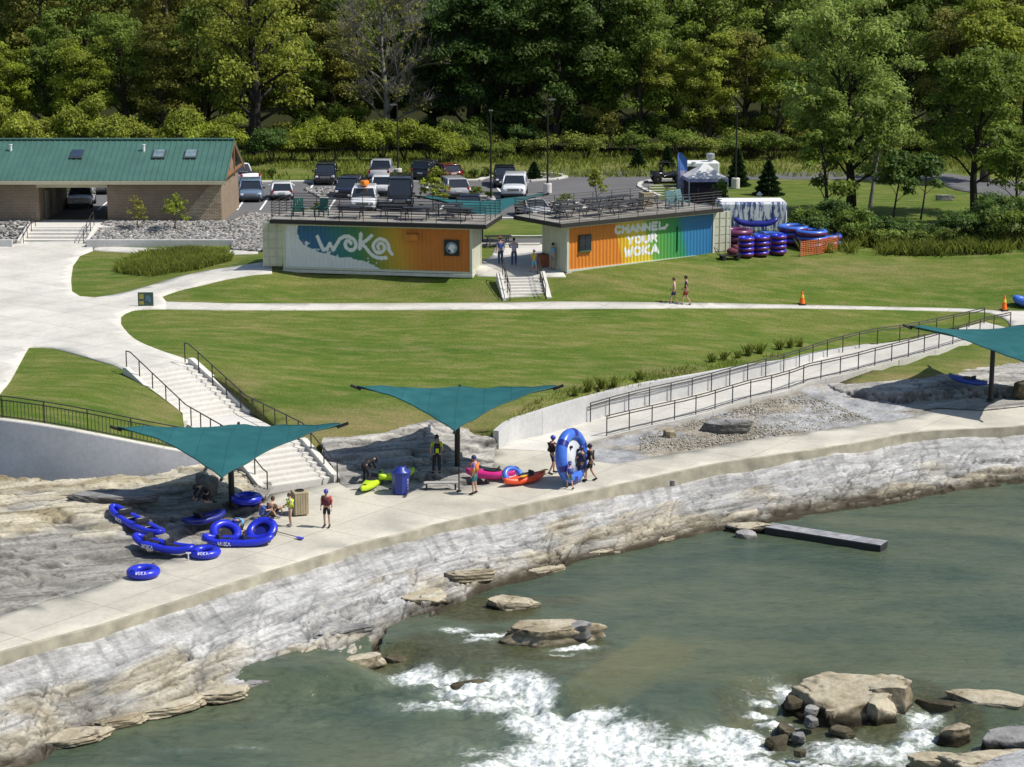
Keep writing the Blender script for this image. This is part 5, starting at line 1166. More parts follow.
# ------------------------------------------------------------------ shade sails
def fabric_mat():
    m, nt = new_mat('teal_shade_fabric'); v = coords(nt); n = noise(nt, v, 1.2, 4); w_ = noise(nt, v, 60, 2)
    c = ramp(nt, n, [(.3, (.02, .118, .128)), (.7, (.03, .152, .16))]); br = nd(nt, 'ShaderNodeTexBrick'); br.offset = 0; br.inputs['Scale'].default_value = 1; br.inputs['Brick Width'].default_value = 1.25; br.inputs['Row Height'].default_value = 40; br.inputs['Mortar Size'].default_value = .018
    br.inputs['Color1'].default_value = (1, 1, 1, 1); br.inputs['Color2'].default_value = (.93, .94, .95, 1); br.inputs['Mortar'].default_value = (.66, .68, .7, 1); nt.links.new(v, br.inputs['Vector']); c = mixc(nt, 1.0, c, br.outputs[0], 'MULTIPLY')
    big = noise(nt, v, .35, 3); c = mixc(nt, 1.0, c, ramp(nt, big, [(.35, (.84, .86, .87)), (.65, (1, 1, 1))]), 'MULTIPLY')
    finish(nt, c, .75, 0, .2, w_, .1, .005, trans=.12); return m
TEAL = fabric_mat()
def sail(label, base, half, zc, zh, zl, rot, post_r=.13, post_h=None, name='shade_sail', rad=None):
    r = thing(name, label, 'shade sail', base, rot); n = 28
    cor = [Vector((-half, 0, zh)), Vector((0, -half, zl)), Vector((half, 0, zh)), Vector((0, half, zl))]
    V = []; F = []; n1 = n + 1; b0 = 0
    for i in range(n1):
        for j in range(n1):
            u, v = i / n, j / n; k = 1 - .34 * (u * (1 - u) * 4 * abs(2 * v - 1) ** 4 * .5 + v * (1 - v) * 4 * abs(2 * u - 1) ** 4 * .5)
            q = cor[0] * ((1 - u) * (1 - v)) + cor[1] * (u * (1 - v)) + cor[2] * (u * v) + cor[3] * ((1 - u) * v)
            z = q.z - .12 * 16 * u * (1 - u) * v * (1 - v) * .2 + .03 * math.sin(7 * u + 4 * v) * (1 - abs(2 * u - 1)) + .028 * math.sin(26 * (u - v) + 3 * u) * (abs(2 * u - 1) * abs(2 * v - 1)) + .02 * math.sin(19 * math.atan2(v + .02, u + .02))
            V.append((q.x * k, q.y * k, z))
    for i in range(n):
        for j in range(n): F.append((i * n1 + j, (i + 1) * n1 + j, (i + 1) * n1 + j + 1, i * n1 + j + 1))
    me = fast('fabric', V, F); fb = link('fabric', me, TEAL, r, None, True)
    mb = MB()
    for e in range(4):
        p = []
        for t in range(n1):
            i, j = [(t, 0), (n, t), (n - t, n), (0, n - t)][e]; q = V[i * n1 + j]; p.append((q[0], q[1], q[2] - .01))
        mb.tube(p, .03, 5)
    mb.build('hem', M('teal_hem', (.01, .08, .085), .7), fb)
    top_ = (post_h or zc - .2)
    mb = MB(); mb.lathe([(.26, 0), (.26, .03), (post_r, .035), (post_r, top_), (post_r * .7, top_ + .05)], 16); mb.build('post', BLACK, r)
    for k, q in enumerate(cor):
        o_ = q.copy(); o_.z -= .04; out = q * 1.0; out = Vector((q.x * 1.07, q.y * 1.07, q.z + (q.z - zc) * .07))
        mb = MB(); mb.tube([(0, 0, top_ - .25), (q.x * .5, q.y * .5, (top_ - .25) * .5 + q.z * .5 - .06), tuple(out - Vector((0, 0, .03)))], [.06, .045, .03], 8)
        mb.tube([tuple(q * .965 + Vector((0, 0, -.02))), tuple(out)], .07, 8); mb.build('arm', BLACK, r)
    return r
sail('teal shade sail over the blue tubes and kayaks left of the stairs', P(232, 507, .25), 4.75, 3.1, 3.62, 2.58, .06)
sail('teal shade sail in the middle beside the lime kayaks and rock terrace', P(457.5, 470, .1), 4.6, 3.45, 4.0, 3.0, .0)
sail('teal shade sail on the right frame edge above the shaded ledge', P(990.5, 400, .15), 4.75, 3.55, 4.2, 2.95, .16)
cs_base = P(481, 250, 4.05)
sail('small teal shade sail between the two containers above the roof decks', (cs_base[0], cs_base[1] + 3.0, 4.0), 4.35, 2.85, 3.4, 2.35, .12, .11)

# ------------------------------------------------------------------ lamp posts
LB = M('lamp_base_concrete', (.6, .58, .54), .8, .1)
def lamp(label, px, py, z, h, heads=1, base=True, ang=0):
    r = thing('lamp_post', label, 'lamp post', P(px, py, z), ang, None)
    if base: mb = MB(); mb.lathe([(.36, -.1), (.36, .72), (.33, .78)], 20); mb.build('base', LB, r)
    mb = MB(); mb.lathe([(.11, .7 if base else 0), (.11, .8), (.085, .9), (.06, h)], 10); mb.build('pole', BLACK, r)
    for k in range(heads):
        s_ = 1 if k == 0 else -1; mb = MB(); mb.box((s_ * .35, 0, h - .02), (.62, .32, .1), bev=.02); mb.box((s_ * .1, 0, h - .05), (.25, .07, .07)); f_ = mb.build('lamp_head', M('lamp_grey', (.12, .12, .125), .4), r)
        mb = MB(); mb.box((s_ * .38, 0, h - .08), (.42, .24, .03)); mb.build('lens', M('lamp_lens', (.55, .55, .52), .2), f_)
    return r
lamp('tall black lamp post standing alone between the black car and white truck', 491, 207, 3.7, 7.6, 1, True, PI / 2)
lamp('tall black lamp post with grey head on a round base by the island bed', 547.5, 192.5, 3.65, 7.8, 1, True, .2)
lamp('black lamp post on a thick white base behind the silver pickup', 398, 177, 3.6, 6.5, 1, True, PI)
lamp('black lamp post on a white base near the conifers and tent', 735.5, 187, 3.75, 6.8, 1, True, PI / 2)
bl = thing('bollard_light', 'short white lantern post standing beyond the white trailer', 'bollard', P(759, 207, 3.8), 0)
mb = MB(); mb.lathe([(.14, 0), (.14, .9), (.13, .95)], 12); mb.build('post', WHITE, bl); mb = MB(); mb.lathe([(.24, .95), (.25, 1.0), (.06, 1.2), (.0, 1.22)], 12); mb.build('cap', WHITE, bl)
# ------------------------------------------------------------------ vehicles
TYRE = M('tyre_rubber', (.018, .018, .018), .85, .1); RIM = M('alloy_rim', (.35, .35, .36), .3, .1, metal=.8); TAIL = M('red_tail_lamp', (.35, .012, .01), .25); HEAD = M('head_lamp', (.75, .76, .78), .15); TRIMB = M('black_trim', (.02, .02, .022), .5); CHROME = M('chrome_grille', (.3, .3, .31), .25, .1, metal=.7); PLATE = M('number_plate', (.6, .6, .58), .5)
def paint(name, col): return M(name, col, .22, .05, 2, spec=.5, coat=.6)
PAINTS = {'white': paint('white_car_paint', (.72, .73, .75)), 'silver': paint('silver_car_paint', (.38, .39, .41)), 'black': paint('black_car_paint', (.012, .012, .016)), 'navy': paint('navy_car_paint', (.015, .02, .045)), 'blue': paint('steel_blue_paint', (.13, .19, .28)), 'red': paint('dark_red_paint', (.12, .015, .015)), 'grey': paint('grey_car_paint', (.09, .09, .1))}
def loft(mb, st, n=16, e=3.2, m=0):
    'superellipse stations (y, half width, z0, z1)'
    b = len(mb.v)
    for y, w_, z0, z1 in st:
        for j in range(n):
            t = 2 * PI * (j + .5) / n; c, s_ = math.cos(t), math.sin(t); mb.v.append(Vector((w_ * math.copysign(abs(c) ** (2 / e), c), y, (z0 + z1) / 2 + (z1 - z0) / 2 * math.copysign(abs(s_) ** (2 / e), s_))))
    for i in range(len(st) - 1):
        for j in range(n): mb.f.append([b + i * n + j, b + i * n + (j + 1) % n, b + (i + 1) * n + (j + 1) % n, b + (i + 1) * n + j]); mb.m.append(m)
    mb.f.append([b + j for j in range(n)]); mb.m.append(m); mb.f.append([b + (len(st) - 1) * n + j for j in range(n)][::-1]); mb.m.append(m)
# kind: length, width, height, hood z, belt z, cabin: (base front y, roof front y, roof rear y, base rear y) measured from front (y=-L/2), bed
KINDS = {'suv': (4.85, 1.96, 1.80, 1.08, 1.12, (1.15, 1.85, 4.35, 4.78), 0), 'big_suv': (5.3, 2.05, 1.95, 1.2, 1.25, (1.35, 2.05, 4.95, 5.25), 0), 'hatch': (4.3, 1.8, 1.55, .96, 1.0, (1.0, 1.9, 3.7, 4.25), 0), 'sedan': (4.75, 1.84, 1.46, .95, .98, (1.25, 2.1, 3.4, 4.2), 0),
         'pickup': (5.8, 2.0, 1.9, 1.15, 1.2, (1.5, 2.15, 3.55, 3.85), 1), 'van': (5.9, 2.02, 2.6, 1.2, 1.3, (.75, 1.55, 5.8, 5.88), 0), 'jeep': (4.3, 1.88, 1.86, 1.18, 1.2, (1.55, 1.85, 4.1, 4.25), 0)}
def car(kind, color, label, loc, heading, group='cars parked in the car park', name='parked_car', cat='car'):
    L, W, H, hz, bz, (a, b_, c_, d_), bed = KINDS[kind]; pt = PAINTS[color]; r = thing(name, label, cat, (loc[0], loc[1] - 2.0, loc[2]), heading, group); r.scale = (1, 1, .93); y0 = -L / 2; hw_ = W / 2
    mb = MB(); st = [(y0, hw_ * .80, .38, hz - .22), (y0 + .08, hw_ * .9, .3, hz - .1), (y0 + .35, hw_ * .98, .26, hz - .03), (y0 + a, hw_, .24, bz)]
    if bed: st += [(y0 + d_, hw_, .26, bz), (y0 + L - .3, hw_, .3, bz), (y0 + L - .02, hw_ * .97, .42, bz - .03)]
    else: st += [(y0 + L * .6, hw_, .24, bz), (y0 + L - .4, hw_ * .98, .28, bz), (y0 + L - .1, hw_ * .92, .34, bz - .06), (y0 + L, hw_ * .84, .42, bz - .16)]
    loft(mb, st, 18, 4.2)
    if bed: mb.box((0, y0 + (d_ + L) / 2 - .03, bz + .005), (W - .3, L - d_ - .35, .02), m=1)
    # roof and pillars
    rw = hw_ * (.80 if kind != 'van' else .88); bw = hw_ * .93; ya, yb, yc, yd = y0 + a, y0 + b_, y0 + c_, y0 + d_
    mb.box((0, (yb + yc) / 2, H - .05), (2 * rw, yc - yb + .12, .1), bev=.04)
    def pil(p, q, w_=.055): mb.tube([p, q], w_, 6)
    for s_ in (-1, 1):
        pil((s_ * bw, ya, bz - .06), (s_ * rw * .97, yb, H - .06)); pil((s_ * bw, yd, bz - .06), (s_ * rw * .97, yc, H - .06), .07)
        for f_ in ((.42, .75) if not bed else (.55,)):
            yy = yb + (yc - yb) * f_; pil((s_ * bw, yy, bz - .06), (s_ * rw * .97, yy, H - .06), .045)
    body = mb.build('body', [pt, TRIMB], r, True)
    def glass(nm, q, inset=.02):
        m_ = MB(); m_.quad(*q); m_.build(nm, GLASS, r)
    z1, z2 = bz - .04, H - .09
    glass('windscreen', [(-bw * .97, ya + .01, z1), (bw * .97, ya + .01, z1), (rw * .95, yb - .01, z2), (-rw * .95, yb - .01, z2)])
    glass('rear_window', [(-bw * .97, yd - .01, z1), (bw * .97, yd - .01, z1), (rw * .95, yc + .01, z2), (-rw * .95, yc + .01, z2)])
    for s_ in (-1, 1): glass('side_window', [(s_ * bw * 1.0, ya + .06, z1), (s_ * bw * 1.0, yd - .06, z1), (s_ * rw * .985, yc - .02, z2), (s_ * rw * .985, yb + .02, z2)])
    if kind == 'van':
        m_ = MB()
        for s_ in (-1, 1): m_.quad((s_ * (bw + .012), yb + .9, z1), (s_ * (bw + .012), yd, z1), (s_ * (rw + .012), yc, z2), (s_ * (rw + .012), yb + .9, z2))
        m_.build('side_panel', pt, r)
    wr = .36 if kind not in ('sedan', 'hatch') else .32
    for sx_ in (-1, 1):
        for yy in (y0 + L * .185, y0 + L * .80):
            T = Matrix.Translation((sx_ * (hw_ - .1), yy, wr)) @ Matrix.Rotation(PI / 2, 4, 'Y'); mb = MB(); mb.lathe([(wr * .62, -.12), (wr * .95, -.12), (wr, -.07), (wr, .07), (wr * .95, .12), (wr * .62, .12)], 20, 0, (0, 0, 0), T); wh = mb.build('wheel', TYRE, r)
            mb = MB(); mb.lathe([(.05, -.122), (wr * .63, -.115), (wr * .63, .115), (.05, .122)], 12, 0, (0, 0, 0), T); mb.build('rim', RIM, wh)
    for s_ in (-1, 1):
        mb = MB(); mb.box((s_ * hw_ * .66, y0 + .05, hz - .3), (.36, .14, .17), s_ * -.25, bev=.03); mb.build('headlight', HEAD, r)
        mb = MB(); mb.box((s_ * hw_ * .84, y0 + L - .06, bz - .2), (.2, .1, .3), 0, bev=.02); mb.build('tail_light', TAIL, r)
        mb = MB(); mb.box((s_ * (hw_ + .1), ya + .32, bz + .06), (.2, .1, .15), bev=.03); mb.build('mirror', TRIMB if color != 'white' else pt, r)
    mb = MB(); mb.box((0, y0 + .0, hz - .36), (W * .46, .06, .22), bev=.02); mb.build('grille', CHROME if color in ('white', 'black', 'blue') and kind != 'hatch' else TRIMB, r)
    mb = MB(); mb.box((0, y0 - .0, .42), (W * .86, .16, .22), bev=.05); mb.build('front_bumper', TRIMB, r)
    mb = MB(); mb.box((0, y0 + L + .02, .46), (W * .86, .14, .22), bev=.05); mb.box((0, y0 + L + .0, .74), (.5, .05, .14), m=1); mb.build('rear_bumper', [TRIMB, PLATE], r)
    return r
def ga(px, py, dz=.05): x, y, z = G(px, py); return (x, y, z + dz)
def head(px, py, off=0): # facing the camera is heading 0
    return off
car('suv', 'white', 'white SUV facing out, seen through the passage of the brick building', ga(87, 203.5), .12)
car('sedan', 'black', 'dark car half hidden behind the white SUV in the passage', ga(106, 190), .15)
car('pickup', 'white', 'white pickup partly hidden by the gable end of the brick building', ga(240.5, 181), -2.6, name='parked_pickup', cat='pickup')
car('suv', 'blue', 'silver blue SUV parked facing forward beside the brick building', ga(254, 197.5), .12)
car('hatch', 'white', 'small white hatchback with red tail lamp showing its rear', ga(284.5, 196), PI + .12)
car('suv', 'black', 'black SUV parked alone at the far kerb by the rock bed', ga(328, 180), .05)
car('suv', 'navy', 'dark navy SUV in the near row left of the orange kayak', ga(351, 194.5), -.06)
car('pickup', 'silver', 'silver pickup in the far row seen from behind its tailgate', ga(383, 177), PI - .02, name='parked_pickup', cat='pickup')
car('jeep', 'white', 'boxy white truck just in front of the silver pickup', ga(384.5, 192), PI + .03)
car('big_suv', 'white', 'white SUV carrying an orange kayak on its roof', ga(366, 207), .02)
car('van', 'black', 'tall black van parked behind the left roof deck', ga(402, 204), .03, name='parked_van', cat='van')
car('hatch', 'red', 'dark red car with lit tail lamp at the far kerb behind the sapling', ga(446, 177), PI + .4)
car('jeep', 'black', 'small dark vehicle in the shade left of the dark red car', ga(429, 176.5), PI - .3)
car('suv', 'silver', 'silver SUV partly behind the leafy sapling by the small sail', ga(453, 194), PI + .25)
car('sedan', 'navy', 'navy car of which only the roof shows over the left roof deck', ga(470, 209.5), .05)
car('suv', 'black', 'black SUV parked right behind the big white SUV', ga(505, 183), .02)
car('big_suv', 'white', 'big white SUV facing the camera near the tall lamp posts', ga(514.5, 193.5), -.04)
car('sedan', 'silver', 'silver car low behind the small shade sail, mostly hidden', ga(533, 213.5), .3)
tx, ty, tz = ga(366, 207)
# kayak on the roof
def kayak_hull(L, W, H, n=22, m=24, rock=.18, deckz=.6):
    V = []; F = []
    for i in range(n + 1):
        t = i / n * 2 - 1; w_ = W / 2 * max(.03, (1 - abs(t) ** 2.2)) ** .75; h0 = rock * abs(t) ** 2.5; hh = H * (1 - .35 * abs(t) ** 2)
        for j in range(m):
            a = 2 * PI * j / m; c, s_ = math.cos(a), math.sin(a); V.append((w_ * math.copysign(abs(c) ** .8, c), t * L / 2, h0 + hh / 2 + hh / 2 * math.copysign(abs(s_) ** (.8), s_)))
    for i in range(n):
        for j in range(m): F.append((i * m + j, i * m + (j + 1) % m, (i + 1) * m + (j + 1) % m, (i + 1) * m + j))
    F.append(tuple(range(m))); F.append(tuple(n * m + j for j in range(m))[::-1]); return V, F
def plastic(name, col): return M(name, col, .38, .06, 3, spec=.5)
def kayak(label, loc, rz_, col, L=2.7, W=.66, H=.34, name='kayak', tilt=(0, 0), stripe=None):
    r = thing(name, label, 'kayak', loc, rz_); r.rotation_euler = (tilt[0], tilt[1], rz_)
    V, F = kayak_hull(L, W, H); mb = MB(); mb.add(V, F); h_ = mb.build('hull', col, r, True)
    mb = MB(); mb.torus(.5, .035, 26, 8, 0, Matrix.Translation((0, .1, H + .0)), .46, .82); T = Matrix.Translation((0, .1, H - .005))
    mb.lathe([(.0, 0), (.48, 0), (.48, .012), (.0, .014)], 26, 0, (0, 0, 0), T @ Matrix.Diagonal((.46, .82, 1, 1))); mb.build('cockpit_rim', TRIMB, r)
    mb = MB(); mb.box((0, .38, H + .07), (.34, .07, .2), 0, 0, -.2, bev=.02); mb.build('seat_back', TRIMB, r)
    if stripe: 
        mb = MB()
        for s_ in (-1, 1): mb.box((0, s_ * L * .3, H * .93), (.16, L * .22, .05), bev=.02, rx=s_ * .16)
        mb.build('deck_pad', stripe, r)
    return r
ORK = plastic('orange_plastic', (.8, .22, .015)); LIME = plastic('lime_plastic', (.5, .72, .02)); MAG = plastic('magenta_plastic', (.62, .03, .22)); REDK = plastic('red_orange_plastic', (.78, .085, .02))
kayak('orange kayak tied on the roof of a white SUV', (tx + .05, ty - 1.9, tz + 1.84), .05, ORK, 2.4, .72, .5)
# utility buggy
ub = thing('utility_buggy', 'black utility buggy parked on the grass island left of the tent', 'buggy', ga(667, 183), PI / 2 + .1)
mb = MB(); loft(mb, [(-1.45, .5, .5, .8), (-1.3, .66, .42, .95), (-.55, .7, .4, .98), (.35, .7, .4, .7), (.5, .7, .5, 1.0), (1.4, .7, .55, 1.02), (1.45, .62, .6, .95)], 14, 4); mb.build('body', PAINTS['black'], ub, True)
mb = MB()
for s_ in (-1, 1): mb.tube([(s_ * .62, -.6, .95), (s_ * .58, -.2, 1.8), (s_ * .58, .5, 1.8), (s_ * .62, .62, 1.0)], .035, 6)
for y in (-.2, .5): mb.tube([(-.58, y, 1.8), (.58, y, 1.8)], .035, 6)
mb.build('roll_cage', BLACK, ub)
for s_ in (-1, 1):
    mb = MB(); mb.box((s_ * .32, .25, .78), (.5, .5, .16), bev=.04); mb.box((s_ * .32, .5, 1.08), (.5, .12, .55), bev=.04); mb.build('seat', TRIMB, ub)
    for y in (-.95, .95):
        T = Matrix.Translation((s_ * .68, y, .38)) @ Matrix.Rotation(PI / 2, 4, 'Y'); mb = MB(); mb.lathe([(.2, -.14), (.34, -.14), (.38, -.08), (.38, .08), (.34, .14), (.2, .14)], 18, 0, (0, 0, 0), T); wh = mb.build('wheel', TYRE, ub)
        mb = MB(); mb.lathe([(.04, -.142), (.21, -.13), (.21, .13), (.04, .142)], 10, 0, (0, 0, 0), T); mb.build('rim', RIM, wh)
    mb = MB(); mb.ball((s_ * .4, -1.42, .72), (.1, .06, .08)); mb.build('headlight', HEAD, ub)
# tent, food trailer and banner near the buggy
tn = thing('pop_up_tent', 'white peaked pop up tent with dark side walls behind the right roof deck', 'tent', ga(704, 203), .12)
mb = MB(); h_ = 1.6; zt = 2.1; A4 = [(-h_, -h_), (h_, -h_), (h_, h_), (-h_, h_)]
rows = [(1.0, zt), (.7, zt + .28), (.4, zt + .62), (.12, zt + 1.02), (.0, zt + 1.12)]; V = []; F = []; nn = 24
def sq(t): 
    k = t * 4; i = int(k) % 4; f_ = k - int(k); a, b = A4[i], A4[(i + 1) % 4]; return (a[0] + (b[0] - a[0]) * f_, a[1] + (b[1] - a[1]) * f_)
for f_, z in rows:
    for k in range(nn): a = sq(k / nn); V.append((a[0] * f_, a[1] * f_, z))
for i in range(len(rows) - 1):
    for k in range(nn): F.append((i * nn + k, i * nn + (k + 1) % nn, (i + 1) * nn + (k + 1) % nn, (i + 1) * nn + k))
mb.add(V, F); mb.build('canopy', M('tent_white', (.74, .74, .76), .7, .06, trans=.2), tn)
mb = MB()
for i in range(4):
    a, b = A4[i], A4[(i + 1) % 4]; mb.add([(a[0], a[1], zt), (b[0], b[1], zt), (b[0], b[1], zt - .28), (a[0], a[1], zt - .28)], [(0, 1, 2, 3)])
mb.build('valance', M('tent_lilac', (.42, .4, .6), .7), tn)
for i in range(4): mb = MB(); mb.box((A4[i][0] * .98, A4[i][1] * .98, zt / 2), (.06, .06, zt)); mb.build('leg', WHITE, tn)
mb = MB(); g_ = .93
for a, b in ((0, 1), (1, 2), (3, 0), (2, 3)):
    if (a, b) == (1, 2): continue
    p, q = A4[a], A4[b]; mb.add([(p[0] * g_, p[1] * g_, .02), (q[0] * g_, q[1] * g_, .02), (q[0] * g_, q[1] * g_, zt - .2), (p[0] * g_, p[1] * g_, zt - .2)], [(0, 1, 2, 3)])
mb.build('side_wall', M('tent_dark_wall', (.018, .015, .026), .8), tn)
ft = thing('food_trailer', 'white food trailer with roof vent standing behind the tent', 'trailer', ga(699, 186), .06)
mb = MB(); mb.box((0, 0, 1.25), (3.2, 2.0, 1.7), bev=.12); bd_ = mb.build('body', WHITE, ft)
mb = MB(); mb.lathe([(.22, 2.08), (.22, 2.35), (.38, 2.4), (.38, 2.75), (.2, 2.83)], 14, 0, (.9, -.3, 0)); mb.build('roof_vent', M('galvanised', (.45, .46, .47), .4, .1, metal=.5), bd_)
mb = MB(); mb.box((-.3, -1.01, 1.4), (1.8, .04, .7)); mb.build('serving_hatch', DARKIN, bd_)
for s_ in (-1, 1):
    T = Matrix.Translation((.3, s_ * .9, .36)) @ Matrix.Rotation(PI / 2, 4, 'X'); mb = MB(); mb.lathe([(.05, -.1), (.34, -.1), (.36, 0), (.34, .1), (.05, .1)], 16, 0, (0, 0, 0), T); mb.build('wheel', TYRE, ft)
mb = MB(); mb.box((-1.95, 0, .5), (.8, .1, .1)); mb.build('tow_bar', BLACK, ft)
fl = thing('feather_banner', 'tall blue and white feather banner beside the tent', 'banner', ga(680, 202), 0)
mb = MB(); mb.tube([(-.28, 0, 0), (-.28, 0, 3.5), (-.2, 0, 4.0)], .025, 6); mb.lathe([(.3, 0), (.3, .05)], 14, 0, (-.28, 0, 0)); mb.build('pole', BLACK, fl)
def bn(z0, z1, nm, mt, d=0):
    mb = MB(); V = []; F = []; n = 8
    for i in range(n + 1):
        z = z0 + (z1 - z0) * i / n; w_ = .8 if z < 3.4 else .8 * max(.2, 1 - (z - 3.4) / .9)
        for j in range(5): V.append((-.26 + w_ * j / 4, .05 * math.sin(j * 1.2 + z * 1.5) + d, z))
    for i in range(n):
        for j in range(4): F.append((i * 5 + j, i * 5 + j + 1, (i + 1) * 5 + j + 1, (i + 1) * 5 + j))
    mb.add(V, F); return mb.build(nm, mt, fl)
bn(2.5, 3.95, 'flag_top', M('banner_blue', (.09, .2, .5), .6, .2, 3)); bn(1.1, 2.5, 'flag_middle', M('banner_lilac', (.34, .33, .46), .6, .3, 4)); bn(.35, 1.1, 'flag_foot', M('banner_grey_red', (.3, .22, .26), .6, .4, 4))
# white box trailer with a body colour broken by blue streaks
wx0, wx1 = P(721, 238, 4.0), P(787, 240, 4.0); wt_ = thing('box_trailer', 'white box trailer with blue streaks behind the stacked tubes', 'trailer', ((wx0[0] + wx1[0]) / 2, wx0[1] + .3, 3.98), .03)
Lx = (wx1[0] - wx0[0]) + .3
m_, nt = new_mat('blue_streaks'); v = coords(nt); mp = nd(nt, 'ShaderNodeMapping'); mp.inputs['Rotation'].default_value = (0, .75, 0); mp.inputs['Scale'].default_value = (3.0, 1, .5); nt.links.new(v, mp.inputs[0])
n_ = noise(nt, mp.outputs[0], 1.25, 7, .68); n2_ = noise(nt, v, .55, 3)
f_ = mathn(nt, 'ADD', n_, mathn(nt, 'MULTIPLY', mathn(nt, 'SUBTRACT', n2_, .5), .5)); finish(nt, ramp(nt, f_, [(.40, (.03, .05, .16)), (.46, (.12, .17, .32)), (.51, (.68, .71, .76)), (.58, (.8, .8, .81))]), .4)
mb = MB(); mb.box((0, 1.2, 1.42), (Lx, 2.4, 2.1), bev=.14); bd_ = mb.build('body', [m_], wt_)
mb = MB(); mb.box((0, 1.2, 2.5), (Lx - .25, 2.15, .06), bev=.02); mb.build('roof_sheet', WHITE, bd_)
for s_ in (-1, 1):
    for x in (-.5, .5):
        T = Matrix.Translation((x, 1.2 + s_ * 1.05, .34)) @ Matrix.Rotation(PI / 2, 4, 'X'); mb = MB(); mb.lathe([(.05, -.1), (.32, -.1), (.34, 0), (.32, .1), (.05, .1)], 16, 0, (0, 0, 0), T); mb.build('wheel', TYRE, wt_)
mb = MB(); mb.box((0, 1.2, .3), (Lx - .6, .5, .14)); mb.build('chassis', BLACK, wt_)
# cones
def cone(label, px, py, h=.8):
    r = thing('traffic_cone', label, 'traffic cone', ga(px, py, .05), .3, 'traffic cones on the path')
    mb = MB(); mb.box((0, 0, .03), (.46, .46, .05), bev=.015); mb.build('base', TRIMB, r)
    mb = MB(); mb.lathe([(.19, .05), (.12, .42 * h / .8), (.075, .62 * h / .8), (.035, h), (.02, h + .01)], 18); c_ = mb.build('cone_body', M('cone_orange', (.9, .17, .012), .5, .06), r)
    mb = MB(); mb.lathe([(.129, .42 * h / .8), (.086, .6 * h / .8)], 18); mb.build('yellow_band', M('cone_yellow', (.85, .55, .06), .4), c_)
cone('orange traffic cone with yellow collar on the path below the grass bank', 802, 305); cone('larger orange traffic cone at the path corner by the right frame edge', 1004, 311, .95)
# ------------------------------------------------------------------ people
SKIN_T = {'light': M('skin_light', (.52, .31, .21), .55, .06), 'tan': M('skin_tan', (.4, .22, .14), .55, .06), 'dark': M('skin_dark', (.2, .11, .07), .55, .06)}
FACE = M('face_dark', (.03, .018, .015), .5)
def cloth(name, col): return M('cloth_' + name, col, .85, .12, 9)
CL_ = {'red': cloth('red', (.5, .1, .06)), 'maroon': cloth('maroon', (.13, .03, .045)), 'navy': cloth('navy', (.03, .035, .09)), 'black': cloth('black', (.02, .02, .024)), 'hivis': cloth('hivis', (.5, .7, .02)), 'teal': cloth('teal', (.04, .18, .22)), 'purple': cloth('purple', (.16, .12, .42)), 'pink': cloth('pink', (.62, .4, .42)), 'lilac': cloth('lilac', (.42, .38, .55)), 'blue': cloth('blue', (.05, .11, .4)), 'sky': cloth('sky', (.14, .42, .68)), 'denim': cloth('denim', (.05, .07, .16)), 'orange': cloth('orange', (.68, .2, .05)), 'yellow': cloth('yellow', (.65, .5, .05)), 'grey': cloth('grey', (.22, .22, .25)), 'white': cloth('white', (.65, .65, .66)), 'brown': cloth('brown', (.12, .08, .06)), 'darkred': cloth('darkred', (.32, .05, .04))}
HAIR = {'brown': M('hair_brown', (.06, .035, .02), .6, .2), 'black': M('hair_black', (.015, .013, .012), .6), 'blond': M('hair_blond', (.38, .26, .12), .6, .2)}
HELM = {'blue': plastic('helmet_blue', (.05, .06, .38)), 'black': plastic('helmet_black', (.015, .015, .02)), 'navy': plastic('helmet_navy', (.03, .03, .14))}
BASE = dict(pel=(0, 0, .96), spi=(0, 0, 1.14), che=(0, 0, 1.36), nec=(0, 0, 1.49), hed=(0, .015, 1.56), shl=(-.19, 0, 1.43), ell=(-.25, -.03, 1.16), wrl=(-.26, .05, .92), shr=(.19, 0, 1.43), elr=(.25, -.03, 1.16), wrr=(.26, .05, .92),
            hil=(-.095, 0, .92), knl=(-.11, .02, .5), anl=(-.115, -.03, .09), tol=(-.13, .13, .04), hir=(.095, 0, .92), knr=(.11, .02, .5), anr=(.115, -.03, .09), tor=(.13, .13, .04))
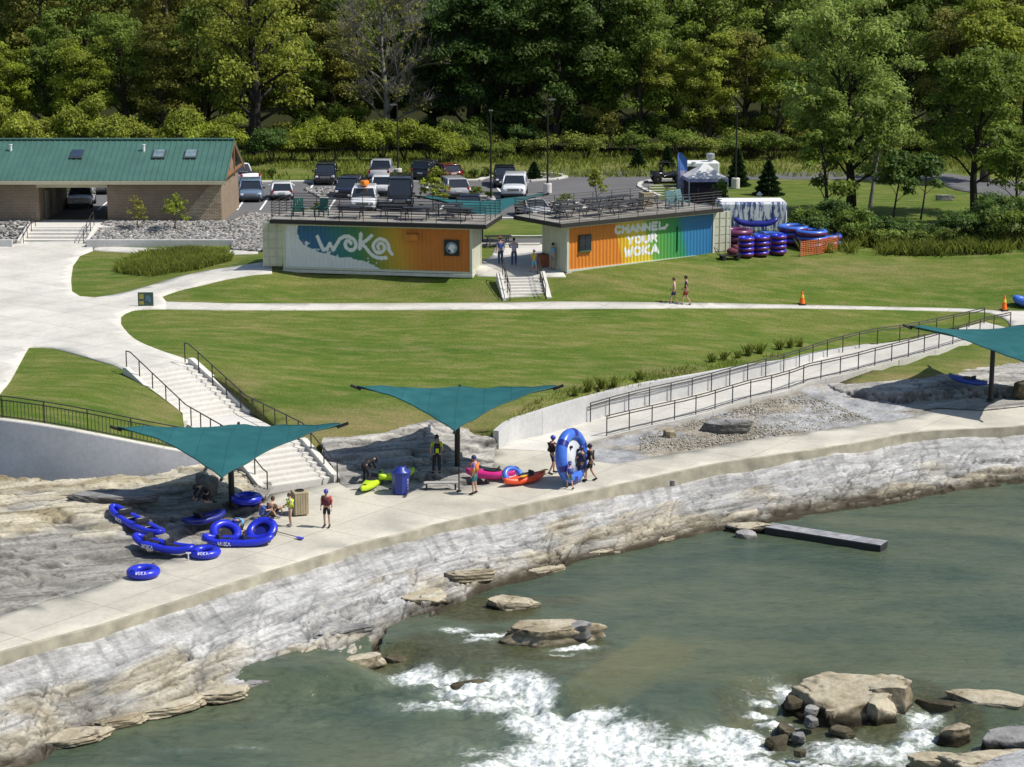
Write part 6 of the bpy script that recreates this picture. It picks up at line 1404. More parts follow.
POSE = {'stand': {}, 'relaxed': dict(wrr=(.2, .16, .98), ell=(-.28, -.06, 1.17), knl=(-.13, .05, .5), anl=(-.16, .02, .09), tol=(-.2, .17, .04)),
 'walk': dict(knl=(-.1, .2, .53), anl=(-.1, .2, .11), tol=(-.11, .36, .07), knr=(.1, -.02, .5), anr=(.1, -.27, .11), tor=(.1, -.13, .04), wrl=(-.25, -.14, .95), elr=(.24, .03, 1.16), wrr=(.24, .2, .98)),
 'carry': dict(ell=(-.25, .2, 1.22), wrl=(-.2, .46, 1.22), elr=(.25, .2, 1.22), wrr=(.2, .46, 1.22), knl=(-.1, .14, .52), anl=(-.1, .12, .1), tol=(-.11, .28, .06), anr=(.1, -.18, .1), tor=(.1, -.04, .04)),
 'hands': dict(ell=(-.25, .08, 1.16), wrl=(-.12, .28, 1.14), elr=(.25, .08, 1.16), wrr=(.1, .28, 1.1)),
 'hips': dict(ell=(-.36, -.06, 1.18), wrl=(-.2, .06, 1.02), elr=(.36, -.06, 1.18), wrr=(.2, .06, 1.02)),
 'sit': dict(pel=(0, 0, .15), spi=(0, -.05, .34), che=(0, -.03, .56), nec=(0, .0, .69), hed=(0, .04, .76), shl=(-.19, -.02, .63), ell=(-.26, .14, .45), wrl=(-.19, .36, .46), shr=(.19, -.02, .63), elr=(.26, .14, .45), wrr=(.19, .36, .46), hil=(-.1, .05, .14), knl=(-.14, .43, .46), anl=(-.13, .62, .1), tol=(-.13, .77, .05), hir=(.1, .05, .14), knr=(.14, .43, .46), anr=(.13, .62, .1), tor=(.13, .77, .05)),
 'kneel': dict(pel=(0, -.1, .44), spi=(0, .04, .6), che=(0, .25, .74), nec=(0, .37, .81), hed=(0, .45, .82), shl=(-.19, .27, .78), ell=(-.25, .42, .54), wrl=(-.16, .56, .34), shr=(.19, .27, .78), elr=(.25, .42, .54), wrr=(.16, .56, .34), hil=(-.1, -.06, .42), knl=(-.14, .2, .08), anl=(-.13, -.22, .07), tol=(-.13, -.36, .03), hir=(.1, -.06, .42), knr=(.14, .2, .08), anr=(.13, -.22, .07), tor=(.13, -.36, .03)),
 'bend': dict(pel=(0, -.12, .86), spi=(0, .05, .98), che=(0, .27, 1.05), nec=(0, .4, 1.06), hed=(0, .48, 1.03), shl=(-.19, .3, 1.06), ell=(-.22, .36, .8), wrl=(-.14, .5, .62), shr=(.19, .3, 1.06), elr=(.22, .36, .8), wrr=(.14, .5, .62), hil=(-.095, -.12, .84), hir=(.095, -.12, .84), knl=(-.13, .06, .47), knr=(.13, .06, .47))}
RAD = dict(pel=.125, spi=.115, che=.135, nec=.055, hed=.05, sh=.062, el=.044, wr=.03, hi=.088, kn=.058, an=.04, to=.036)
def rad(k): return RAD.get(k) or RAD[k[:2]]
EDG = [('pel', 'spi'), ('spi', 'che'), ('che', 'nec'), ('nec', 'hed')] + [(a + s_, b + s_) for s_ in 'lr' for a, b in (('sh', 'el'), ('el', 'wr'), ('hi', 'kn'), ('kn', 'an'), ('an', 'to'))] + [('che', 'sh' + s_) for s_ in 'lr'] + [('pel', 'hi' + s_) for s_ in 'lr']
def skinned(J, R_, edges, root, sub=1):
    keys = list(dict.fromkeys([k for e in edges for k in e])); ix = {k: i for i, k in enumerate(keys)}
    me = bpy.data.meshes.new('tmp'); me.from_pydata([J[k] for k in keys], [(ix[a], ix[b]) for a, b in edges], []); o = bpy.data.objects.new('tmp', me); C.objects.link(o)
    o.modifiers.new('s', 'SKIN').use_smooth_shade = True
    if not me.skin_vertices: raise RuntimeError('no skin layer')
    for k in keys: d = me.skin_vertices[0].data[ix[k]]; d.radius = R_[k] if isinstance(R_[k], tuple) else (R_[k], R_[k]); d.use_root = (k == root)
    m2 = o.modifiers.new('d', 'SUBSURF'); m2.levels = sub; m2.render_levels = sub
    dg = bpy.context.evaluated_depsgraph_get(); ev = o.evaluated_get(dg); q = ev.to_mesh(); V = [v.co.copy() for v in q.vertices]; F = [list(p.vertices) for p in q.polygons]; ev.to_mesh_clear(); bpy.data.objects.remove(o); bpy.data.meshes.remove(me); return V, F
def person(label, loc, rz_, pose='stand', h=1.75, top='red', bottom='black', vest=None, helmet=None, hair='brown', skin='light', sleeves=.5, legs=.85, cap=None, group=None):
    r = thing('person', label, 'person', loc, rz_, group); k = h / 1.75; J = dict(BASE); J.update(POSE[pose]); J = {a: Vector(b) * k for a, b in J.items()}; Rr = {a: rad(a) * k for a in J}
    for a in ('pel', 'spi', 'che'): Rr[a] = (Rr[a] * 1.12, Rr[a] * .82)
    V, F = skinned(J, Rr, EDG, 'pel'); mb = MB(); mb.add(V, F)
    up = (J['hed'] - J['nec']).normalized(); fw = (Vector((0, 1, 0)) - up * up.y); fw = fw.normalized(); rt = fw.cross(up); hc = J['hed'] + up * .1 * k + fw * .01 * k
    T = Matrix((( rt.x, fw.x, up.x, hc.x), (rt.y, fw.y, up.y, hc.y), (rt.z, fw.z, up.z, hc.z), (0, 0, 0, 1))) @ Matrix.Scale(k, 4)
    m_ = MB(); m_.ball((0, 0, 0), (.077, .095, .118), 0, 14, 10); 
    for q in m_.v:
        if q.z < -.02: q.x *= 1 + q.z * 2.2; q.y *= 1 + (q.z * 1.2 if q.y < 0 else 0)
    m_.ball((0, .1, -.015), (.014, .02, .024), 0, 6, 4)
    for s_ in (-1, 1): m_.ball((s_ * .078, -.005, -.005), (.012, .02, .03), 0, 6, 4); m_.ball((s_ * .03, .085, .012), (.012, .009, .008), 1, 6, 4)
    m_.ball((0, .086, -.058), (.026, .008, .006), 1, 6, 4); mb.add(m_.v, m_.f, 0, T)
    mb.m[-len(m_.f):] = m_.m
    for s_ in 'lr':                       # hands: palm, four unequal fingers, thumb from the side of the palm
        w_, e_ = J['wr' + s_], J['el' + s_]; d = (w_ - e_).normalized(); sd = Vector((1 if s_ == 'l' else -1, 0, 0)); sd = (sd - d * sd.dot(d)); sd = sd.normalized() if sd.length > .1 else Vector((0, 1, 0)); nn_ = d.cross(sd).normalized()
        a_ = nn_; c_ = w_ + d * .055 * k; Th = Matrix(((a_.x, d.x, sd.x, c_.x), (a_.y, d.y, sd.y, c_.y), (a_.z, d.z, sd.z, c_.z), (0, 0, 0, 1))) @ Matrix.Scale(k, 4)
        m_ = MB(); m_.ball((0, 0, 0), (.04, .05, .018), 0, 8, 6)
        for q, (x, ln) in enumerate(((-.028, .06), (-.009, .075), (.01, .07), (.028, .055))): m_.tube([(x, .03, 0), (x, .04 + ln * .5, .01), (x, .04 + ln * .9, .03)], [.0095, .0085, .006], 5)
        m_.tube([(-.03, -.02, 0), (-.055, .015, .012), (-.055, .045, .024)], [.011, .01, .007], 5); mb.add(m_.v, m_.f, 0, Th)
    mb.build('body', [SKIN_T[skin], FACE], r, True)
    def part(nm, JJ, RR, ed, root, mat_): 
        V, F = skinned(JJ, RR, ed, root); m_ = MB(); m_.add(V, F); return m_.build(nm, mat_, r, True)
    lp = lambda a, b, t: J[a].lerp(J[b], t)
    g = .02 * k; JJ = {'a': lp('pel', 'spi', .1), 'b': J['spi'], 'c': J['che'], 'n': lp('che', 'nec', .55)}; RR = {'a': (Rr['pel'][0] + g, Rr['pel'][1] + g), 'b': (Rr['spi'][0] + g, Rr['spi'][1] + g), 'c': (Rr['che'][0] + g, Rr['che'][1] + g), 'n': .075 * k}; ed = [('a', 'b'), ('b', 'c'), ('c', 'n')]
    for s_ in 'lr': JJ['s' + s_] = J['sh' + s_]; JJ['e' + s_] = lp('sh' + s_, 'el' + s_, min(1, sleeves * 1.3)); RR['s' + s_] = .08 * k; RR['e' + s_] = .066 * k; ed += [('c', 's' + s_), ('s' + s_, 'e' + s_)]
    if sleeves > .9:
        for s_ in 'lr': JJ['w' + s_] = lp('el' + s_, 'wr' + s_, .9); RR['w' + s_] = .045 * k; ed.append(('e' + s_, 'w' + s_))
    part('shirt', JJ, RR, ed, 'b', CL_[top])
    JJ = {'p': J['pel'], 'q': lp('pel', 'spi', .3)}; RR = {'p': (Rr['pel'][0] + g * .8, Rr['pel'][1] + g * .8), 'q': (Rr['pel'][0] + g * .6, Rr['pel'][1] + g * .6)}; ed = [('p', 'q')]
    for s_ in 'lr':
        JJ['h' + s_] = J['hi' + s_]; RR['h' + s_] = .108 * k; ed.append(('p', 'h' + s_)); JJ['k' + s_] = lp('hi' + s_, 'kn' + s_, min(1, legs)); RR['k' + s_] = .082 * k; ed.append(('h' + s_, 'k' + s_))
        if legs > 1: JJ['a' + s_] = lp('kn' + s_, 'an' + s_, .93); RR['a' + s_] = .058 * k; ed.append(('k' + s_, 'a' + s_))
    part('trousers' if legs > 1 else 'shorts', JJ, RR, ed, 'p', CL_[bottom])
    if vest:
        JJ = {'a': lp('pel', 'spi', .75), 'b': lp('spi', 'che', .5), 'c': lp('che', 'nec', .2)}; RR = {'a': ((Rr['spi'][0] + .05 * k), Rr['spi'][1] + .055 * k), 'b': (Rr['che'][0] + .045 * k, Rr['che'][1] + .065 * k), 'c': (.13 * k, .11 * k)}; ed = [('a', 'b'), ('b', 'c')]
        part('life_vest', JJ, RR, ed, 'b', CL_[vest])
    for s_ in 'lr':
        m_ = MB(); a_, t_ = J['an' + s_], J['to' + s_]; d = (t_ - a_); c_ = a_.lerp(t_, .55) - Vector((0, 0, .005)); m_.tube([a_ + Vector((0, 0, .0)) - d.normalized() * .035 * k, a_.lerp(t_, .4) - Vector((0, 0, .015 * k)), t_ + d.normalized() * .05 * k], [.052 * k, .05 * k, .034 * k], 10); m_.build('shoe', CL_['black'] if helmet else CL_['grey'], r, True)
    m_ = MB()
    if helmet:
        m_.ball((0, -.008, .035), (.108, .125, .115), 0, 14, 10)
        for q in m_.v: q.z = max(q.z, -.02 if q.y > .03 else -.055)
        m2_ = MB(); m2_.add(m_.v, m_.f, 0, T); m2_.build('helmet', HELM[helmet], r, True)
        m3 = MB(); m3.tube([T @ Vector(q) for q in ((-.085, 0, -.02), (-.06, .03, -.1), (0, .05, -.125), (.06, .03, -.1), (.085, 0, -.02))], .007 * k, 5); m3.build('chin_strap', CL_['black'], r)
    else:
        m_.ball((0, -.018, .03), (.09, .105, .112), 0, 14, 10)
        for q in m_.v: q.z = max(q.z, .03 if q.y > .04 else -.07)
        m2_ = MB(); m2_.add(m_.v, m_.f, 0, T); hr = m2_.build('hair', HAIR[hair], r, True)
        if cap: m_ = MB(); m_.ball((0, -.01, .05), (.096, .112, .1)); [setattr(q, 'z', max(q.z, .05)) for q in m_.v]; m_.box((0, .14, .055), (.13, .12, .015), bev=.004); m2_ = MB(); m2_.add(m_.v, m_.f, 0, T); m2_.build('cap', CL_[cap], r, True)
    return r
def deckp(px, py, z=.02): return P(px, py, z)
person('person in blue helmet, dark vest and red sleeves standing alone on the deck', deckp(327, 527), 2.9, 'stand', 1.62, 'red', 'black', 'maroon', 'blue', sleeves=.9)
person('slim person in a yellow vest standing beside the tan litter bin', deckp(290.5, 526), 1.9, 'hands', 1.42, 'white', 'white', 'hivis', None, 'brown', sleeves=.2, legs=.4)
person('seated person with long brown hair in front of the tan litter bin', deckp(272, 518), -.5, 'sit', 1.7, 'brown', 'black', None, None, 'brown', sleeves=.5)
person('person in blue sitting on the deck beside the leaning tube', deckp(262, 519), -1.2, 'sit', 1.68, 'blue', 'denim', None, None, 'black', 'light', sleeves=.9)
person('child in blue helmet kneeling by the blue tubes near the sail post', deckp(241, 532), 2.6, 'kneel', 1.25, 'navy', 'black', 'sky', 'blue')
person('dark clothed person crouching in the shade on the rock shelf', P(207, 503, .55), 2.2, 'kneel', 1.7, 'black', 'black', None, 'black', sleeves=1)
person('person in hi-vis yellow shirt with a black pack standing in the rock terrace shade', P(437, 474, .3), .1, 'relaxed', 1.8, 'hivis', 'black', None, 'black', sleeves=.5, legs=1.1)
pk = thing('backpack', 'black backpack worn by the person in the hi-vis shirt', 'backpack', P(437, 474, .3), .1)
mb = MB(); mb.box((0, -.2, 1.25), (.3, .16, .46), bev=.05); b_ = mb.build('bag', CL_['black'], pk, True); mb = MB(); mb.box((0, -.288, 1.17), (.15, .02, .2), bev=.006); mb.build('pocket', CL_['hivis'], b_)
person('person in dark clothes bending over the lime kayak', deckp(366, 483), -.75, 'bend', 1.72, 'black', 'black', None, 'black', sleeves=1, legs=1.1)
person('person in purple shirt, orange vest and teal shorts by the magenta kayak', deckp(475, 494), 1.25, 'relaxed', 1.74, 'purple', 'teal', 'orange', 'navy')
person('person in black vest and dark shorts pushing the left side of the upright raft', deckp(552, 474), -1.25, 'carry', 1.8, 'maroon', 'navy', 'black', 'blue', sleeves=.15)
person('child in blue helmet and purple shirt in front of the upright raft', deckp(570, 489), .5, 'walk', 1.2, 'purple', 'teal', 'blue', 'blue')
person('person in black helmet half hidden at the right rim of the upright raft', deckp(582, 482), 1.2, 'carry', 1.66, 'black', 'navy', 'navy', 'navy', skin='tan')
person('person in black helmet and vest rightmost beside the upright raft', deckp(590.5, 481), 1.5, 'walk', 1.72, 'black', 'black', 'black', 'black', skin='tan', sleeves=.5)
person('person in blue shirt and jeans at the top of the court steps', G(500.5, 265), .5, 'stand', 1.78, 'blue', 'denim', None, None, 'brown', legs=1.1, cap='orange')
person('person in lilac shirt and jeans with back turned at the court steps', G(514, 266), .1, 'hands', 1.76, 'lilac', 'denim', None, None, 'black', legs=1.1)
person('child in yellow top and light blue shorts at the head of the court steps', G(533.5, 273), -2.4, 'walk', 1.45, 'yellow', 'sky', None, None, 'blond', cap='pink')
person('person in light blue shirt leaning at the end of the right container', G(552.5, 270), -1.2, 'stand', 1.7, 'sky', 'grey', None, None, 'black', sleeves=.6)
person('person in pink shirt and dark shorts walking on the path', G(674, 304.5), 1.4, 'walk', 1.62, 'pink', 'navy', None, None, 'brown', sleeves=.7)
person('person in navy shirt and red shorts walking on the path', G(686, 305.5), 1.4, 'walk', 1.8, 'navy', 'darkred', None, None, 'black')

# ------------------------------------------------------------------ boats and tubes
def vinyl(name, col): return M(name, col, .32, .06, 2.5, spec=.5)
BLUEV = vinyl('royal_blue_vinyl', (.018, .03, .52)); BLUEL = vinyl('sky_blue_vinyl', (.05, .15, .6)); MARV = vinyl('maroon_vinyl', (.14, .03, .09)); BLKV = vinyl('black_vinyl', (.018, .018, .022)); PALEV = vinyl('pale_grey_vinyl', (.5, .53, .55)); DBLU = vinyl('dark_blue_vinyl', (.012, .018, .2))
def letters(word, w, h, T, parent, mat, th=.03, name='lettering'):
    mb = MB(); n = len(word); cw = w / n
    for i, ch in enumerate(word):
        for s_ in GL[ch]:
            for (a, b), (c, d) in zip(s_[:-1], s_[1:]):
                p = Vector((-w / 2 + cw * (i + .1 + a * .78), 0, b * h)); q = Vector((-w / 2 + cw * (i + .1 + c * .78), 0, d * h)); e = (q - p).normalized() * th * .4; nn_ = Vector((-(q - p).z, 0, (q - p).x)).normalized() * th / 2
                mb.add([p - e - nn_, q + e - nn_, q + e + nn_, p - e + nn_], [(0, 1, 2, 3)], 0, T)
    return mb.build(name, mat, parent)
def tube_ring(label, loc, R_=.44, r=.17, tilt=(0, 0, 0), col=None, under=None, group=None, cat='tube', mark=True, cover=None):
    t = thing('inflatable_tube', label, cat, loc, 0, group); t.rotation_euler = tilt; mb = MB(); mb.torus(R_, r, 36, 16, 0, Matrix.Translation((0, 0, r * .92)), m2=1 if under else None, sq=.92); b_ = mb.build('ring', [col or BLUEV] + ([under] if under else []), t, True)
    mb = MB(); mb.lathe([(0, .1), (R_ - r * .55, .1), (R_ - r * .55, .12), (0, .12)], 24); mb.build('floor', BLKV if cover is None else cover, t)
    for a in (.9, .9 + PI):
        T = Matrix.Rotation(a, 4, 'Z'); mb = MB(); mb.tube([T @ Vector((R_ + r * .35, -.1, r * 1.78)), T @ Vector((R_ + r * .4, -.06, r * 1.98)), T @ Vector((R_ + r * .4, .06, r * 1.98)), T @ Vector((R_ + r * .35, .1, r * 1.78))], .016, 6); mb.build('handle', BLKV, b_)
    if mark: 
        mb = MB(); gl = [(-.16, 'W'), (-.05, 'O'), (.06, 'K'), (.17, 'A')]
        for x, ch in gl:
            for s_ in GL[ch]:
                pts = [(x - .04 + a * .08, .14 * b_2 - .07) for a, b_2 in s_]
                for (a, b2_), (c, d) in zip(pts[:-1], pts[1:]):
                    def onr(u, v): an = -PI / 2 + u / (R_ + r * .6); ph = .75 + v / r; q = R_ + (r + .004) * math.cos(ph); return (q * math.cos(an), q * math.sin(an), (r * .92) + (r * .92 + .004) * math.sin(ph))
                    mb.tube([onr(a, b2_), onr(c, d)], .011, 4)
        mb.build('lettering', M('vinyl_print_white', (.75, .76, .8), .5), b_)
    return t
def inflatable(label, loc, rz_, L=3.3, W=.92, r=.15, col=None, tilt=(0, 0), rise=.32, seats=2, cat='kayak', name='inflatable_kayak', mark=True, floor=None):
    t = thing(name, label, cat, loc, rz_); t.rotation_euler = (tilt[0], tilt[1], rz_); pts = []; n = 56
    for i in range(n):
        a = 2 * PI * i / n; c, s_ = math.cos(a), math.sin(a); y = (L / 2 - r) * math.copysign(abs(c) ** .92, c); x = (W / 2 - r) * math.copysign(abs(s_) ** .72, s_); pts.append((x, y, r + rise * abs(c) ** 3.2))
    mb = MB(); mb.tube(pts, [r * (1 - .22 * abs(math.cos(2 * PI * i / n)) ** 4) for i in range(n)], 14, closed=True); b_ = mb.build('hull_tube', col or BLUEV, t, True)
    V = []; F = []
    for i in range(15):
        y = -L / 2 + r + (L - 2 * r) * i / 14; f = abs(y) / (L / 2 - r); w_ = (W / 2 - r) * max(.05, (1 - f ** 2.2)) ** .5; z = .09 + rise * .9 * f ** 3.2
        V += [(-w_, y, z), (0, y, z + .02), (w_, y, z)]
    for i in range(14): F += [(i * 3, i * 3 + 1, i * 3 + 4, i * 3 + 3), (i * 3 + 1, i * 3 + 2, i * 3 + 5, i * 3 + 4)]
    mb = MB(); mb.add(V, F); mb.build('floor', floor or DBLU, t, True)
    for k in range(seats):
        y = (-.55 + 1.1 * k if seats == 2 else -.1) * L / 3.3; mb = MB(); mb.box((0, y, .2), (W - 2 * r + .04, .42, .12), bev=.05); mb.box((0, y - .22, .36), (W - 2 * r + .02, .12, .34), 0, 0, .2, bev=.045); mb.build('seat', BLKV, t, True)
    for s_ in (-1, 1):
        mb = MB(); mb.tube([(0, s_ * (L / 2 - .1), r * 1.8 + rise), (0, s_ * (L / 2 + .02), r * 1.7 + rise), (0, s_ * (L / 2 + .03), r * 1.1 + rise)], .015, 6); mb.build('carry_handle', BLKV, b_)
    if mark:
        for s_ in (-1, 1):
            T = Matrix.Translation((s_ * (W / 2 + .004), -.55 * L / 3.3, r - .07)) @ Matrix.Rotation(s_ * PI / 2, 4, 'Z'); letters('WOKA', .52, .15, T, b_, M('vinyl_print_white', (.75, .76, .8), .5), .034)
    return t
def dirz(ax, ay, bx, by, z): 
    a, b = P(ax, ay, z), P(bx, by, z); return math.atan2(b[1] - a[1], b[0] - a[0]) - PI / 2, ((a[0] + b[0]) / 2, (a[1] + b[1]) / 2, z), math.hypot(b[0] - a[0], b[1] - a[1])
def infl3(label, a, b, **kw):
    A, B_ = Vector(P(*a)), Vector(P(*b)); d = B_ - A; L = d.length; c = (A + B_) / 2
    return inflatable(label, tuple(c), math.atan2(d.y, d.x) - PI / 2, L=min(L, 4.1), tilt=(math.atan2(d.z, math.hypot(d.x, d.y)), 0), **kw)
def infl_px(label, ax, ay, bx, by, z, **kw):
    rz_, c, L = dirz(ax, ay, bx, by, z + .15); return inflatable(label, (c[0], c[1], z), rz_, L=min(max(L, 2.2), 3.7), **kw)
infl3('blue inflatable kayak leftmost, raised nose on the rock shelf', (110, 512, .58), (164, 541, .26), rise=.18)
infl3('blue inflatable kayak in the middle with its nose over the rock shelf', (132, 543, .3), (195, 556, .05), rise=.2)
infl_px('blue inflatable kayak on the deck in front of the sitting people', 201, 541, 275, 541, .02, rise=.2)
tube_ring('blue tube lying alone on the deck edge, nearest to the river', P(143.5, 576, .02), .47, .19)
tube_ring('blue tube flat on the deck between two inflatable kayaks', P(205, 556, .02), .47, .18)
tube_ring('blue tube tipped up on its edge beside the sail post', P(225, 535, .1), .5, .18, (.55, .12, .3), mark=False)
tube_ring('blue tube with dark underside propped on the kayak, nearest to the bin', P(263, 533, .28), .5, .18, (.62, -.1, -.2), under=BLKV, mark=False, cover=DBLU)
tube_ring('upper blue tube of the pair stacked behind the sail post', P(247, 502, .5), .5, .19, (0, 0, .4), mark=False); tube_ring('lower blue tube of the pair stacked behind the sail post', P(247, 503.5, .12), .5, .19, (0, 0, 1.2), mark=False)
infl_px('dark blue inflatable with pale stripes shaded beside the sail post', 186, 523, 221, 515, .25, col=DBLU, rise=.15, seats=1, mark=False, W=.85)
def paddle(label, a, b, blade='blue', z=.06, name='paddle'):
    A, B_ = Vector((a[0], a[1], a[2] + z)), Vector((b[0], b[1], b[2] + z)); t = thing(name, label, 'paddle', tuple(A)); d = B_ - A; mb = MB(); mb.tube([(0, 0, 0), d], .016, 6); mb.build('shaft', BLKV, t)
    ang = math.atan2(d.y, d.x); m_ = BLUEV if blade == 'blue' else M('paddle_yellow', (.75, .42, .03), .4)
    for q, s_ in ((Vector((0, 0, 0)), -1), (d, 1)):
        mb = MB(); T = Matrix.Translation(q) @ Matrix.Rotation(ang, 4, 'Z'); mb.prism([(-.02 * s_, -.02), (.12 * s_, -.085), (.4 * s_, -.1), (.46 * s_, .0), (.38 * s_, .1), (.1 * s_, .08)], -.012, .012, 0, T, 'z'); mb.build('blade', m_, t)
paddle('blue bladed paddle lying on the deck right of the blue kayak', P(277, 533, .02), P(296, 538, .02)); 
rk = thing('marker_stake', 'small white stake standing between the middle kayak and a tube', 'stake', P(188.5, 560, .02)); mb = MB(); mb.box((0, 0, .14), (.05, .05, .28), bev=.006); mb.box((0, 0, .29), (.2, .03, .07), bev=.006); mb.build('stake', WHITE, rk)
def kay_px(label, ax, ay, bx, by, z, col, **kw):
    rz_, c, L = dirz(ax, ay, bx, by, z + .1); return kayak(label, (c[0], c[1], z), rz_, col, L=min(max(L, 2.0), 3.2), **kw)
kay_px('lime green kayak pulled onto the deck beside the bending person', 359, 495, 385, 473, .03, LIME, stripe=BLKV, W=.68)
kay_px('second lime kayak lying behind the blue bin in the shade', 382, 480, 412, 474, .2, LIME, W=.66)
kay_px('magenta kayak lying on the deck behind the person with the orange vest', 466, 475, 515, 478, .06, MAG, W=.78, H=.42)
kay_px('red orange kayak in front of the magenta one on the deck', 504, 485, 545, 476, .03, REDK, W=.75, H=.36)
kay_px('blue kayak with lime deck pads lying on the right shaded ledge', 949, 378, 987, 386, .8, plastic('blue_plastic', (.03, .07, .35)), stripe=LIME, W=.7)
paddle('yellow bladed paddle resting across the red orange kayak', P(527, 476, .42), P(541, 472, .42), 'yellow', .05)
tube_ring('small white and blue inflatable ring standing behind the kayaks', P(512, 477, .2), .36, .15, (.75, 0, .3), col=BLUEL, under=PALEV, mark=False, cover=PALEV)
# raft held on edge
c_ = P(571.5, 483, .02); rf = thing('raft', 'big round light blue raft held on edge by four people', 'raft', (c_[0], c_[1], 0.02)); 
Tr = Matrix.Translation((0, 0, 1.27)) @ Matrix.Rotation(math.radians(60), 4, 'Z') @ Matrix.Rotation(math.radians(83), 4, 'X')
mb = MB(); mb.torus(1.0, .27, 44, 18, 0, Tr); b_ = mb.build('ring', BLUEL, rf, True)
mb = MB(); mb.lathe([(0, .05), (.82, .05), (.82, .1), (0, .1)], 36, 0, (0, 0, 0), Tr); mb.build('floor', PALEV, rf, True)
for k in range(6):
    a = k * PI / 3 + .3; T = Tr @ Matrix.Rotation(a, 4, 'Z'); mb = MB(); q = [(1.0 + .278 * math.cos(t), 0, .278 * math.sin(t)) for t in [i * .28 - .1 for i in range(8)]]
    V = []; F = []
    for i, p in enumerate(q): V += [T @ Vector((p[0], -.14, p[2])), T @ Vector((p[0], .14, p[2]))]
    for i in range(7): F.append((2 * i, 2 * i + 1, 2 * i + 3, 2 * i + 2))
    mb.add(V, F); mb.build('grab_patch', DBLU, b_, True)
for k in range(4):
    a = k * PI / 2 + .4; T = Tr @ Matrix.Rotation(a, 4, 'Z'); mb = MB(); mb.box(T @ Vector((.5, 0, .11)), (.2, .2, .1), bev=.03); mb.build('floor_patch', BLKV, rf)
# stacks beside the right container
SG = 'blue tubes stacked in threes of columns behind the orange netting'
for s_, (px, py, where) in enumerate([(745.5, 257, 'left'), (760.5, 256, 'middle'), (778, 254.5, 'right')]):
    g_ = G(px, py)
    for k in range(4): tube_ring('blue and maroon tube, %s of the %s small stack beside the right container' % (('bottom', 'second from bottom', 'third from bottom', 'topmost')[k], where), (g_[0], g_[1], g_[2] + .05 + k * .33), .4, .17, (0, 0, .6 * k + s_), under=MARV, group=SG, mark=False)
RG = 'big round rafts stacked by the orange netting'
for (px, py, n_, where) in ((811, 248.5, 3, 'front'), (793, 244, 3, 'rear'), (736, 248, 3, 'shaded left'), (768, 246, 2, 'low middle'), (826, 246.5, 2, 'right end')):
    g_ = G(px, py)
    for k in range(n_): 
        t = tube_ring('big %s raft with maroon underside, %%s of the %%s raft stack' % ('maroon' if where == 'shaded left' else 'blue') % (('bottom', 'middle', 'topmost')[k], where), (g_[0], g_[1], g_[2] + .05 + k * .42), .88, .225, (0, 0, k * .7), col=(BLUEL if where != 'shaded left' else MARV), under=MARV, group=RG, cat='raft', mark=False, cover=DBLU)
g_ = G(756, 246); inflatable('dark blue inflatable kayak laid over the stacks in front of the white trailer', (g_[0], g_[1] + .5, g_[2] + 1.25), PI / 2, 3.1, .9, .19, DBLU, (0, 0), .3, 2, mark=False)
inflatable('blue raft end poking in at the right frame edge by the big cone', G(1034, 306), PI / 2 - .2, 2.8, 1.4, .26, BLUEL, (0, 0), .2, 1, cat='raft', name='raft', mark=False)
# orange safety netting
nf = thing('safety_netting', 'orange plastic safety netting on posts around the stacked rafts', 'fence', (0, 0, 0)); NET = M('orange_net', (.6, .16, .05), .6, .1)
npts = [G(800, 257), G(818, 255), G(838, 250.5), G(835, 243), G(820, 238)]; mb = MB(); pm = []
for a, b in zip(npts[:-1], npts[1:]):
    A, B_ = Vector(a), Vector(b); L = (B_ - A).length; n = max(2, int(L / .13)); d = (B_ - A) / n; h_ = 1.0
    for i in range(n):
        p = A + d * (i + .5); w_ = d.normalized() * .022; mb.add([p - w_ + Vector((0, 0, .06)), p + w_ + Vector((0, 0, .06)), p + w_ + Vector((0, 0, h_)), p - w_ + Vector((0, 0, h_))], [(0, 1, 2, 3)])
    for k in range(8):
        z = .08 + k * .13; sag = .0; mb.add([A + Vector((0, .004, z)), B_ + Vector((0, .004, z)), B_ + Vector((0, .004, z + .04)), A + Vector((0, .004, z + .04))], [(0, 1, 2, 3)])
mb.build('netting', NET, nf)
for p in npts: mb = MB(); mb.tube([(p[0], p[1], p[2] - .1), (p[0], p[1], p[2] + 1.15)], .03, 6); mb.build('stake', M('net_stake', (.1, .1, .09), .6), nf)
# hand cart by the container corner
hc_ = thing('hand_cart', 'low dark cart loaded with maroon bags at the right container corner', 'cart', G(730, 259.5), .3)
mb = MB(); mb.box((0, 0, .3), (1.5, .6, .06), bev=.01); mb.tube([(-.75, -.25, .3), (-1.05, -.25, .8), (-1.05, .25, .8), (-.75, .25, .3)], .02, 6); mb.build('bed', BLACK, hc_)
mb = MB(); mb.ball((.15, 0, .55), (.4, .26, .24), 0, 12, 8); mb.ball((.35, .02, .78), (.22, .2, .18), 0, 10, 7); mb.build('bag', CL_['maroon'], hc_, True)
for x in (-.5, .5):
    for y in (-.28, .28): T = Matrix.Translation((x, y, .14)) @ Matrix.Rotation(PI / 2, 4, 'X'); mb = MB(); mb.lathe([(.03, -.04), (.13, -.04), (.14, 0), (.13, .04), (.03, .04)], 14, 0, (0, 0, 0), T); mb.build('wheel', TYRE, hc_)
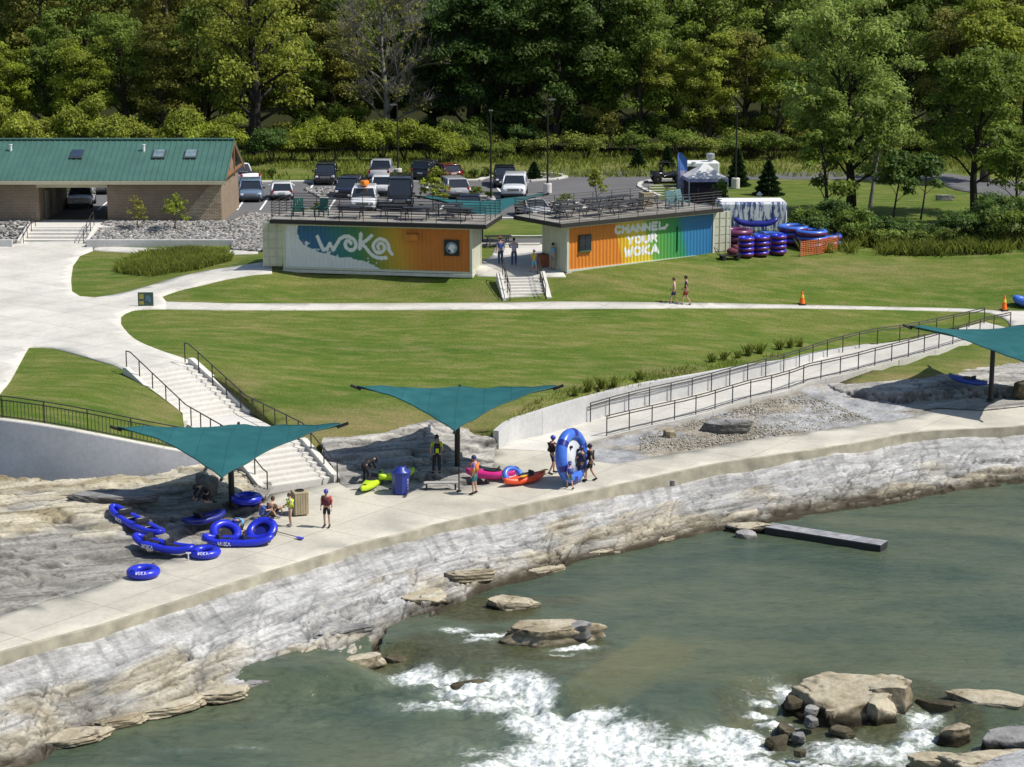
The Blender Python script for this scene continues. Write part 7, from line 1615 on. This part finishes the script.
# blue drum bin
bb = thing('drum_bin', 'blue faceted drum bin with lid standing on the deck by the lime kayaks', 'bin', P(401, 493, .02), .2); BB = plastic('bin_blue', (.018, .04, .26))
mb = MB(); mb.lathe([(.36, 0), (.38, .03), (.43, .86), (.46, .9), (.46, .96), (.4, .97)], 8); mb.build('drum', BB, bb); mb = MB(); mb.lathe([(.46, .965), (.44, 1.03), (.26, 1.08), (.24, 1.22), (.0, 1.24)], 16); ld = mb.build('lid', BB, bb, True); mb = MB(); mb.box((0, 0, 1.25), (.3, .05, .04), bev=.01); mb.build('handle', BLKV, ld)
mb = MB()
for k in range(4): mb.box((.27, -.315, .28 + k * .13), (.03, .012, .085), PI / 4 * .5 + .0)
mb.build('white_print', WHITE, bb)
kr = thing('low_rack', 'low grey beam rack on short legs at the deck edge behind the standing person', 'rack', P(441, 489, .02), .03)
mb = MB(); mb.box((0, 0, .3), (1.55, .3, .07), bev=.01); mb.build('beam', M('rack_grey', (.4, .39, .36), .7), kr)
for x in (-.65, .65): mb = MB(); mb.box((x, 0, .13), (.08, .26, .27), bev=.01); mb.build('leg', BLACK, kr)
rp = thing('rack_post', 'thin black post standing at the right end of the low rack', 'post', P(459, 491, .02)); mb = MB(); mb.tube([(0, 0, 0), (0, 0, 1.15)], .03, 8); mb.lathe([(.12, 0), (.12, .02)], 12); mb.build('post', BLACK, rp)
picnic('dark picnic table on the grass between the containers', G(498, 247), .2, GT)
slat_bin('rust coloured slatted bin beside the right container end at the steps', G(544, 267), .8, M('rust_slats', (.3, .1, .05), .7, .2, 3))
# ------------------------------------------------------------------ trees and plants
LEAF = {'dark': leaf_mat('leaf_dark', (.075, .14, .03), (.118, .185, .038), .46), 'mid': leaf_mat('leaf_mid', (.155, .23, .036), (.215, .275, .048), .48), 'yellow': leaf_mat('leaf_yellow', (.27, .33, .035), (.33, .36, .055), .46),
        'light': leaf_mat('leaf_light', (.3, .39, .09), (.32, .41, .1), .5), 'olive': leaf_mat('leaf_olive', (.235, .25, .045), (.285, .275, .06), .46), 'conifer': leaf_mat('leaf_conifer', (.025, .055, .018), (.032, .065, .022), .15), 'rust': leaf_mat('leaf_rust', (.26, .17, .06), (.27, .18, .06), .35), 'grassy': leaf_mat('leaf_grass', (.2, .25, .04), (.24, .27, .05), .4)}
BARK = {'brown': M('bark_brown', (.075, .058, .042), .9, .3, 2.5, .6, 9), 'grey': M('bark_grey', (.2, .185, .165), .9, .25, 2.5, .6, 9), 'dark': M('bark_dark', (.03, .025, .02), .9, .3, 2.5, .6, 9)}
def leaves(centers, radii, n, size, rng, up=.45, flat=.8, bright=None):
    C_ = np.array(centers); R_ = np.array(radii); k = len(C_); pr = R_ ** 2 / (R_ ** 2).sum(); ci = rng.choice(k, n, p=pr)
    d = rng.normal(size=(n, 3)); d /= np.linalg.norm(d, axis=1)[:, None]; d[:, 2] = np.where(d[:, 2] < -.3, -d[:, 2] * .6, d[:, 2])
    rad = R_[ci] * np.clip(rng.normal(.82, .22, n), .1, 1.35); p = C_[ci] + d * rad[:, None] * np.array([1, 1, flat])
    nm = d * .9 + np.array([0, 0, up]) + rng.normal(size=(n, 3)) * .55; nm /= np.linalg.norm(nm, axis=1)[:, None]
    t = rng.normal(size=(n, 3)); t -= nm * (t * nm).sum(1)[:, None]; t /= np.linalg.norm(t, axis=1)[:, None]; b = np.cross(nm, t)
    s = size * rng.uniform(.6, 1.35, n)[:, None]
    V = np.stack([p - t * s * .62, p + b * s * .34 - t * s * .05 + nm * s * .06, p + t * s * .62, p - b * s * .34 - t * s * .05 + nm * s * .06], 1).reshape(-1, 3); F = np.arange(n * 4).reshape(-1, 4)
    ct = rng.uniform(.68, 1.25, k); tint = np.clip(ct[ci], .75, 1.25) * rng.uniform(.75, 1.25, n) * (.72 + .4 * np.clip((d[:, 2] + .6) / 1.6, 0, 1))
    return V, F, np.repeat(tint, 4)
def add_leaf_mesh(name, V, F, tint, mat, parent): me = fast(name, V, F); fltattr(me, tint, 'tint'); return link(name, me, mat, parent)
def plant_tree(name, label, loc, h, r, cb, species, bark, seed, nleaf=7000, lsize=.36, nlimb=12, lean=(0, 0), trunk_r=None, cat='tree', group=None, clump=1.0, ez=1.0, dens=1.0, topfill=1.0, stems=1, twigs=2, bare=0, rz_=0):
    rng = np.random.default_rng(seed); rr = random.Random(seed); t = thing(name, label, cat, loc, rz_, group); mb = MB(); tr = trunk_r or .028 * h
    cz = h * (cb + 1) / 2; rzz = h * (1 - cb) / 2; cen = []; rad = []; tips = []
    for s_ in range(stems):
        ox, oy = (rr.uniform(-.6, .6), rr.uniform(-.4, .4)) if stems > 1 else (0, 0); lx, ly = lean[0] + (rr.uniform(-.12, .12) if stems > 1 else 0), lean[1]
        pts = [Vector((ox + lx * z + .25 * math.sin(z * .5 + seed + s_), oy + ly * z + .2 * math.cos(z * .6 + seed), z)) for z in [-.3, h * .08, h * .2, h * .35, h * .5, h * .65, h * .82]]
        k = .75 if stems > 1 else 1
        mb.tube(pts, [tr * 1.35 * k, tr * k, tr * .88 * k, tr * .74 * k, tr * .56 * k, tr * .36 * k, tr * .14 * k], 9)
        for i in range(nlimb):
            f = cb * .75 + (1 - cb * .8) * ((i + rr.random()) / nlimb) * .82; z = h * f; seg = min(5, max(0, next((q for q in range(6) if pts[q + 1].z >= z), 5))); a_, b_ = pts[seg], pts[seg + 1]; st = a_.lerp(b_, (z - a_.z) / max(.01, b_.z - a_.z))
            an = i * 2.4 + rr.uniform(-.5, .5) + s_; el = rr.uniform(.25, .75) + f * .4; prof = math.sqrt(max(.12, 1 - ((z + 1.2 - cz) / (rzz * 1.15)) ** 2)); ln = r * prof * rr.uniform(.72, 1.05)
            dr = Vector((math.cos(an) * math.cos(el), math.sin(an) * math.cos(el), math.sin(el))); mid = st + dr * ln * .5 + Vector((0, 0, ln * .05)); end = st + dr * ln + Vector((0, 0, -ln * .06))
            lr = tr * (.42 - .25 * f); mb.tube([st, mid, end], [lr, lr * .6, lr * .2], 6); tips.append((end, ln)); cen.append(tuple(end)); rad.append(clump * r * rr.uniform(.2, .32)); cen.append(tuple(mid.lerp(end, .3) + Vector((0, 0, .3)))); rad.append(clump * r * rr.uniform(.2, .3))
            for q in range(twigs):
                d2 = (dr + Vector((rr.uniform(-.8, .8), rr.uniform(-.8, .8), rr.uniform(-.2, .7)))).normalized(); e2 = mid + d2 * ln * rr.uniform(.35, .65); mb.tube([mid, mid.lerp(e2, .5) + Vector((0, 0, .1)), e2], [lr * .5, lr * .3, lr * .1], 5); cen.append(tuple(e2)); rad.append(clump * r * rr.uniform(.17, .28))
                if bare:
                    for w in range(bare):
                        d3 = (d2 + Vector((rr.uniform(-.9, .9), rr.uniform(-.9, .9), rr.uniform(-.1, .9)))).normalized(); s3 = mid.lerp(e2, rr.uniform(.3, 1)); e3 = s3 + d3 * r * rr.uniform(.12, .3); mb.tube([s3, e3], [lr * .16, .012], 4)
                        for u in range(3): d4 = (d3 + Vector((rr.uniform(-.9, .9), rr.uniform(-.9, .9), rr.uniform(-.1, .8)))).normalized(); s4 = s3.lerp(e3, rr.uniform(.3, 1)); mb.tube([s4, s4 + d4 * r * rr.uniform(.06, .14)], [.022, .008], 3)
    mb.build('trunk', BARK[bark], t, True)
    m = int(26 * dens)
    for i in range(m):
        d = rng.normal(size=3); d /= np.linalg.norm(d); f = rng.uniform(.62, .98) if i % 3 else rng.uniform(.2, .6)
        if d[2] < -.55: d[2] *= -1
        top = 1.0 if d[2] < 0 else topfill
        cen.append((d[0] * r * f + lean[0] * cz, d[1] * r * f + lean[1] * cz, cz + d[2] * rzz * f * ez * top)); rad.append(clump * r * rng.uniform(.16, .3))
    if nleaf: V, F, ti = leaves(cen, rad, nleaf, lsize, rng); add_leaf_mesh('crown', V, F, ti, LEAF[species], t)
    return t
def bush(name, label, loc, h, r, species, seed, nleaf=1600, lsize=.28, cat='bush', group=None, rz_=0):
    rng = np.random.default_rng(seed); rr = random.Random(seed); t = thing(name, label, cat, loc, rz_, group); mb = MB(); cen = []; rad = []
    for i in range(7):
        an = i * .9 + rr.random(); q = rr.uniform(.25, .85) * r; e = Vector((math.cos(an) * q, math.sin(an) * q, h * rr.uniform(.4, .85))); mb.tube([(0, 0, -.1), (e.x * .4, e.y * .4, e.z * .5), e], [.05, .035, .012], 5); cen.append(tuple(e)); rad.append(r * rr.uniform(.28, .45))
    mb.build('stem', BARK['brown'], t)
    for i in range(9):
        d = rng.normal(size=3); d /= np.linalg.norm(d); cen.append((d[0] * r * .65, d[1] * r * .65, h * .5 + abs(d[2]) * h * .4 - .1 * h)); rad.append(min(r, h) * rng.uniform(.25, .42))
    cen = [(a, b, max(c, q * .45)) for (a, b, c), q in zip(cen, rad)]
    V, F, ti = leaves(cen, rad, nleaf, lsize, rng); V[:, 2] = np.maximum(V[:, 2], .02); add_leaf_mesh('foliage', V, F, ti, LEAF[species], t); return t
def at_y(px, Y): return (px - 512) / FPX * (Y / (CP - .0 + 0)) * 1.0
def spot(px, Y):
    'ground position in the column of a photo x at a distance'
    z = 4.0
    for _ in range(6): X = (px - 512) / FPX * math.hypot(Y, CAMH - z) * 1.0; z = float(hgt(X, Y))
    return (X, Y, z)
LM = [(0, 'the left end of the green roof'), (45, 'the green roof left of its skylight'), (90, 'the single dark skylight'), (135, 'the middle of the green roof'), (180, 'the two pale skylights'), (220, 'the gable end'), (262, 'the silver blue SUV'), (300, 'the white hatchback'), (340, 'the black SUV at the far kerb'), (385, 'the silver pickup'), (425, 'the white lamp base'), (460, 'the dark red car'), (500, 'the black and white SUVs'), (545, 'the lamp post by the island'), (590, 'the empty road'), (635, 'the first small conifer'), (675, 'the utility buggy'), (715, 'the white tent'), (760, 'the last conifer'), (805, 'the box trailer'), (850, 'the big light green tree'), (900, 'the two dark saplings'), (945, 'the bend in the road'), (990, 'the right hand dark tree'), (1030, 'the right frame edge')]
def lmk(px): return min(LM, key=lambda q: abs(q[0] - px))[1]
PRO = {}
TONE = {'dark': 'dense dark green', 'mid': 'mid green', 'yellow': 'yellow green', 'olive': 'olive green', 'light': 'light green', 'rust': 'rusty tinged'}
SEEN = {}
def forest_tree(px, Y, h, species, row, var=0, wide=1.0):
    key = (species, var); x, y, z = spot(px, Y)
    lab = '%s tree, %s row, beyond %s' % (TONE[species], row, lmk(px)); SEEN[lab] = SEEN.get(lab, 0) + 1
    if SEEN[lab] > 1: lab = lab.replace(' tree,', (' taller tree,', ' narrow tree,', ' leaning tree,')[SEEN[lab] - 2])
    g = 'trees of the wood'; rz_ = RND.uniform(0, 6.28)
    if key not in PRO:
        cb = {0: .05, 1: .12, 2: .03}[var]
        PRO[key] = plant_tree('forest_tree', lab, (x, y, z), 16, (5.0, 4.4, 5.6)[var], cb, species, 'brown' if species != 'dark' else 'dark', 100 + 7 * len(PRO), 17000 if species == 'dark' else 14500, .29, 14, group=g, ez=(1.0, 1.05, .95)[var]); o = PRO[key]
        o.scale = (h / 16 * wide, h / 16 * wide, h / 16); o.rotation_euler = (0, 0, rz_)
    else: dup(PRO[key], (x, y, z - .2), rz_, lab, g, (h / 16 * wide, h / 16 * wide, h / 16))
row1 = [(-30,207,13,'mid',0),(14,205,11,'yellow',1),(52,208,13,'mid',1),(88,204,11.5,'yellow',0),(128,207,13,'mid',2),(165,205,12,'olive',0),(205,208,14.5,'mid',0),(300,210,12,'mid',1),(335,214,13,'olive',1),(432,212,15,'dark',1),(470,207,17,'dark',0),(512,209,18.5,'dark',2),(556,206,17.5,'dark',0),(598,208,19.5,'dark',1),(640,207,15.5,'mid',0),(668,206,10.5,'yellow',0),(706,205,12,'yellow',1),(742,207,12.5,'olive',1),(776,205,11,'yellow',0),(812,210,13,'mid',2),(905,212,14,'mid',0),(948,208,13.5,'olive',0),(985,206,15.5,'yellow',1),(1022,209,14,'mid',2),(1060,210,14,'dark',0)]
for px, Y, h, sp, v in row1: forest_tree(px, Y, h, sp, 'front', v)
rr_ = random.Random(5)
for row, Y0, st, hs, sp in (('second', 224, 43, (15, 19), ['dark', 'mid', 'dark', 'olive', 'mid']), ('third', 245, 46, (15, 19), ['dark', 'dark', 'mid', 'dark', 'olive', 'mid']), ('fourth', 270, 48, (14, 18), ['dark', 'mid', 'dark']), ('rear', 300, 50, (14, 18), ['dark', 'mid', 'dark', 'dark'])):
    px = -40
    while px < 1075:
        s_ = rr_.choice(sp)
        if 430 < px < 660 and row in ('second', 'third'): s_ = 'dark'
        if 150 < px < 330 and row == 'second': s_ = 'olive'
        if row == 'third' and 860 < px < 910: s_ = 'rust'
        if px < 420 and row in ('second', 'third') and s_ == 'dark': s_ = rr_.choice(['olive', 'mid', 'mid'])
        if px > 660 and row == 'second' and s_ == 'dark': s_ = 'mid'
        v = rr_.randrange(3)
        if s_ == 'rust': v = 1
        forest_tree(px, Y0 + rr_.uniform(-5, 5), rr_.uniform(*hs), s_, row, v); px += st * rr_.uniform(.8, 1.2)
# named individuals
plant_tree('broadleaf_tree', 'tall sparse yellowish tree with thick forked dark trunk right of the green roof', spot(257, 201), 18.5, 8.2, .2, 'yellow', 'dark', 501, 12500, .32, 18, trunk_r=.62, clump=.72, dens=1.3, twigs=3, bare=2)
plant_tree('dying_tree', 'half bare grey tree with tangled twigs above the bright hedge', spot(386, 205), 16, 6.8, .2, 'olive', 'grey', 502, 2600, .28, 22, trunk_r=.4, clump=.5, dens=.5, twigs=5, bare=8)
gx_ = G(852, 213)
plant_tree('broadleaf_tree', 'big light green willowy tree in front of the wood on the right', gx_, 15.8, 5.6, .16, 'light', 'dark', 503, 19000, .26, 20, stems=2, trunk_r=.26, clump=.75, dens=1.5, topfill=1.0)
plant_tree('broadleaf_tree', 'slim dark trunked tree at the left foot of the light green tree', G(823, 218), 9.5, 2.9, .05, 'mid', 'dark', 504, 5600, .27, 14, trunk_r=.15, clump=.9)
plant_tree('broadleaf_tree', 'thin leaning tree with pale bare trunk beside the light green tree', G(866, 216), 9.0, 2.2, .45, 'mid', 'grey', 505, 1300, .27, 9, lean=(.22, 0), trunk_r=.17, clump=.7, bare=2)
plant_tree('broadleaf_tree', 'dark trunked tree with yellow green top near the right frame edge', G(975, 214), 12.5, 4.2, .2, 'mid', 'dark', 506, 10500, .27, 16, trunk_r=.3, dens=1.4)
plant_tree('broadleaf_tree', 'bright yellow green tree crown behind the right hand dark tree', spot(985, 180), 14.0, 3.7, .35, 'yellow', 'brown', 507, 9000, .32, 13)
plant_tree('young_tree', 'small dark leaved young tree left of the road bend', G(896, 222), 5.3, 1.9, .32, 'dark', 'dark', 508, 1800, .27, 9, trunk_r=.09)
plant_tree('young_tree', 'small dark leaved young tree with long bare stem right of its twin', G(921, 220), 5.0, 2.0, .45, 'dark', 'dark', 509, 1900, .27, 9, trunk_r=.08)
plant_tree('young_tree', 'leafy young tree crowding the right frame edge beside the hedge', G(1012, 224), 7.0, 2.6, .2, 'mid', 'dark', 510, 4200, .27, 12, trunk_r=.12)
# hedge and scrub
HB = 'bushes of the scrub belt on the right'
for k, (px, py, h, r, sp) in enumerate([(806,240,2.2,1.5,'mid'),(818,244,2.0,1.4,'dark'),(832,240,3.0,1.7,'dark'),(850,244,2.4,1.6,'mid'),(868,240,2.8,1.6,'dark'),(884,246,1.7,1.3,'mid'),(900,242,2.5,1.5,'dark'),(916,246,1.6,1.3,'mid'),(930,243,2.0,1.4,'dark'),(946,246,1.7,1.3,'mid'),(960,240,3.2,1.8,'dark'),(978,245,2.6,1.7,'dark'),(994,240,3.4,1.9,'dark'),(1010,246,2.6,1.7,'mid'),(1024,242,3.2,1.9,'dark')]):
    bush('scrub_bush', '%s scrub bush %s, %s from the belt end' % ({'dark': 'dark', 'mid': 'lighter'}[sp], 'below the big light tree' if px < 890 else ('below the two dark saplings' if px < 950 else 'at the right frame edge'), ['one', 'two', 'three', 'four', 'five', 'six', 'seven', 'eight', 'nine', 'ten', 'eleven', 'twelve', 'thirteen', 'fourteen', 'fifteen'][k]), G(px, py), h * (.6 if 855 < px < 965 else 1), r, sp, 600 + k, 3200, .18, group=HB)
HD = 'bright bushes of the hedge behind the car park'
hd = [(292,163,2.6,2.2),(312,160,3.4,2.4),(335,161,3.9,2.6),(358,160,4.0,2.6),(382,160,4.2,2.8),(405,160,4.0,2.6),(428,161,3.7,2.5),(448,162,2.8,2.1)]
names = ['first, lowest', 'second', 'third', 'fourth', 'fifth, tallest', 'sixth', 'seventh', 'last, low']
b0 = bush('hedge_bush', 'bright yellow green hedge bush, first, lowest at the left end of the hedge', G(292, 162.5), 4.0, 2.6, 'yellow', 700, 6500, .2, group=HD); b0.scale = (.85, .85, .65)
b1 = bush('hedge_bush', 'bright yellow green hedge bush, second from the left in the hedge', G(312, 161.5), 4.0, 2.6, 'yellow', 701, 6500, .2, group=HD)
for k, (px, py, h, r) in enumerate(hd[2:]): dup((b0, b1)[k % 2], G(px, py + 1.5), k * 1.3, 'bright yellow green hedge bush, %s from the left in the hedge' % names[k + 2], HD, (r / 2.6, r / 2.6, h / 4.0))
bush('dark_bush', 'blue green rounded bush at the foot of the thick forked trunk', G(272, 164), 3.6, 2.4, 'dark', 720, 4600, .2)
UB = 'undergrowth bushes along the foot of the wood'
b2 = bush('hedge_bush', 'mid green thicket bush between the hedge and the dark trees', spot(462, 203), 3.6, 2.3, 'mid', 741, 5200, .21, group='thicket bushes inside the wood edge'); b3 = bush('hedge_bush', 'olive thicket bush under the dark trees left of the lamp', spot(482, 204), 3.2, 2.0, 'olive', 742, 4600, .2, group='thicket bushes inside the wood edge')
d0 = bush('dark_bush', 'dark green thicket bush at the foot of the tallest dark trees', spot(525, 203), 3.0, 2.2, 'dark', 743, 4600, .22, group='thicket bushes inside the wood edge')
u0 = bush('undergrowth_bush', 'undergrowth bush at the wood edge left of the tall lamp post', spot(470, 199), 2.4, 2.0, 'mid', 730, 3600, .19, group=UB); u1 = bush('undergrowth_bush', 'yellowish undergrowth bush at the wood edge by the lamp with round base', spot(540, 199), 1.9, 2.0, 'grassy', 731, 3200, .19, group=UB)
for k, px in enumerate([500, 585, 632, 655, 676, 700, 722, 748, 770, 792, 815, 880, 905, 935, 965, 995, 1020]):
    dup((u0, u1)[k % 2], spot(px, 199 + (k * 7 % 5) - 2), k * 2.1, '%s %s undergrowth bush beyond %s' % (('lower', 'taller')[(k // 2) % 2], ('green', 'yellowish')[k % 2], lmk(px)), UB, .8 + .5 * ((k * 37) % 10) / 10)
for k, px in enumerate([480, 508, 540, 575, 606, 640, 672, 706, 738, 768, 800, 850, 890, 925, 960, 1000, 275, 310, 350, 395, 440]):
    dup((b2, b3, u0)[k % 3] if px < 480 or px > 640 else (b3, d0)[k % 2], spot(px, 205.5 + (k * 3 % 4)), k * 1.9, 'tall thicket bush inside the wood edge beyond %s, %s' % (lmk(px), ('broad', 'narrow')[k % 2]), 'thicket bushes inside the wood edge', (.8 + .5 * ((k * 29) % 10) / 10,) * 2 + (.75 + .9 * ((k * 17) % 10) / 10,))
for k, px in enumerate([-20, 15, 50, 84, 120, 156, 190, 222]):
    dup((b0, b1)[k % 2], spot(px, 190 + (k * 5 % 4)), k * 1.7, '%s leafy bush behind %s' % (('rounded', 'uneven')[k % 2], lmk(px)), 'bushes showing over the green roof', (.9 + .4 * (k * 7 % 5) / 5, 1.0, 1.0 + .75 * (k * 3 % 5) / 5))
# young planted trees and shrubs
plant_tree('sapling', 'thin planted sapling right of the lamp on the island, by the right roof deck', G(597, 203), 2.9, .95, .22, 'yellow', 'brown', 801, 620, .2, 8, trunk_r=.05)
plant_tree('sapling', 'sunlit yellow green sapling beside the black van and silver SUV', G(436, 211), 3.4, 1.3, .15, 'yellow', 'brown', 802, 900, .22, 9, trunk_r=.05)
plant_tree('sapling', 'yellow leaved sapling growing in the riprap before the brick wall', (P(178, 232, 3.85)), 2.6, 1.15, .25, 'yellow', 'brown', 803, 420, .19, 8, trunk_r=.045)
plant_tree('sapling', 'wispy brownish sapling in the riprap next to the white post', (P(137, 231, 3.85)), 2.6, .9, .05, 'olive', 'brown', 804, 420, .15, 10, trunk_r=.04)
plant_tree('sapling', 'small tree beside the tent and lamp base', G(719, 208), 2.3, .8, .2, 'mid', 'dark', 805, 380, .18, 8, trunk_r=.05)
def conifer(label, px, py, h, r, seed, sc_=1):
    rng = np.random.default_rng(seed); t = thing('conifer', label, 'conifer', G(px, py), 0, 'young conifers on the lawn'); mb = MB(); mb.tube([(0, 0, -.1), (0, 0, h)], [.08, .012], 7); mb.build('trunk', BARK['brown'], t)
    n = int(1700 * h); f = rng.uniform(0, 1, n) ** 1.5; z = h * (.03 + .97 * f); rad = r * (1 - f) ** .8 * rng.uniform(.55, 1.06, n) * (1 + .2 * np.sin(f * 40)); a = rng.uniform(0, 6.28, n); p = np.stack([np.cos(a) * rad, np.sin(a) * rad, z - rad * .1], 1)
    d = np.stack([np.cos(a), np.sin(a), rng.uniform(-.1, .7, n)], 1); d /= np.linalg.norm(d, axis=1)[:, None]; b = np.cross(d, rng.normal(size=(n, 3))); b /= np.linalg.norm(b, axis=1)[:, None]; s = .16 * rng.uniform(.7, 1.3, n)[:, None]
    V = np.stack([p - d * s, p + b * s * .3, p + d * s, p - b * s * .3], 1).reshape(-1, 3); add_leaf_mesh('needles', V, np.arange(n * 4).reshape(-1, 4), np.repeat(rng.uniform(.7, 1.4, n), 4), LEAF['conifer'], t)
conifer('young conical conifer beside the lamp post on the white base', 737, 186, 3.2, .95, 1); conifer('young conifer standing alone right of the lamp post', 768, 195, 2.9, 1.1, 2); conifer('small conifer at the grass verge left of the buggy', 638, 167.5, 1.7, .75, 3); conifer('small conifer on the verge just behind the utility buggy', 667, 168, 2.0, .7, 4); conifer('small dark conifer in the kerb island bed', 534, 180, 1.6, .75, 5)
SHG = 'small round shrubs in the kerb beds'
s0 = bush('shrub', 'small round shrub on the verge beside the white hatchback', G(272, 178), .85, .5, 'mid', 810, 420, .14, group=SHG)
for k, (px, py, lb) in enumerate([(462,177,'round dark shrub on the verge right of the dark red car'),(474,178,'low shrub on the verge, second right of the dark red car'),(488,178,'shrub on the verge nearest the tall lamp post'),(560,206,'grassy shrub by the lamp base on the island'),(566,204,'upright shrub right of the lamp base on the island'),(476,199,'shrub in the bed above the navy car roof'),(489,199,'shrub in the bed left of the big white SUV'),(461,198,'shrub in the bed by the silver SUV'),(320,216,'shrub in the bed behind the left roof chairs'),(305,217,'low shrub in the bed at the left roof end'),(65,196,'shrub seen through the passage left of the white SUV')]): dup(s0, G(px, py), k, lb, SHG, .8 + .25 * (k % 3))
# rough grass (uncountable)
def blades(name, pts, h, w, mat, seed, lean=.35):
    rng = np.random.default_rng(seed); n = len(pts); a = rng.uniform(0, 6.28, n); hh = h * rng.uniform(.5, 1.2, n); d = np.stack([np.cos(a), np.sin(a), 0 * a], 1) * w; l = rng.normal(size=(n, 2)) * lean * hh[:, None]; p = np.array(pts); tip = p + np.stack([l[:, 0], l[:, 1], hh], 1); mid = p + np.stack([l[:, 0] * .3, l[:, 1] * .3, hh * .55], 1)
    V = np.stack([p - d, p + d, mid + d * .7, tip], 1).reshape(-1, 3); me = fast(name, V, np.arange(n * 4).reshape(-1, 4)); k = fbm(p[:, 0] * .4, p[:, 1] * .4, seed, 4); fltattr(me, np.repeat(rng.uniform(.7, 1.2, n) * (.6 + .8 * k), 4), 'tint'); return me
def scatter(poly, n, seed, clumpy=0):
    rng = np.random.default_rng(seed); poly = np.array([q[:2] for q in poly]); x0, y0 = poly.min(0); x1, y1 = poly.max(0); out = []
    while len(out) < n:
        x = rng.uniform(x0, x1, 8000); y = rng.uniform(y0, y1, 8000); k = inside(poly, x, y)
        if clumpy: k &= fbm(x * clumpy, y * clumpy, seed, 4) > rng.uniform(.3, .68, 8000)
        out += list(zip(x[k], y[k]))
    out = np.array(out[:n]); return np.column_stack([out, hgt(out[:, 0], out[:, 1])])
structure(link('tall_grass', blades('tall_grass', scatter([G(112,272), G(150,277), G(200,270), G(232,261), G(228,254), G(190,251), G(150,254), G(128,262)], 16000, 21, .5), .5, .016, 0, 22), LEAF['grassy']), 'stuff')
structure(link('rough_grass', blades('rough_grass', scatter([(-60, 187), (-60, 204), (70, 204), (70, 187), (30, 183), (5, 184), (-20, 182)], 34000, 23, .25), .5, .05, 0, 24), LEAF['grassy']), 'stuff')
structure(link('verge_grass', blades('verge_grass', scatter([G(800,252), G(1040,253), G(1040,238), G(800,240)], 9000, 25, .5), .8, .03, 0, 26), LEAF['grassy']), 'stuff')
structure(link('wall_fringe', blades('wall_fringe', scatter([P(505,424,1.0), P(562,404,1.28), P(692,375,1.46), P(786,360,1.26), P(786,353,1.4), P(692,366,1.55), P(562,393,1.35), P(510,415,1.1)], 1300, 27, .9), .22, .016, 0, 28), LEAF['grassy']), 'stuff')
TG = 'tufts of tall grass along the ramp wall'
def tuft(label, px, py, h, seed, sp='grassy'):
    rng = np.random.default_rng(seed); t = thing('grass_tuft', label, 'grass tuft', G(px, py), 0, TG); n = 90; a = rng.uniform(0, 6.28, n); r = rng.uniform(0, .16, n); me = blades('leaves', np.stack([np.cos(a) * r, np.sin(a) * r, 0 * r], 1), h, .016, 0, seed, .28); link('leaves', me, LEAF[sp], t)
    mb = MB(); mb.tube([(0, 0, 0), (.03, .02, h * .8), (.06, .02, h * 1.35)], [.012, .01, .005], 5); mb.tube([(.05, .02, h * 1.15), (.065, .02, h * 1.45)], [.02, .008], 6); mb.build('seed_head', M('seed_straw', (.3, .26, .12), .9), t)
for k, (px, py, lb) in enumerate([(575,396,'grass tuft farthest left behind the ramp wall'),(588,392,'grass tuft second from the left behind the ramp wall'),(602,389,'tall pale grass tuft near the bend of the ramp wall'),(614,387,'short grass tuft right of the tall pale one'),(640,380,'tall dark grass tuft alone at the middle of the ramp wall'),(712,362,'grass tuft behind the long straight part of the ramp wall, left one'),(724,360,'grass tuft behind the straight ramp wall, second'),(738,358,'grass tuft behind the straight ramp wall, third'),(748,356,'grass tuft behind the straight ramp wall, fourth'),(760,354,'grass tuft behind the straight ramp wall, fifth'),(780,350,'tall leafy grass tuft above the ramp handrail'),(790,348,'tallest leafy grass tuft above the ramp handrail'),(800,347,'last grass tuft to the right above the ramp handrail')]): tuft(lb, px, py, .45 + .25 * ((k * 13) % 7) / 7, 900 + k)
# ------------------------------------------------------------------ daylight
SUN_EL, SUN_AZ = math.radians(53), math.radians(10)
sd_ = Vector((math.cos(SUN_EL) * math.cos(SUN_AZ), -math.cos(SUN_EL) * math.sin(SUN_AZ), math.sin(SUN_EL)))
sl = bpy.data.lights.new('sun', 'SUN'); so = bpy.data.objects.new('sun', sl); C.objects.link(so)
sl.energy = 5.0; sl.angle = math.radians(.53); sl.color = (1, .955, .88)
so.rotation_euler = (-sd_).to_track_quat('-Z', 'Y').to_euler(); so.location = (60, -20, 80)
w = bpy.data.worlds.new('World'); scene.world = w; w.use_nodes = True; nt = w.node_tree
sk = nt.nodes.new('ShaderNodeTexSky'); sk.sky_type = 'NISHITA'; sk.sun_disc = False; sk.sun_elevation = SUN_EL; sk.sun_rotation = math.atan2(sd_.x, sd_.y)
bg = nt.nodes.get('Background') or nt.nodes.new('ShaderNodeBackground'); nt.links.new(sk.outputs[0], bg.inputs[0]); bg.inputs[1].default_value = .11
scene.view_settings.view_transform = 'Standard'; scene.view_settings.look = 'None'; scene.view_settings.exposure = 0
scene.render.engine = 'CYCLES'
try: scene.cycles.max_bounces = 6; scene.cycles.transparent_max_bounces = 8
except Exception: pass
